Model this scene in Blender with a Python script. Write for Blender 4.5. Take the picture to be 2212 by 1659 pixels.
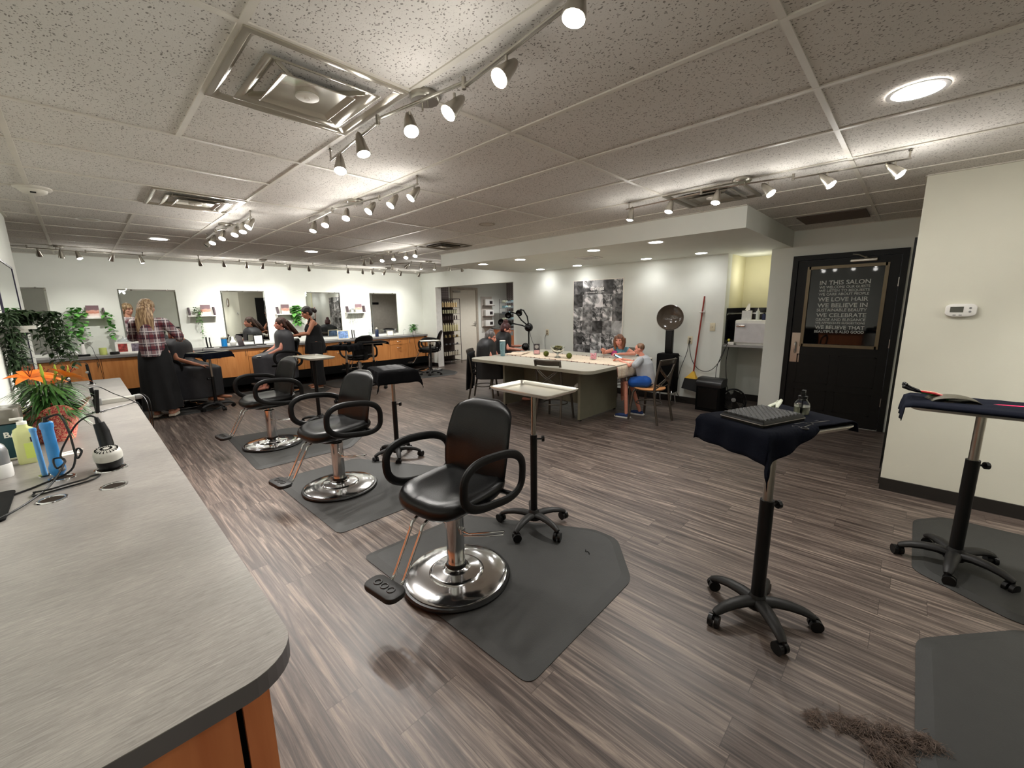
import bpy, bmesh, math, random
from mathutils import Vector, Matrix, Euler, noise as mnoise
from math import sin, cos, pi, radians, sqrt, atan2, hypot
for o in list(bpy.data.objects): bpy.data.objects.remove(o)
SC = bpy.context.scene
COL = SC.collection
V3 = Vector
# ---------------------------------------------------------------- camera
EYE = 1.53
F_PX, YAW, PITCH, ROLL = 892.99, 0.8004309, 0.1833726, -0.0150134
fw = V3((sin(YAW)*cos(PITCH), cos(YAW)*cos(PITCH), -sin(PITCH)))
rt = V3((cos(YAW), -sin(YAW), 0)); up = rt.cross(fw)
rt2 = rt*cos(ROLL)+up*sin(ROLL); up2 = -rt*sin(ROLL)+up*cos(ROLL)
cd = bpy.data.cameras.new('camera'); cam = bpy.data.objects.new('camera', cd); COL.objects.link(cam)
cd.sensor_fit = 'HORIZONTAL'; cd.sensor_width = 36.0; cd.lens = 36.0*F_PX/2212.0; cd.clip_start = 0.02; cd.clip_end = 100
cam.matrix_world = Matrix(((rt2.x, up2.x, -fw.x, 0), (rt2.y, up2.y, -fw.y, 0), (rt2.z, up2.z, -fw.z, EYE), (0, 0, 0, 1)))
SC.camera = cam
# ---------------------------------------------------------------- view + world
SC.view_settings.view_transform = 'Standard'; SC.view_settings.look = 'None'
SC.view_settings.gamma = 1.0; SC.view_settings.use_curve_mapping = False
SC.view_settings.exposure = 1.24
W = bpy.data.worlds.new('world'); SC.world = W; W.use_nodes = True
W.node_tree.nodes['Background'].inputs[0].default_value = (0.5, 0.5, 0.48, 1); W.node_tree.nodes['Background'].inputs[1].default_value = 0.02
try:
    SC.cycles.use_denoising = True; SC.cycles.max_bounces = 10; SC.cycles.diffuse_bounces = 5; SC.cycles.glossy_bounces = 5
    SC.cycles.transmission_bounces = 8; SC.cycles.sample_clamp_indirect = 6.0; SC.cycles.use_light_tree = True
    SC.cycles.caustics_reflective = False; SC.cycles.caustics_refractive = False
except Exception: pass
SPOT_W, GLOW_W, DOWN_W = 27.0, 1.6, 20.0
WARM = (1.0, 0.972, 0.92); NEUT = (1.0, 0.985, 0.97)

# ---------------------------------------------------------------- materials
def s2l(c):
    return tuple(((x/255.0)/12.92 if x/255.0 <= 0.04045 else ((x/255.0+0.055)/1.055)**2.4) for x in c)
MATS = {}
def nodes(name):
    m = bpy.data.materials.new(name); m.use_nodes = True
    nt = m.node_tree; b = nt.nodes['Principled BSDF']
    return m, nt, b
def mat(name, col, rough=0.5, metal=0.0, var=0.06, scale=12.0, bump=0.0, bscale=80.0, coat=0.0, trans=0.0, alpha=1.0, emit=0.0, ior=1.45, stretch=(1,1,1), sheen=0.0, spec=0.5, subsurf=0.0):
    if name in MATS: return MATS[name]
    m, nt, b = nodes(name); c = s2l(col)
    tc = nt.nodes.new('ShaderNodeTexCoord'); mp = nt.nodes.new('ShaderNodeMapping'); mp.inputs['Scale'].default_value = stretch
    nt.links.new(tc.outputs['Object'], mp.inputs[0])
    n = nt.nodes.new('ShaderNodeTexNoise'); n.inputs['Scale'].default_value = scale; n.inputs['Detail'].default_value = 3
    nt.links.new(mp.outputs[0], n.inputs['Vector'])
    r = nt.nodes.new('ShaderNodeMapRange'); r.inputs[1].default_value = 0.3; r.inputs[2].default_value = 0.7
    r.inputs[3].default_value = 1-var; r.inputs[4].default_value = 1+var
    nt.links.new(n.outputs[0], r.inputs[0])
    mx = nt.nodes.new('ShaderNodeVectorMath'); mx.operation = 'SCALE'; mx.inputs[0].default_value = c
    nt.links.new(r.outputs[0], mx.inputs['Scale']); nt.links.new(mx.outputs[0], b.inputs['Base Color'])
    b.inputs['Roughness'].default_value = rough; b.inputs['Metallic'].default_value = metal
    b.inputs['Specular IOR Level'].default_value = spec; b.inputs['IOR'].default_value = ior
    if coat: b.inputs['Coat Weight'].default_value = coat; b.inputs['Coat Roughness'].default_value = 0.15
    if trans: b.inputs['Transmission Weight'].default_value = trans
    if alpha < 1: b.inputs['Alpha'].default_value = alpha
    if emit: b.inputs['Emission Color'].default_value = (*c, 1); b.inputs['Emission Strength'].default_value = emit
    if sheen: b.inputs['Sheen Weight'].default_value = sheen
    if subsurf: b.inputs['Subsurface Weight'].default_value = subsurf; b.inputs['Subsurface Radius'].default_value = (0.012, 0.005, 0.003)
    if bump:
        n2 = nt.nodes.new('ShaderNodeTexNoise'); n2.inputs['Scale'].default_value = bscale; n2.inputs['Detail'].default_value = 4
        nt.links.new(mp.outputs[0], n2.inputs['Vector'])
        bp = nt.nodes.new('ShaderNodeBump'); bp.inputs['Strength'].default_value = bump; bp.inputs['Distance'].default_value = 0.01
        nt.links.new(n2.outputs[0], bp.inputs['Height']); nt.links.new(bp.outputs[0], b.inputs['Normal'])
    MATS[name] = m; return m
def math_n(nt, op, a, b=None, c=None):
    n = nt.nodes.new('ShaderNodeMath'); n.operation = op
    for i, x in enumerate((a, b, c)):
        if x is None: continue
        if isinstance(x, (int, float)): n.inputs[i].default_value = x
        else: nt.links.new(x, n.inputs[i])
    return n.outputs[0]
def ramp(nt, fac, stops):
    r = nt.nodes.new('ShaderNodeValToRGB'); nt.links.new(fac, r.inputs[0])
    e = r.color_ramp.elements
    while len(e) > 1: e.remove(e[-1])
    e[0].position = stops[0][0]; e[0].color = (*s2l(stops[0][1]), 1)
    for p, c in stops[1:]:
        x = e.new(p); x.color = (*s2l(c), 1)
    return r.outputs[0]
def sep(nt, vec):
    s = nt.nodes.new('ShaderNodeSeparateXYZ'); nt.links.new(vec, s.inputs[0]); return s.outputs
def mat_floor():
    m, nt, b = nodes('plank_vinyl'); tc = nt.nodes.new('ShaderNodeTexCoord'); xyz = sep(nt, tc.outputs['Object'])
    w = 0.15; L = 1.22
    row = math_n(nt, 'FLOOR', math_n(nt, 'DIVIDE', xyz[0], w))
    wn = nt.nodes.new('ShaderNodeTexWhiteNoise'); wn.noise_dimensions = '1D'; nt.links.new(row, wn.inputs['W'])
    ysh = math_n(nt, 'ADD', math_n(nt, 'DIVIDE', xyz[1], L), math_n(nt, 'MULTIPLY', wn.outputs[0], 7.3))
    idy = math_n(nt, 'FLOOR', ysh)
    cmb = nt.nodes.new('ShaderNodeCombineXYZ'); nt.links.new(row, cmb.inputs[0]); nt.links.new(idy, cmb.inputs[1])
    wn2 = nt.nodes.new('ShaderNodeTexWhiteNoise'); wn2.noise_dimensions = '2D'; nt.links.new(cmb.outputs[0], wn2.inputs['Vector'])
    # grain
    cv = nt.nodes.new('ShaderNodeCombineXYZ')
    nt.links.new(math_n(nt, 'ADD', math_n(nt, 'MULTIPLY', xyz[0], 38.0), math_n(nt, 'MULTIPLY', wn2.outputs[0], 40.0)), cv.inputs[0])
    nt.links.new(math_n(nt, 'MULTIPLY', xyz[1], 1.6), cv.inputs[1]); nt.links.new(math_n(nt, 'MULTIPLY', wn2.outputs[0], 90.0), cv.inputs[2])
    g = nt.nodes.new('ShaderNodeTexNoise'); g.inputs['Scale'].default_value = 1.0; g.inputs['Detail'].default_value = 7; g.inputs['Roughness'].default_value = 0.66; g.inputs['Distortion'].default_value = 0.9
    nt.links.new(cv.outputs[0], g.inputs['Vector'])
    f = math_n(nt, 'ADD', math_n(nt, 'MULTIPLY', math_n(nt, 'SUBTRACT', g.outputs[0], 0.5), 2.1), math_n(nt, 'MULTIPLY', wn2.outputs[0], 0.10))
    f = math_n(nt, 'ADD', f, 0.47)
    col = ramp(nt, f, [(0.08, (42, 35, 32)), (0.38, (68, 58, 53)), (0.6, (93, 82, 75)), (0.9, (132, 118, 107))])
    # seams
    fx = math_n(nt, 'FRACT', math_n(nt, 'DIVIDE', xyz[0], w)); ex = math_n(nt, 'LESS_THAN', math_n(nt, 'MINIMUM', fx, math_n(nt, 'SUBTRACT', 1.0, fx)), 0.008)
    fy = math_n(nt, 'FRACT', ysh); ey = math_n(nt, 'LESS_THAN', math_n(nt, 'MINIMUM', fy, math_n(nt, 'SUBTRACT', 1.0, fy)), 0.0012)
    e = math_n(nt, 'MAXIMUM', ex, ey)
    mx = nt.nodes.new('ShaderNodeMix'); mx.data_type = 'RGBA'; nt.links.new(math_n(nt, 'MULTIPLY', e, 0.6), mx.inputs[0]); nt.links.new(col, mx.inputs[6]); mx.inputs[7].default_value = (*s2l((38, 31, 28)), 1)
    nt.links.new(mx.outputs[2], b.inputs['Base Color'])
    nt.links.new(math_n(nt, 'ADD', math_n(nt, 'MULTIPLY', g.outputs[0], 0.14), 0.34), b.inputs['Roughness'])
    bp = nt.nodes.new('ShaderNodeBump'); bp.inputs['Strength'].default_value = 0.12; bp.inputs['Distance'].default_value = 0.004
    nt.links.new(g.outputs[0], bp.inputs['Height']); nt.links.new(bp.outputs[0], b.inputs['Normal'])
    b.inputs['Specular IOR Level'].default_value = 0.36
    return m
def mat_ceiling():
    m, nt, b = nodes('acoustic_tile'); tc = nt.nodes.new('ShaderNodeTexCoord')
    mp = nt.nodes.new('ShaderNodeMapping'); mp.inputs['Scale'].default_value = (1.0, 0.8, 1); nt.links.new(tc.outputs['Object'], mp.inputs[0])
    n0 = nt.nodes.new('ShaderNodeTexNoise'); n0.inputs['Scale'].default_value = 30; nt.links.new(mp.outputs[0], n0.inputs['Vector'])
    ad = nt.nodes.new('ShaderNodeVectorMath'); ad.operation = 'MULTIPLY_ADD'; nt.links.new(n0.outputs['Color'], ad.inputs[0]); ad.inputs[1].default_value = (0.03, 0.03, 0); nt.links.new(mp.outputs[0], ad.inputs[2])
    v = nt.nodes.new('ShaderNodeTexVoronoi'); v.inputs['Scale'].default_value = 120; nt.links.new(ad.outputs[0], v.inputs['Vector'])
    v2 = nt.nodes.new('ShaderNodeTexVoronoi'); v2.inputs['Scale'].default_value = 340; nt.links.new(ad.outputs[0], v2.inputs['Vector'])
    wn = sep(nt, v.outputs['Color'])
    d1 = math_n(nt, 'MULTIPLY', math_n(nt, 'LESS_THAN', v.outputs['Distance'], math_n(nt, 'MULTIPLY', wn[0], 0.42)), 0.95)
    wn3 = sep(nt, v2.outputs['Color'])
    d2 = math_n(nt, 'MULTIPLY', math_n(nt, 'LESS_THAN', v2.outputs['Distance'], math_n(nt, 'MULTIPLY', wn3[0], 0.34)), 0.35)
    d = math_n(nt, 'MAXIMUM', d1, d2)
    n = nt.nodes.new('ShaderNodeTexNoise'); n.inputs['Scale'].default_value = 1.7; nt.links.new(tc.outputs['Object'], n.inputs['Vector'])
    base = ramp(nt, n.outputs[0], [(0.3, (206, 202, 195)), (0.7, (214, 210, 204))])
    mx = nt.nodes.new('ShaderNodeMix'); mx.data_type = 'RGBA'; nt.links.new(math_n(nt, 'MULTIPLY', d, 0.75), mx.inputs[0]); nt.links.new(base, mx.inputs[6]); mx.inputs[7].default_value = (*s2l((84, 78, 70)), 1)
    nt.links.new(mx.outputs[2], b.inputs['Base Color']); b.inputs['Roughness'].default_value = 0.95
    b.inputs['Specular IOR Level'].default_value = 0.1
    return m
def mat_wood(name, c1, c2, rough=0.35, axis=2, sc=1.0):
    if name in MATS: return MATS[name]
    m, nt, b = nodes(name); tc = nt.nodes.new('ShaderNodeTexCoord'); mp = nt.nodes.new('ShaderNodeMapping')
    s = [14*sc, 14*sc, 14*sc]; s[axis] = 1.1*sc; mp.inputs['Scale'].default_value = s
    nt.links.new(tc.outputs['Object'], mp.inputs[0])
    g = nt.nodes.new('ShaderNodeTexNoise'); g.inputs['Scale'].default_value = 1.6; g.inputs['Detail'].default_value = 6; g.inputs['Distortion'].default_value = 0.8
    nt.links.new(mp.outputs[0], g.inputs['Vector'])
    nt.links.new(ramp(nt, g.outputs[0], [(0.3, c1), (0.7, c2)]), b.inputs['Base Color']); b.inputs['Roughness'].default_value = rough
    MATS[name] = m; return m
def mat_counter():
    m, nt, b = nodes('grey_laminate'); tc = nt.nodes.new('ShaderNodeTexCoord'); mp = nt.nodes.new('ShaderNodeMapping')
    mp.inputs['Scale'].default_value = (9, 90, 30); mp.inputs['Rotation'].default_value = (0, 0, 0.35)
    nt.links.new(tc.outputs['Object'], mp.inputs[0])
    g = nt.nodes.new('ShaderNodeTexNoise'); g.inputs['Scale'].default_value = 2.2; g.inputs['Detail'].default_value = 8; g.inputs['Roughness'].default_value = 0.7; g.inputs['Distortion'].default_value = 1.2
    nt.links.new(mp.outputs[0], g.inputs['Vector'])
    g2 = nt.nodes.new('ShaderNodeTexNoise'); g2.inputs['Scale'].default_value = 5; g2.inputs['Detail'].default_value = 3; nt.links.new(tc.outputs['Object'], g2.inputs['Vector'])
    f = math_n(nt, 'ADD', math_n(nt, 'MULTIPLY', g.outputs[0], 0.75), math_n(nt, 'MULTIPLY', g2.outputs[0], 0.25))
    nt.links.new(ramp(nt, f, [(0.35, (112, 107, 103)), (0.5, (132, 127, 122)), (0.66, (156, 151, 144))]), b.inputs['Base Color'])
    b.inputs['Roughness'].default_value = 0.33
    bp = nt.nodes.new('ShaderNodeBump'); bp.inputs['Strength'].default_value = 0.1; bp.inputs['Distance'].default_value = 0.002; nt.links.new(g.outputs[0], bp.inputs['Height']); nt.links.new(bp.outputs[0], b.inputs['Normal'])
    return m
M_FLOOR = mat_floor(); M_CEIL = mat_ceiling(); M_CTR = mat_counter()
M_WALL = mat('wall_paint', (222, 224, 216), 0.75, var=0.02, scale=3, bump=0.05, bscale=240)
M_BEIGE = mat('beige_paint', (210, 208, 192), 0.75, var=0.02, scale=3, bump=0.08, bscale=220)
M_CREAM = mat('cream_paint', (216, 211, 178), 0.75, var=0.02, scale=3)
M_TBAR = mat('grid_metal', (206, 201, 190), 0.5, var=0.03)
M_BASE = mat('vinyl_base', (34, 31, 28), 0.45)
M_MAPLE = mat_wood('maple', (186, 118, 62), (206, 140, 80), 0.4, 2)
M_CHERRY = mat_wood('cherry', (174, 98, 58), (198, 122, 76), 0.38, 2)
M_CHROME = mat('chrome', (205, 205, 205), 0.12, 1.0, var=0.02)
M_STEEL = mat('brushed_nickel', (170, 165, 155), 0.3, 1.0, var=0.05)
M_DSTEEL = mat('bronze_steel', (92, 86, 78), 0.36, 0.65)
M_BLACK = mat('black_plastic', (10, 10, 10), 0.38, spec=.35)
M_BLKM = mat('matte_black', (7, 7, 7), 0.8, spec=.15)
M_CHAR = mat('charcoal_plastic', (28, 27, 26), 0.5, bump=0.05, spec=.3)
M_VINYL = mat('black_vinyl', (9, 9, 9), 0.3, var=0.1, bump=0.08, bscale=160, coat=0.0, spec=0.28)
M_ARM = mat('armrest_plastic', (14, 14, 14), 0.45, bump=0.1, bscale=300, spec=0.25)
M_MATR = mat('rubber_mat', (38, 38, 36), 0.62, var=0.08, bump=0.15, bscale=200)
M_WHITE = mat('white_plastic', (228, 226, 220), 0.4)
M_PAPER = mat('paper', (235, 230, 220), 0.7)
M_NAVY = mat('navy_towel', (15, 18, 28), 0.95, bump=0.5, bscale=500, spec=.1)
M_BLKT = mat('black_towel', (12, 12, 14), 0.95, bump=0.5, bscale=500, spec=.1)
M_GLASS = mat('clear_glass', (245, 250, 248), 0.03, trans=1.0, var=0.0)
M_THIN = mat('thin_glass', (225, 232, 230), 0.06, alpha=0.22, var=0.0)
M_MIRR = mat('mirror_silver', (235, 238, 236), 0.01, 1.0, var=0.0)
M_TRAY = mat('tray_metal', (205, 202, 190), 0.32, 0.85, var=0.06)
M_LEAF = mat('green_leaf', (86, 150, 62), 0.45, var=0.35, scale=30)
M_DLEAF = mat('dark_leaf', (52, 74, 44), 0.4, var=0.4, scale=40)
M_GRAY = mat('grey_plastic', (130, 130, 128), 0.45)
M_TABLE = mat('table_laminate', (186, 182, 168), 0.4, var=0.04)
M_PANEL = mat('sage_panel', (128, 126, 108), 0.6, var=0.04, bump=0.05)
def emis(name, col, st):
    m, nt, b = nodes(name); b.inputs['Base Color'].default_value = (*col, 1); b.inputs['Emission Color'].default_value = (*col, 1); b.inputs['Emission Strength'].default_value = st
    return m
M_BULB = emis('lit_bulb', WARM, 60.0); M_DOWN = emis('lit_downlight', NEUT, 14.0)

# ---------------------------------------------------------------- mesh builder
def T(x=0, y=0, z=0): return Matrix.Translation((x, y, z))
def RZ(a): return Matrix.Rotation(a, 4, 'Z')
def RX(a): return Matrix.Rotation(a, 4, 'X')
def RY(a): return Matrix.Rotation(a, 4, 'Y')
def SCL(x, y, z): return Matrix.Diagonal((x, y, z, 1))
def aim(p, d, up_=V3((0, 0, 1))):
    "matrix with local +Z along d"
    d = V3(d).normalized(); u = up_ if abs(d.dot(up_)) < 0.98 else V3((1, 0, 0))
    x = u.cross(d).normalized(); y = d.cross(x)
    return Matrix(((x.x, y.x, d.x, p[0]), (x.y, y.y, d.y, p[1]), (x.z, y.z, d.z, p[2]), (0, 0, 0, 1)))
def rrect(w, h, r, n=5, cx=0, cy=0):
    pts = []
    for qx, qy, a0 in ((1, 1, 0), (-1, 1, pi/2), (-1, -1, pi), (1, -1, 1.5*pi)):
        for i in range(n+1):
            a = a0+i*pi/2/n; pts.append((cx+qx*(w/2-r)+r*cos(a), cy+qy*(h/2-r)+r*sin(a)))
    return pts
def circ(r, n=24, ry=None, cx=0, cy=0): return [(cx+r*cos(2*pi*i/n), cy+(ry or r)*sin(2*pi*i/n)) for i in range(n)]
class MB:
    def __init__(s): s.v = []; s.f = []; s.mi = []; s.M = Matrix.Identity(4); s.cur = 0
    def add(s, vs, fs, M=None):
        k = len(s.v); MM = s.M @ M if M is not None else s.M
        s.v += [tuple(MM @ V3(v)) for v in vs]; s.f += [tuple(k+i for i in f) for f in fs]; s.mi += [s.cur]*len(fs); return s
    def loft(s, rings, M=None, closed=True, cap=(True, True)):
        n = len(rings[0]); vs = [p for r in rings for p in r]; fs = []
        for i in range(len(rings)-1):
            for j in range(n if closed else n-1):
                a, b = i*n+j, i*n+(j+1) % n; fs.append((a, b, b+n, a+n))
        if closed and cap[0]: fs.append(tuple(range(n))[::-1])
        if closed and cap[1]: fs.append(tuple(range((len(rings)-1)*n, len(rings)*n)))
        return s.add(vs, fs, M)
    def box(s, c, d, M=None):
        x, y, z = (a/2 for a in d)
        vs = [(c[0]+i*x, c[1]+j*y, c[2]+k*z) for i in (-1, 1) for j in (-1, 1) for k in (-1, 1)]
        return s.add(vs, [(0, 1, 3, 2), (4, 6, 7, 5), (0, 4, 5, 1), (2, 3, 7, 6), (0, 2, 6, 4), (1, 5, 7, 3)], M)
    def bb(s, x0, x1, y0, y1, z0, z1, M=None): return s.box(((x0+x1)/2, (y0+y1)/2, (z0+z1)/2), (abs(x1-x0), abs(y1-y0), abs(z1-z0)), M)
    def prism(s, out, z0, z1, bev=0.0, M=None):
        cx = sum(p[0] for p in out)/len(out); cy = sum(p[1] for p in out)/len(out)
        R = max(hypot(p[0]-cx, p[1]-cy) for p in out)
        def sc(k, z): return [(cx+(p[0]-cx)*k, cy+(p[1]-cy)*k, z) for p in out]
        if bev: k = 1-bev/R; return s.loft([sc(k, z0), sc(1-(1-k)*.3, z0+bev*.3), sc(1, z0+bev), sc(1, z1-bev), sc(1-(1-k)*.3, z1-bev*.3), sc(k, z1)], M)
        return s.loft([sc(1, z0), sc(1, z1)], M)
    def rbox(s, c, d, r=0.01, bev=None, M=None):
        return s.prism(rrect(d[0], d[1], min(r, d[0]/2.01, d[1]/2.01), 4, c[0], c[1]), c[2]-d[2]/2, c[2]+d[2]/2, min(r, d[2]/2.01) if bev is None else bev, M)
    def lathe(s, prof, n=24, M=None, cap=(True, True)):
        return s.loft([[(r*cos(2*pi*i/n), r*sin(2*pi*i/n), z) for i in range(n)] for r, z in prof], M, cap=cap)
    def cyl(s, p0, p1, r, n=14, r1=None):
        d = V3(p1)-V3(p0); return s.lathe([(r, 0), (r1 if r1 is not None else r, d.length)], n, aim(p0, d))
    def ball(s, c, r, M=None, nu=14, nv=9):
        if isinstance(r, (int, float)): r = (r, r, r)
        rings = []
        for i in range(nv+1):
            a = -pi/2+pi*i/nv; rr = max(cos(a), 0.02); rings.append([(c[0]+r[0]*rr*cos(2*pi*j/nu), c[1]+r[1]*rr*sin(2*pi*j/nu), c[2]+r[2]*sin(a)) for j in range(nu)])
        return s.loft(rings, M)
    def tube(s, pts, rad, n=10, sec=None, closed=False, cap=True, upv=V3((0, 0, 1)), M=None):
        pts = [V3(p) for p in pts]; m = len(pts); rad = [rad]*m if isinstance(rad, (int, float)) else rad
        tg = []
        for i in range(m):
            a = pts[(i-1) % m] if (closed or i > 0) else pts[i]; b = pts[(i+1) % m] if (closed or i < m-1) else pts[i]
            t = (b-a); tg.append(t.normalized() if t.length > 1e-9 else V3((0, 0, 1)))
        u = upv if abs(tg[0].dot(upv)) < 0.95 else V3((1, 0, 0)); x = u.cross(tg[0]).normalized(); rings = []
        for i in range(m):
            x = (x - tg[i]*x.dot(tg[i])); x = x.normalized() if x.length > 1e-6 else tg[i].orthogonal().normalized(); y = tg[i].cross(x)
            sx, sy = sec if sec else (1, 1)
            rings.append([tuple(pts[i]+x*(rad[i]*sx*cos(2*pi*j/n))+y*(rad[i]*sy*sin(2*pi*j/n))) for j in range(n)])
        if closed: rings.append(rings[0])
        return s.loft(rings, M, cap=(cap and not closed, cap and not closed))
    def torus(s, c, R, r, n=28, k=8, M=None):
        MM = (M @ T(*c)) if M is not None else T(*c)
        return s.tube([(R*cos(2*pi*i/n), R*sin(2*pi*i/n), 0) for i in range(n)], r, k, closed=True, M=MM)
    def sheet(s, fn, nu, nv, M=None):
        vs = [tuple(fn(i/nu, j/nv)) for i in range(nu+1) for j in range(nv+1)]
        return s.add(vs, [(i*(nv+1)+j, i*(nv+1)+j+1, (i+1)*(nv+1)+j+1, (i+1)*(nv+1)+j) for i in range(nu) for j in range(nv)], M)
    def leaf(s, p, d, L, w, droop=0.3, nrm=V3((0, 0, 1)), cup=0.15):
        d = V3(d).normalized(); p = V3(p); sd = d.cross(nrm)
        if sd.length < 0.05: sd = d.orthogonal()
        sd.normalize(); u = sd.cross(d); vs = [tuple(p)]; k = 4
        for i in range(1, k):
            t = i/k; c = p+d*(L*t)-V3((0, 0, 1))*(droop*L*t*t); ww = w*0.5*sin(pi*t**0.8)
            vs += [tuple(c-sd*ww+u*cup*ww), tuple(c), tuple(c+sd*ww+u*cup*ww)]
        vs.append(tuple(p+d*L-V3((0, 0, 1))*(droop*L))); fs = [(0, 1, 2), (0, 2, 3)]
        for i in range(k-2):
            a = 1+3*i; fs += [(a, a+3, a+4, a+1), (a+1, a+4, a+5, a+2)]
        a = 1+3*(k-2); e = len(vs)-1; fs += [(a, e, a+1), (a+1, e, a+2)]
        return s.add(vs, fs)
    def build(s, name, m=None, parent=None, smooth=True, angle=38, loc=None):
        me = bpy.data.meshes.new(name); me.from_pydata(s.v, [], s.f)
        ms = m if isinstance(m, (list, tuple)) else [m]
        for x in ms: me.materials.append(x)
        if len(ms) > 1: me.polygons.foreach_set('material_index', s.mi)
        me.update()
        bm = bmesh.new(); bm.from_mesh(me); bmesh.ops.recalc_face_normals(bm, faces=bm.faces); bm.to_mesh(me); bm.free()
        if smooth:
            me.shade_smooth()
            try: me.set_sharp_from_angle(angle=radians(angle))
            except Exception: pass
        o = bpy.data.objects.new(name, me); COL.objects.link(o)
        if parent is not None: o.parent = parent
        if loc is not None: o.location = loc
        return o
def tag(o, label=None, cat=None, group=None, kind=None):
    if label: o['label'] = label
    if cat: o['category'] = cat
    if group: o['group'] = group
    if kind: o['kind'] = kind
    return o
def thing(name, label, cat, loc=(0, 0, 0), rz=0.0, group=None):
    o = bpy.data.objects.new(name, None); COL.objects.link(o); o.location = loc; o.rotation_euler = (0, 0, rz); o.empty_display_size = 0.1
    return tag(o, label, cat, group)
def struct(name, mb, m, parent=None, smooth=False):
    o = mb.build(name, m, parent, smooth=smooth)
    o['kind'] = 'structure'; return o
KIDS = {}
def copy_tree(o, parent=None):
    c = o.copy(); COL.objects.link(c); c.parent = parent
    for ch in [x for x in ALLK.get(o.name, [])]: copy_tree(ch, c)
    return c
ALLK = {}
def index_children(o):
    ALLK[o.name] = list(o.children)
    for ch in o.children: index_children(ch)
def dup(proto, loc, rz, label, group=None):
    index_children(proto); c = copy_tree(proto); c.location = loc; c.rotation_euler = (0, 0, rz); c['label'] = label
    if group: c['group'] = group
    return c
def text_obj(name, body, size, M, m, parent=None, depth=0.0008, align='LEFT', sx=1.0, bold=0.0, shear=0.0, fit=0):
    cu = bpy.data.curves.new(name, 'FONT'); cu.body = body; cu.size = size; cu.extrude = depth; cu.align_x = align; cu.offset = bold; cu.shear = shear
    cu.materials.append(m); o = bpy.data.objects.new(name, cu); COL.objects.link(o)
    if parent is not None: o.parent = parent
    bpy.context.view_layer.update(); me = bpy.data.meshes.new_from_object(o); bpy.data.objects.remove(o)
    o = bpy.data.objects.new(name, me); COL.objects.link(o)
    if parent is not None: o.parent = parent
    if fit:
        xs = [v.co.x for v in me.vertices]; k = fit/max(1e-4, max(xs)-min(xs))
        for v in me.vertices: v.co.x = (v.co.x-min(xs))*k
    o.matrix_local = M
    return o
def light(kind, loc, power, col=WARM, size=0.03, d=None, angle=100, blend=0.8, parent=None, name='light'):
    l = bpy.data.lights.new(name, kind); l.energy = power; l.color = col; l.shadow_soft_size = size
    if kind == 'SPOT': l.spot_size = radians(angle); l.spot_blend = blend
    o = bpy.data.objects.new(name, l); COL.objects.link(o)
    if parent is not None: o.parent = parent
    if d is not None: o.matrix_local = aim(loc, -V3(d))
    else: o.location = loc
    return o
# ================================================================ ROOM
H = 2.43; XW = 6.48; YB = 9.6
b = MB(); b.bb(-2.6, 10.0, -4.1, 9.7, -0.06, 0); struct('floor', b, M_FLOOR)
b = MB(); b.bb(-2.6, 10.0, -4.1, 9.7, H, H+0.06); ceil = struct('ceiling', b, M_CEIL)
# grid of the suspended ceiling
g = MB(); w = 0.024; x0, y0, TX, TY = 0.49, 0.418, 0.6096, 1.2192
def gx(x, ya, yb): g.bb(x-w/2, x+w/2, ya, yb, H-0.006, H+0.004)
def gy(y, xa, xb): g.bb(xa, xb, y-w/2, y+w/2, H-0.0055, H+0.004)
for i in range(1, 10):
    x = x0+i*TX
    if x < XW: gx(x, -4, (YB if x < 4.4 else (1.24 if x > 4.45 else YB)))
for i in range(-5, 1):
    x = x0+i*TX; gx(x, -4, y0+2*TY)
gx(x0-TX, y0+2*TY, YB); gx(x0, 5.3, YB)
for j in range(-4, 8):
    y = y0+j*TY; gy(y, x0+TX if j > 2 else -2.5, XW if y < 1.24 else (4.44 if y < 6 else XW))
y = y0+2*TY+TX
while y < YB: gy(y, -2.5, x0+TX); y += TX
gy(y0+1.5*TY, x0, x0+TX)
for a in ((-0.35, -0.33), (XW-0.02, XW)): g.bb(a[0], a[1], -4, 6.2 if a[0] < 0 else 1.24, H-0.006, H)
g.bb(-2.5, XW, YB-0.02, YB, H-0.006, H); g.bb(4.44, XW, 0.05, 0.07, H-0.006, H); g.bb(4.42, 4.44, -4, 0.06, H-0.006, H)
g.bb(4.415, 4.44, 1.24, 5.96, H-0.006, H)
struct('trim_1', g, M_TBAR)
# walls
b = MB(); b.bb(-2.6, 9.9, YB, YB+0.12, 0, H); struct('wall_back', b, M_WALL)
b = MB(); b.bb(-2.6, -0.35, -4.1, 6.22, 0, H); struct('wall_left', b, M_WALL)  # made a deep block so the end mirror reflects a pale lit face
b = MB(); b.bb(-2.7, -2.6, -4.1, YB, 0, H); struct('wall_far_left', b, M_WALL)
b = MB(); b.bb(-2.6, 6.6, -4.2, -4.1, 0, H); struct('wall_rear', b, M_WALL)
b = MB(); b.bb(4.44, 4.56, -4.1, 0.06, 0, H); struct('wall_right', b, M_BEIGE)
b = MB(); b.bb(4.56, 6.7, -0.06, 0.06, 0, H); struct('wall_alcove', b, M_BEIGE)
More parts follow.
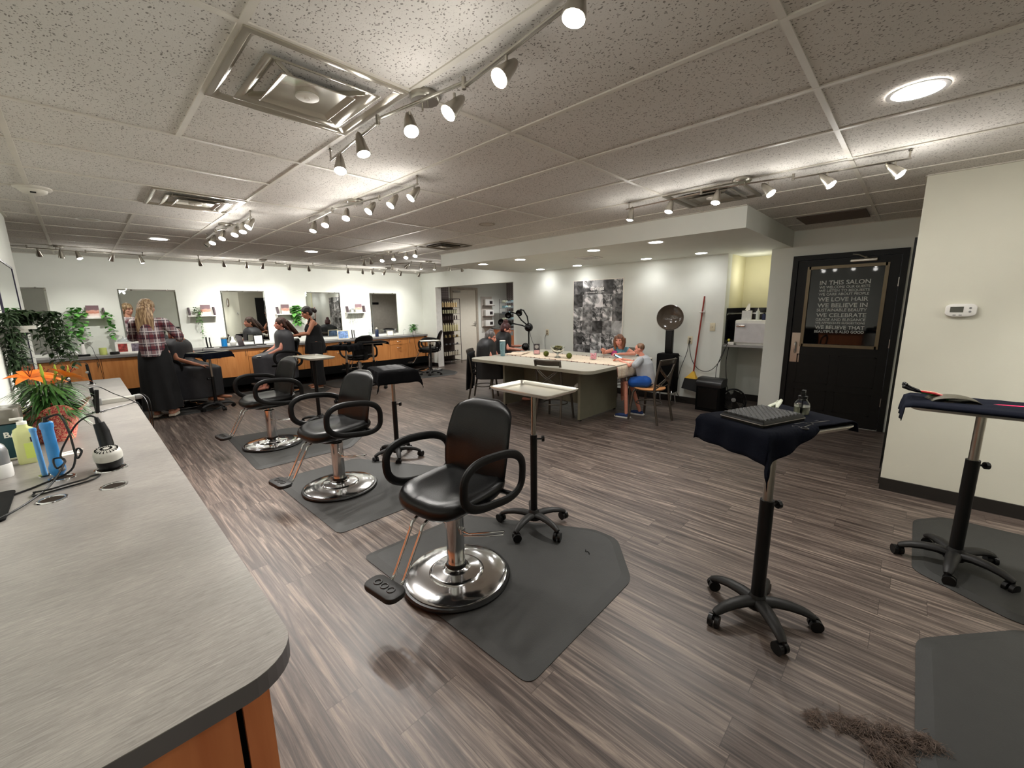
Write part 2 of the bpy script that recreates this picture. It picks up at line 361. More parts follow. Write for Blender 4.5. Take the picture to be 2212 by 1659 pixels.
# east wall with niche, opening
t = 0.17
b = MB()
b.bb(XW, XW+t, -0.06, 0.13, 0, H); b.bb(XW, XW+t, 0.13, 1.215, 2.115, H); b.bb(XW, XW+t, 1.215, 1.47, 0, H)
b.bb(XW, XW+t, 1.47, 2.0, 2.23, H); b.bb(XW, XW+t, 2.0, 6.21, 0, H); b.bb(XW, XW+t, 6.21, 9.0, 2.06, H); b.bb(XW, XW+t, 9.0, YB, 0, H)
b.bb(XW, XW+0.1, 0.13, 1.215, 0, 0.001)
struct('wall_east', b, M_WALL)
b = MB(); b.bb(7.3, 7.4, 1.35, 2.1, 0, 1.0); b.bb(XW+t, 7.3, 1.37, 1.47, 0, 1.0); b.bb(XW+t, 7.3, 2.0, 2.1, 0, 1.0); struct('wall_niche_lower', b, M_WALL)
b = MB(); b.bb(7.3, 7.4, 1.35, 2.1, 1.0, H); b.bb(XW+t, 7.3, 1.37, 1.47, 1.0, H); b.bb(XW+t, 7.3, 2.0, 2.1, 1.0, H); struct('wall_niche_upper', b, M_CREAM)
b = MB(); b.bb(XW, 7.4, 1.35, 2.1, 2.235, 2.3); struct('ceiling_niche', b, M_WALL)
# soffit
b = MB(); b.bb(4.44, XW, 1.24, 5.955, 2.23, H-0.001); struct('ceiling_soffit', b, M_WALL)
# rear room
b = MB(); b.bb(9.72, 9.85, 4.4, YB, 0, H); struct('wall_rear_room_side', b, M_WALL)
b = MB(); b.bb(XW+t, 9.72, 4.3, 4.4, 0, H); struct('wall_rear_room_end', b, mat('taupe_paint', (168, 160, 150), 0.8))
def tile_mat():
    m, nt, bs = nodes('patterned_tile'); tc = nt.nodes.new('ShaderNodeTexCoord')
    mp = nt.nodes.new('ShaderNodeMapping'); mp.inputs['Rotation'].default_value = (0, radians(45), 0); nt.links.new(tc.outputs['Object'], mp.inputs[0])
    br = nt.nodes.new('ShaderNodeTexChecker'); br.inputs['Scale'].default_value = 22; nt.links.new(mp.outputs[0], br.inputs[0])
    br.inputs[1].default_value = (*s2l((150, 140, 138)), 1); br.inputs[2].default_value = (*s2l((112, 102, 102)), 1); nt.links.new(br.outputs[0], bs.inputs['Base Color']); bs.inputs['Roughness'].default_value = 0.4
    return m
M_TILE = tile_mat()
b = MB(); b.bb(XW+t, 7.36, YB-0.012, YB, 0, H); struct('trim_2', b, M_TILE)
b = MB(); b.bb(9.70, 9.72, 8.2, YB, 0, H); struct('trim_3', b, M_TILE)
# white corner bead strips of opening and thin header trim
b = MB(); b.bb(XW-0.004, XW+t+0.004, 8.985, 9.0, 0, 2.06); struct('trim_4', b, M_WHITE)
b = MB(); b.bb(XW+t, XW+0.32, 6.15, 6.21, 0, 2.06); struct('trim_5', b, M_WALL)
# baseboards
def base(n, *a):
    b = MB(); b.bb(*a, 0, 0.1); struct('baseboard_'+n, b, M_BASE)
base('right', 4.427, 4.44, -4.1, 0.06); base('alcove', 4.56, XW, 0.06, 0.073); base('pier', XW-0.012, XW, 1.215, 1.3)
base('poster', XW-0.012, XW, 2.0, 6.21); base('niche', 7.288, 7.3, 1.47, 2.0); base('niche_side', XW+0.02, 7.29, 1.988, 2.0)
b = MB(); b.bb(-0.35, XW, YB-0.02, YB, 0, 0.2); struct('baseboard_back', b, M_BLKM)
b = MB(); b.bb(XW-0.012, XW, 9.0, YB, 0, 0.1); struct('baseboard_corner', b, M_BASE)
# black tile splash in the niche with a metal strip
b = MB(); b.bb(7.28, 7.3, 1.47, 2.0, 0.96, 1.47); b.bb(XW+0.1, 7.28, 1.985, 2.0, 0.96, 1.47); struct('trim_6', b, mat('black_gloss_tile', (18, 16, 22), 0.15))
b = MB(); b.bb(7.27, 7.281, 1.47, 1.985, 1.375, 1.395); b.bb(XW+0.1, 7.281, 1.976, 1.986, 1.375, 1.395); struct('trim_7', b, M_CHROME)

# ---- doors
def black_door():
    d = MB(); d.bb(XW-0.025, XW+0.05, 0.13, 0.185, 0, 2.115); d.bb(XW-0.025, XW+0.05, 1.16, 1.215, 0, 2.115); d.bb(XW-0.025, XW+0.05, 0.185, 1.16, 2.055, 2.115)
    fr = struct('door_1', d, mat('black_door_paint', (10, 10, 8), 0.45, bump=0.03, spec=.3))
    r = MB()
    a0, a1 = 0.19, 1.155; w0, w1, z0, z1 = 0.30, 1.035, 0.995, 1.955
    r.bb(XW, XW+0.045, a0, w0, 0.01, 2.05); r.bb(XW, XW+0.045, w1, a1, 0.01, 2.05); r.bb(XW, XW+0.045, w0, w1, z1, 2.05); r.bb(XW, XW+0.045, w0, w1, 0.01, z0)
    for (pa, pb) in ((0.28, 0.64), (0.72, 1.07)):
        for (za, zb) in ((0.16, 0.42), (0.5, 0.88)):
            r.bb(XW-0.004, XW, pa, pb, za, za+0.012); r.bb(XW-0.004, XW, pa, pb, zb-0.012, zb); r.bb(XW-0.004, XW, pa, pa+0.012, za, zb); r.bb(XW-0.004, XW, pb-0.012, pb, za, zb)
    r.build('panel', MATS['black_door_paint'], fr, smooth=False)
    r = MB(); k = 0.035
    r.bb(XW-0.018, XW+0.01, w0-k/2, w0+k/2, z0-k/2, z1+k/2); r.bb(XW-0.018, XW+0.01, w1-k/2, w1+k/2, z0-k/2, z1+k/2); r.bb(XW-0.018, XW+0.01, w0, w1, z1-k/2, z1+k/2); r.bb(XW-0.018, XW+0.01, w0, w1, z0-k/2, z0+k/2)
    r.build('window_frame', mat('bronze_frame', (112, 100, 78), 0.4, 0.5), fr, smooth=False)
    r = MB(); r.bb(XW+0.012, XW+0.018, w0, w1, z0, z1); pane = r.build('pane', mat('dark_reflective_glass', (13, 15, 16), 0.03, 0.0, var=0.0, spec=.5, ior=1.5), fr, smooth=False)
    lines = [('IN THIS SALON', .053), ('WE WELCOME OUR GUESTS', .032), ('WE LISTEN TO REQUESTS', .030), ('WE CARE ABOUT PEOPLE', .031), ('WE LOVE HAIR', .052), ('WE BELIEVE IN', .052), ('SUSTAINABLE BEAUTY', .036), ('WE CELEBRATE', .050), ('GRACE AND ELEGANCE', .035), ('WE APPRECIATE SUGGESTIONS', .026), ('WE BELIEVE THAT', .046), ('BEAUTIFUL IS ALSO GOOD', .034)]
    Mt = mat('frosted_letters', (196, 198, 194), 0.7)
    z = 1.82; tot = sum(s for _, s in lines); wd = {}
    for s, h in lines:
        cu_w = None
        z -= h*1.035*(0.64/ tot)
        # letters face -X, reading towards -Y
        M = Matrix(((0, 0, -1, XW+0.011), (-1, 0, 0, 0.915), (0, 1, 0, z), (0, 0, 0, 1)))
        text_obj('lettering', s, h*1.33, M, Mt, pane, 0.0004, bold=0.0012*h/0.05, fit=.485)
    r = MB(); r.bb(XW-0.004, XW, 1.045, 1.145, 0.77, 1.15); r.build('push_plate', M_STEEL, fr, smooth=False)
    r = MB(); r.tube([(XW-0.004, 1.095, 1.03), (XW-0.04, 1.095, 1.02), (XW-0.045, 1.095, 0.96), (XW-0.04, 1.095, 0.9), (XW-0.004, 1.095, 0.89)], 0.009, 10); r.build('handle', M_CHROME, fr)
    r = MB(); r.rbox((XW-0.03, 0.515, 2.012), (0.05, 0.25, 0.035), 0.01); r.tube([(XW-0.04, 0.48, 2.03), (XW-0.1, 0.56, 2.07), (XW-0.03, 0.62, 2.085)], 0.008, 8); r.ball((XW-0.05, 0.5, 2.04), 0.015); r.build('closer', M_STEEL, fr)
    for z in (1.75, 1.05, 0.35):
        r = MB(); r.cyl((XW-0.008, 0.187, z-0.05), (XW-0.008, 0.187, z+0.05), 0.008); r.build('hinge', M_STEEL, fr)
black_door()
b = MB(); b.bb(5.0, 5.9, 0.06, 0.085, 0.0, 2.06); d2 = struct('door_2', b, MATS['black_door_paint'])
#b = MB(); b.cyl((5.06, 0.085, 0.98), (5.06, 0.13, 0.98), 0.012); b.ball((5.06, 0.145, 0.98), 0.028); b.build('knob', M_STEEL, d2)
# far cream door in the rear room
b = MB(); 
for a in ((7.42, 7.49), (8.36, 8.43)): b.bb(a[0], a[1], YB-0.04, YB, 0, 2.12)
b.bb(7.49, 8.36, YB-0.04, YB, 2.05, 2.12)
d3 = struct('door_3', b, mat('putty_frame', (176, 166, 150), 0.5))
b = MB(); b.bb(7.49, 8.36, YB-0.02, YB-0.004, 0.01, 2.05); b.build('panel', mat('cream_door', (226, 220, 204), 0.5, var=0.02), d3, smooth=False)
b = MB(); b.rbox((7.62, YB-0.05, 2.0), (0.26, 0.05, 0.05), 0.01); b.tube([(7.7, YB-0.07, 2.02), (7.85, YB-0.16, 2.05), (7.66, YB-0.05, 2.08)], 0.008, 8); b.build('closer', M_STEEL, d3)
b = MB(); b.rbox((8.31, YB-0.024, 1.05), (0.035, 0.01, 0.16), 0.004); b.tube([(8.31, YB-0.03, 1.06), (8.31, YB-0.07, 1.06), (8.2, YB-0.07, 1.06)], 0.008, 8); b.build('handle', M_STEEL, d3)

# ================================================================ LIGHTS
def bullet_head(par, p, d, lit, zbar, power=1.0):
    "p: joint under the bar; d: direction the lamp shines"
    d = V3(d).normalized(); p = V3(p)
    h = MB(); h.cyl((p.x, p.y, zbar-0.005), tuple(p), 0.0055, 8); h.ball(tuple(p), 0.009)
    c = p - d*0.015
    h.lathe([(0.004, -0.05), (0.014, -0.038), (0.022, -0.01), (0.026, 0.02), (0.031, 0.04), (0.034, 0.062), (0.031, 0.062), (0.027, 0.045)], 18, aim(tuple(c), d), cap=(True, False))
    hd = h.build('lamp_head', M_STEEL, par)
    b_ = MB(); b_.lathe([(0.002, 0.072), (0.018, 0.069), (0.027, 0.06), (0.028, 0.05), (0.002, 0.046)], 16, aim(tuple(c), d)); b_.build('bulb', M_BULB if lit else M_GLASS, hd)
    if lit:
        light('SPOT', tuple(c+d*0.082), SPOT_W*power, WARM, 0.025, d, 75, 0.9, hd, 'beam')
        light('SPOT', tuple(c+d*0.085), GLOW_W*2.2*power, WARM, 0.03, d, 178, 0.75, hd, 'glow')
        light('POINT', tuple(c+d*0.12), GLOW_W*.55*power, WARM, 0.035, None, parent=hd, name='spill')
def track(label, pts, heads, can, zb=2.373, posts=(), power=1.0, group='silver track lights on the ceiling'):
    t = thing('track_light', label, 'ceiling light', (can[0], can[1], H), 0, group); o = V3((can[0], can[1], H))
    L = lambda p: V3((p[0], p[1], p[2] if len(p) > 2 else zb))-o
    c = MB(); c.lathe([(0.062, 0), (0.064, -0.008), (0.064, -0.022), (0.058, -0.03)], 28); c.build('canopy', M_STEEL, t)
    br = MB(); dirn = (L(pts[-1])-L(pts[0])).normalized()
    for s in (-0.02, 0.02): br.cyl(tuple(V3((s*dirn.x, s*dirn.y, -0.03))), tuple(V3((s*dirn.x, s*dirn.y, zb-H))), 0.004, 8)
    for i in range(len(pts)-1):
        a, e = L(pts[i]), L(pts[i+1]); dd = (e-a).normalized(); z2 = 0.0 if i % 2 == 0 else 0.014
        br.cyl(tuple(a+V3((0, 0, z2))), tuple(e+V3((0, 0, z2))), 0.0055, 8)
        sd = dd.cross(V3((0, 0, 1)))*0.011; br.cyl(tuple(a+sd+V3((0, 0, z2))), tuple(e+sd+V3((0, 0, z2))), 0.003, 6)
        if i: br.cyl(tuple(a+V3((0, 0, -0.012))), tuple(a+V3((0, 0, 0.03))), 0.009, 10)
    for p in posts:
        q = L(p); br.cyl((q.x, q.y, 0), tuple(q), 0.005, 8); br.lathe([(0.012, -0.012), (0.006, 0)], 10, T(q.x, q.y, 0))
    br.build('bar', M_STEEL, t)
    for (x, y, d, lit) in heads:
        bullet_head(t, (x-o.x, y-o.y, zb-H-0.052), d, lit, zb-H, power)
    return t
CAM = (-0.35, -0.35, -0.8)
track('long three-part bar with six lit spots above the front salon chair, beside the big diffuser',
      [(1.02, 0.28), (1.16, 1.36), (1.08, 1.88), (1.13, 2.52)],
      [(1.03, .74, (-.25, .05, -1), 1), (1.13, 1.1, (-.75, .1, -.75), 1), (1.16, 1.42, (-.7, .1, -.75), 1), (1.12, 1.68, (-.2, -.45, -.85), 1), (1.08, 2.05, (.05, -.3, -1), 1), (1.12, 2.38, (-.2, -.35, -.9), 1)],
      (1.16, 1.62), posts=[(1.125, 2.5)], power=.36)
track('bar of six spots over the middle of the floor, between the two diffusers',
      [(1.7, 4.4), (1.66, 3.75), (1.76, 3.12), (1.75, 2.57)],
      [(1.7, 4.28, (-.35, -.2, -.9), 1), (1.68, 3.95, CAM, 1), (1.69, 3.55, CAM, 1), (1.73, 3.2, (-.6, -.1, -.7), 1), (1.75, 2.9, (-.6, 0, -.75), 1), (1.75, 2.62, (-.65, .1, -.75), 1)],
      (1.74, 3.48), posts=[(1.705, 4.38), (1.75, 2.58)])
track('bar of six spots hanging above the plaid stylist, beside the second diffuser',
      [(1.18, 6.1), (1.16, 5.55), (1.24, 5.0), (1.22, 4.45)],
      [(1.17, 6.0, (-.6, 0, -.7), 0), (1.17, 5.75, CAM, 1), (1.18, 5.35, CAM, 1), (1.22, 5.02, CAM, 1), (1.22, 4.75, (-.2, -.3, -.9), 1), (1.22, 4.5, (-.6, -.2, -.8), 1)],
      (1.2, 5.28), posts=[(1.22, 4.47), (1.18, 6.08)])
track('bar of six spots beside the small square vent near the long soffit',
      [(3.5, 6.95), (3.47, 6.4), (3.56, 5.85), (3.54, 5.3)],
      [(3.5, 6.85, (.2, .6, -.8), 0), (3.49, 6.6, (.5, .5, -.7), 0), (3.48, 6.2, CAM, 1), (3.52, 5.92, CAM, 1), (3.55, 5.62, CAM, 1), (3.54, 5.36, CAM, 1)],
      (3.53, 6.1), posts=[(3.54, 5.31), (3.5, 6.93)])
track('bar of six lit spots in front of the soffit, near the black door',
      [(3.53, 1.97), (3.46, 1.3), (3.55, .72), (3.6, .13)],
      [(3.52, 1.92, (-.1, .15, -1), 1), (3.48, 1.55, (-.3, .1, -.9), 1), (3.45, 1.18, (-.3, .05, -.9), 1), (3.5, .86, (-.2, -.6, -.75), 1), (3.55, .53, (-.15, -.65, -.75), 1), (3.59, .2, (-.15, -.75, -.8), 1)],
      (3.5, 1.03), posts=[(3.52, 1.94), (3.605, .14)], power=1.0)
WL = (0, .75, -.75)
track('wall-washing bar above the leftmost station, behind the smoke alarm',
      [(-1.1, 8.3), (-.47, 8.32), (-.33, 8.25), (.2, 8.42), (.84, 8.53)],
      [(-.95, 8.3, WL, 1), (-.24, 8.3, (.1, .7, -.7), 0), (-.04, 8.35, (0, .3, -.9), 0), (.12, 8.38, (.2, -.2, -.9), 1), (.46, 8.46, (-.3, .6, -.8), 1), (.78, 8.52, (.25, .2, -.9), 1)],
      (-.06, 8.34), posts=[(.81, 8.53)], power=.62, group='track lights along the mirror wall')
track('wall-washing bar above the mirror behind the seated long-haired client',
      [(1.46, 8.5), (2.05, 8.45), (2.62, 8.45), (3.32, 8.5)],
      [(1.5, 8.49, (.3, .7, -.7), 1), (1.82, 8.46, (.3, .7, -.7), 1), (2.15, 8.45, (.1, .6, -.9), 1), (2.4, 8.45, (-.1, .75, -.8), 1), (2.85, 8.47, (0, .8, -.7), 1), (3.2, 8.49, (.4, .6, -.7), 1)],
      (2.42, 8.46), posts=[(1.49, 8.49), (3.29, 8.5)], power=.62, group='track lights along the mirror wall')
track('wall-washing bar above the two mirrors beside the doorway',
      [(3.93, 8.5), (4.55, 8.52), (5.15, 8.5), (5.85, 8.52)],
      [(3.98, 8.5, (.3, .7, -.7), 1), (4.3, 8.51, (.4, .7, -.7), 1), (4.52, 8.52, (.6, .3, -.8), 1), (4.8, 8.51, (-.3, .7, -.7), 1), (5.2, 8.5, (0, .75, -.8), 1), (5.7, 8.52, (0, .8, -.7), 1)],
      (4.9, 8.51), posts=[(3.96, 8.5)], power=.62, group='track lights along the mirror wall')
track('angled bar of spots running from the floor centre towards the end of the soffit',
      [(4.25, 7.45), (4.45, 6.88), (4.95, 6.85), (5.75, 6.85)],
      [(4.3, 7.3, (.2, .2, -.9), 0), (4.42, 6.98, (-.4, .6, -.7), 0), (4.65, 6.87, (.1, .3, -.9), 1), (4.95, 6.85, (0, .3, -.9), 1), (5.3, 6.85, (-.1, .3, -.9), 0), (5.62, 6.85, (.5, .2, -.8), 1)],
      (4.82, 6.86))
# unseen track assumed behind the camera to light the front of the long counter and the near floor
track('unseen bar of spots assumed over the near floor behind the viewpoint',
      [(1.2, -2.2), (1.15, -1.6), (1.2, -1.0), (1.15, -.5)],
      [(1.2, -2.0, (-.5, 0, -.8), 1), (1.16, -1.5, (-.5, 0, -.8), 1), (1.19, -1.1, (.5, 0, -.8), 1), (1.15, -.65, (-.6, .3, -.8), 1)],
      (1.18, -1.3), power=.15)
track('unseen bar of spots assumed over the rear stations behind the viewpoint',
      [(3.3, -2.9), (3.25, -2.3), (3.3, -1.7), (3.25, -1.1)],
      [(3.3, -2.7, (.5, 0, -.8), 1), (3.26, -2.2, (.5, 0, -.8), 1), (3.29, -1.6, (.5, .2, -.8), 1)],
      (3.28, -2.0), power=1.3)  # unseen as well; its power is set to brighten the thermostat wall
# recessed downlights
def downlight(label, x, y, z, r, on=True, pw=1.0, group=None, mtr=None):
    t = thing('recessed_light', label, 'ceiling light', (x, y, z), 0, group)
    b = MB(); b.lathe([(r, -0.001), (r+0.018, -0.003), (r+0.02, 0.0), (r+0.02, -0.0005)], 32, cap=(False, False)); b.build('trim_ring', mtr or M_WHITE, t)
    b = MB(); b.lathe([(r, -0.002), (r*0.5, -0.004), (0.001, -0.004)], 32, cap=(True, True)); b.build('lens', M_DOWN if on else mat('frosted_lens', (180, 172, 158), 0.5), t)
    if on: light('SPOT', (0, 0, -0.015), DOWN_W*pw, NEUT, r*0.8, (0, 0, -1), 140, 0.7, t, 'beam')
    return t
for i, (x, y, lb) in enumerate([(4.73, 5.21, 'in the room-side row of the soffit, closest to the doorway'), (4.72, 4.37, 'in the room-side row of the soffit, second from the doorway'), (4.7, 3.07, 'in the room-side row of the soffit, above the boy'), (4.66, 2.22, 'in the room-side row of the soffit, closest to its open end'),
        (6.22, 5.24, 'in the wall-side row of the soffit, above the globe dryer'), (6.2, 4.38, 'in the wall-side row of the soffit, above the photo poster edge'), (6.17, 3.08, 'in the wall-side row of the soffit, above the hood dryer'), (6.13, 2.25, 'in the wall-side row of the soffit, beside the towel niche')]):
    downlight('round lit downlight '+lb, x, y, 2.23, 0.075, True, 0.7 if x < 5 else .17, 'downlights in the soffit')
downlight('large round lit downlight in the tile ceiling near the thermostat wall', 2.66, 0.11, H-0.006, 0.085, True, .55)
downlight('round lit downlight in the tile ceiling beside the short spot bar, over the plaid stylist', .83, 6.88, H-0.002, 0.085, True, 1.0)
downlight('round lit downlight in the tile ceiling over the client with long brown hair', 2.66, 6.88, H-0.002, 0.085, True, 1.0)
downlight('round unlit beige ceiling disc between the spot bars and the soffit', 3.25, 3.5, H-0.002, 0.07, False, mtr=mat('beige_disc', (150, 140, 124), 0.6))
downlight('round unlit downlight near the smoke alarm', .2, 5.9, H-0.002, 0.075, False)
for x, y in ((7.6, 8.2), (7.7, 5.6), (8.9, 8.4)): downlight('unseen downlight brightening the small room behind the doorway', x, y, H-0.002, 0.08, True, 2.4, 'unseen downlights in the back room')  # unseen; the middle one is added to brighten the end wall in the mirror
light('POINT', (6.9, 1.75, 1.95), 1.3, (1, .98, .9), 0.1, name='niche_fill_light')  # added fill for soffit light reaching the niche; no lamp hangs here
# ================================================================ CEILING FITTINGS
def diffuser(label, cx, cy, s=0.605, rz=0.0, dark=False):
    t = thing('ceiling_diffuser', label, 'air vent', (cx, cy, H-0.004), rz, None)
    Mp = mat('polished_vent', (172, 165, 148), 0.2, 0.45, var=0.03, coat=.6) if not dark else mat('dull_vent', (120, 112, 98), 0.35, 0.3)
    hs = s/2
    def ring(h, z, r=.004): return [(x, y, z) for x, y in rrect(2*h, 2*h, r, 5)]
    b = MB(); b.loft([ring(hs, 0), ring(hs, -.008), ring(hs-.02, -.010), ring(hs-.028, -.006, .012), ring(hs*.80, .018, .04), ring(hs*.62, .052, .07), ring(hs*.5, .075, .09)], cap=(False, False)); b.build('outer_cone', Mp, t)
    b = MB(); b.loft([ring(hs*.70, -.016), ring(hs*.72, -.019), ring(hs*.70, -.021), ring(hs*.60, -.010, .01), ring(hs*.50, .012, .04), ring(hs*.42, .036, .06)], cap=(False, False)); b.build('middle_cone', Mp, t)
    b = MB(); b.loft([ring(hs*.46, -.024), ring(hs*.475, -.027), ring(hs*.46, -.029), ring(hs*.40, -.018), ring(hs*.385, -.016)], cap=(False, True)); b.build('centre_plate', Mp, t)
    b = MB(); b.lathe([(hs*.15, -.016), (hs*.15, -.022), (hs*.14, -.024), (.012, -.024), (.01, -.03), (.001, -.03)], 28); b.build('centre_disc', M_TBAR, t)
    b = MB(); b.lathe([(hs*.75, .076), (hs*.75, .079)], 24); b.build('duct', M_BLKM, t)
    b = MB()
    for k in range(4): b.M = RZ(pi/4+k*pi/2); b.box((hs*.45, 0, .01), (hs*.7, .004, .05))
    b.build('struts', Mp, t)
    return t
diffuser('large polished square air diffuser near the front, beside the long bar of spots', 0.795, 1.94)
diffuser('polished square air diffuser further back, above the long grey counter', 0.805, 4.40)
diffuser('square air vent by the long soffit, near the spot bar at the doorway side', 3.85, 5.09, 0.6, 0, True)
diffuser('dull square air vent behind the spot bar near the soffit corner', 3.84, 1.35, 0.6, 0, True)
t = thing('smoke_alarm', 'round beige smoke alarm on the ceiling above the lily', 'smoke alarm', (-.098, 4.69, H))
b = MB(); b.lathe([(0.1, 0), (0.1, -0.008), (0.092, -0.014), (0.075, -0.018), (0.07, -0.032), (0.05, -0.045), (0.001, -0.046)], 32); b.build('housing', M_TBAR, t)
b = MB(); b.box((0, -0.055, -0.042), (0.03, 0.01, 0.008)); b.build('sensor', M_BLKM, t)
t = thing('open_ceiling_tile', 'dark brown flat panel for the open ceiling tile before the black door', 'air vent', (5.74, .76, H-0.007))
b = MB(); b.box((0, 0, 0.0), (0.53, 0.57, 0.006)); b.build('grille', mat('brown_open_tile', (84, 68, 56), 0.7), t)  # dark colour of this flat panel stands in for an open, recessed tile
t = thing('soffit_vent', 'thin white slotted vent in the soffit underside over the table', 'air vent', (5.3, 3.55, 2.229))
b = MB(); b.rbox((0, 0, -0.006), (0.3, 0.32, 0.012), 0.01); b.build('plate', M_WHITE, t)
b = MB(); 
for i in range(5): b.box((-0.1+i*0.05, 0, -0.0125), (0.012, 0.26, 0.002))
b.build('slots', M_GRAY, t)

# ================================================================ LONG GREY COUNTER (near)
ZT = 0.865
def counter_slab(name, y0, y1, r0, r1, label, rough=None):
    x0, x1 = -0.35, 0.215
    pts = [(x0, y0)]
    if r0: pts += [(x1-r0+r0*sin(a*pi/16), y0+r0-r0*cos(a*pi/16)) for a in range(9)]
    else: pts.append((x1, y0))
    if r1: pts += [(x1-r1+r1*cos(a*pi/16), y1-r1+r1*sin(a*pi/16)) for a in range(9)]
    else: pts.append((x1, y1))
    pts.append((x0, y1))
    t = thing(name, label, 'counter', (0, 0, 0))
    b = MB(); b.loft([[(p[0], p[1], ZT-0.0015) for p in pts], [(p[0], p[1], ZT) for p in pts]]); b.build('top_surface', M_CTR, t, smooth=False)
    b = MB(); b.loft([[(p[0], p[1], ZT-0.04) for p in pts], [(p[0], p[1], ZT-0.0015) for p in pts]]); b.build('edge_band', mat('dark_edge', (88, 84, 84), 0.5), t, smooth=False)
    return t
counter_slab('countertop', 0.795, 3.502, 0.10, 0, 'grey laminate countertop with rounded front corner, the nearest slab')
counter_slab('countertop', 3.504, 5.95, 0, 0.03, 'grey laminate countertop section beyond the seam, with the power bar on it')
def base_cab(label, y0, y1):
    t = thing('base_cabinet', label, 'cabinet', (0, 0, 0), 0, 'base cabinets under the long counter')
    b = MB(); b.bb(-0.346, 0.14, y0+0.002, y1-0.002, 0.1, ZT-0.041); b.bb(-0.346, 0.09, y0+0.01, y1-0.01, 0, 0.1); b.build('body', M_CHERRY, t, smooth=False)
    b = MB(); b.bb(0.14, 0.16, y0+0.004, (y0+y1)/2-0.002, 0.1, 0.8); b.build('door', M_CHERRY, t, smooth=False)
    b = MB(); b.bb(0.14, 0.16, (y0+y1)/2+0.002, y1-0.004, 0.1, 0.8); b.build('door', M_CHERRY, t, smooth=False)
ys = [0.90, 1.55, 2.3, 3.1, 3.9, 4.7, 5.4, 5.9]
nm = ['closest to the near end', 'beside the first salon chair', 'between the first two salon chairs', 'beside the second salon chair', 'under the slab seam', 'beside the third salon chair', 'at the far end']
for i in range(7): base_cab('cherry wood base cabinet under the grey counter, '+nm[i], ys[i], ys[i+1])
t = thing('end_panel', 'cherry wood end panel of the near counter, split by a black gap', 'panel', (0, 0, 0))
b = MB(); b.bb(-0.35, 0.105, 0.87, 0.898, 0, ZT-0.041); b.build('panel', M_CHERRY, t, smooth=False)
b = MB(); b.bb(0.117, 0.165, 0.87, 0.898, 0, ZT-0.041); b.build('filler_strip', M_CHERRY, t, smooth=False)
b = MB(); b.bb(0.105, 0.117, 0.885, 0.898, 0, ZT-0.041); b.build('gap', M_BLKM, t, smooth=False)

# ================================================================ MIRROR-WALL COUNTER
ZB = 0.875; YF = 9.08
t = thing('wall_counter', 'long grey countertop running under the mirrors along the far wall', 'counter', (0, 0, 0))
b = MB(); b.prism([(-0.6, YF), (6.22, YF), (6.27, YF+0.05), (6.27, YB), (-0.6, YB)], ZB-0.04, ZB); b.build('slab', mat('wall_counter_laminate', (120, 118, 116), 0.4), t, smooth=False)
b = MB(); b.bb(-0.6, 6.24, YB-0.5, YB-0.42, 0.15, 0.31); b.build('rail', M_BLKM, t, smooth=False)
t = thing('floating_panel', 'cream wood support panel at the doorway end of the mirror counter', 'panel', (0, 0, 0))
b = MB(); b.bb(6.2, 6.235, YF+0.02, YB-0.001, 0.31, ZB-0.041); b.build('panel', M_MAPLE, t, smooth=False)
def pull(b, x, z, vert):
    if vert: b.tube([(x, YF-0.0, z-0.045), (x, YF-0.028, z-0.035), (x, YF-0.03, z), (x, YF-0.028, z+0.035), (x, YF-0.0, z+0.045)], 0.006, 8)
    else: b.tube([(x-0.05, YF, z), (x-0.035, YF-0.026, z-0.012), (x, YF-0.03, z-0.016), (x+0.035, YF-0.026, z-0.012), (x+0.05, YF, z)], 0.006, 8)
def wcab(x0, x1, drawers, side, label):
    t = thing('wall_cabinet', label, 'cabinet', (0, 0, 0), 0, 'maple cabinets under the mirrors')
    b = MB(); b.bb(x0+0.001, x1-0.001, YF+0.045, YB-0.001, 0.32, ZB-0.041); b.build('body', M_MAPLE, t, smooth=False)
    g = 0.003
    if drawers:
        b = MB(); b.bb(x0+g, x1-g, YF+0.022, YF+0.044, 0.675, ZB-0.05); d = b.build('drawer', M_MAPLE, t, smooth=False)
        b = MB(); b.M = T(0, 0.022, 0); pull(b, (x0+x1)/2, 0.755, False); b.build('pull', M_CHROME, d)
        b = MB(); b.bb(x0+g, x1-g, YF+0.022, YF+0.044, 0.32, 0.669); d = b.build('door', M_MAPLE, t, smooth=False)
        b = MB(); b.M = T(0, 0.022, 0); pull(b, (x0+x1)/2, 0.6, False); b.build('pull', M_CHROME, d)
    else:
        b = MB(); b.bb(x0+g, x1-g, YF+0.022, YF+0.044, 0.32, ZB-0.05); d = b.build('door', M_MAPLE, t, smooth=False)
        b = MB(); b.M = T(0, 0.022, 0); pull(b, x1-0.04 if side > 0 else x0+0.04, 0.74, True); b.build('pull', M_CHROME, d)
where = ['under the mirror hidden by the near wall', 'under the mirror behind the plaid stylist', 'under the mirror behind the clipper station', 'under the mirror beside the black-clad stylist', 'under the mirror closest to the doorway']
for k in range(-1, 4):
    c = 2.4+1.5*(k-1)
    if k >= 0: wcab(c-.25, c+.25, True, 0, 'maple drawer cabinet over a door, '+where[k+1]); 
    if k >= 0: wcab(c-.75, c-.25, False, 1, 'maple cabinet, near-wall side, '+where[k+1])
    wcab(c+.25, min(c+.75, 6.195), False, -1 if k > 0 else 1, 'maple cabinet, doorway side, '+where[k+1])
wcab(-0.58, -0.35, False, -1, 'narrow maple cabinet at the hidden end of the mirror counter')

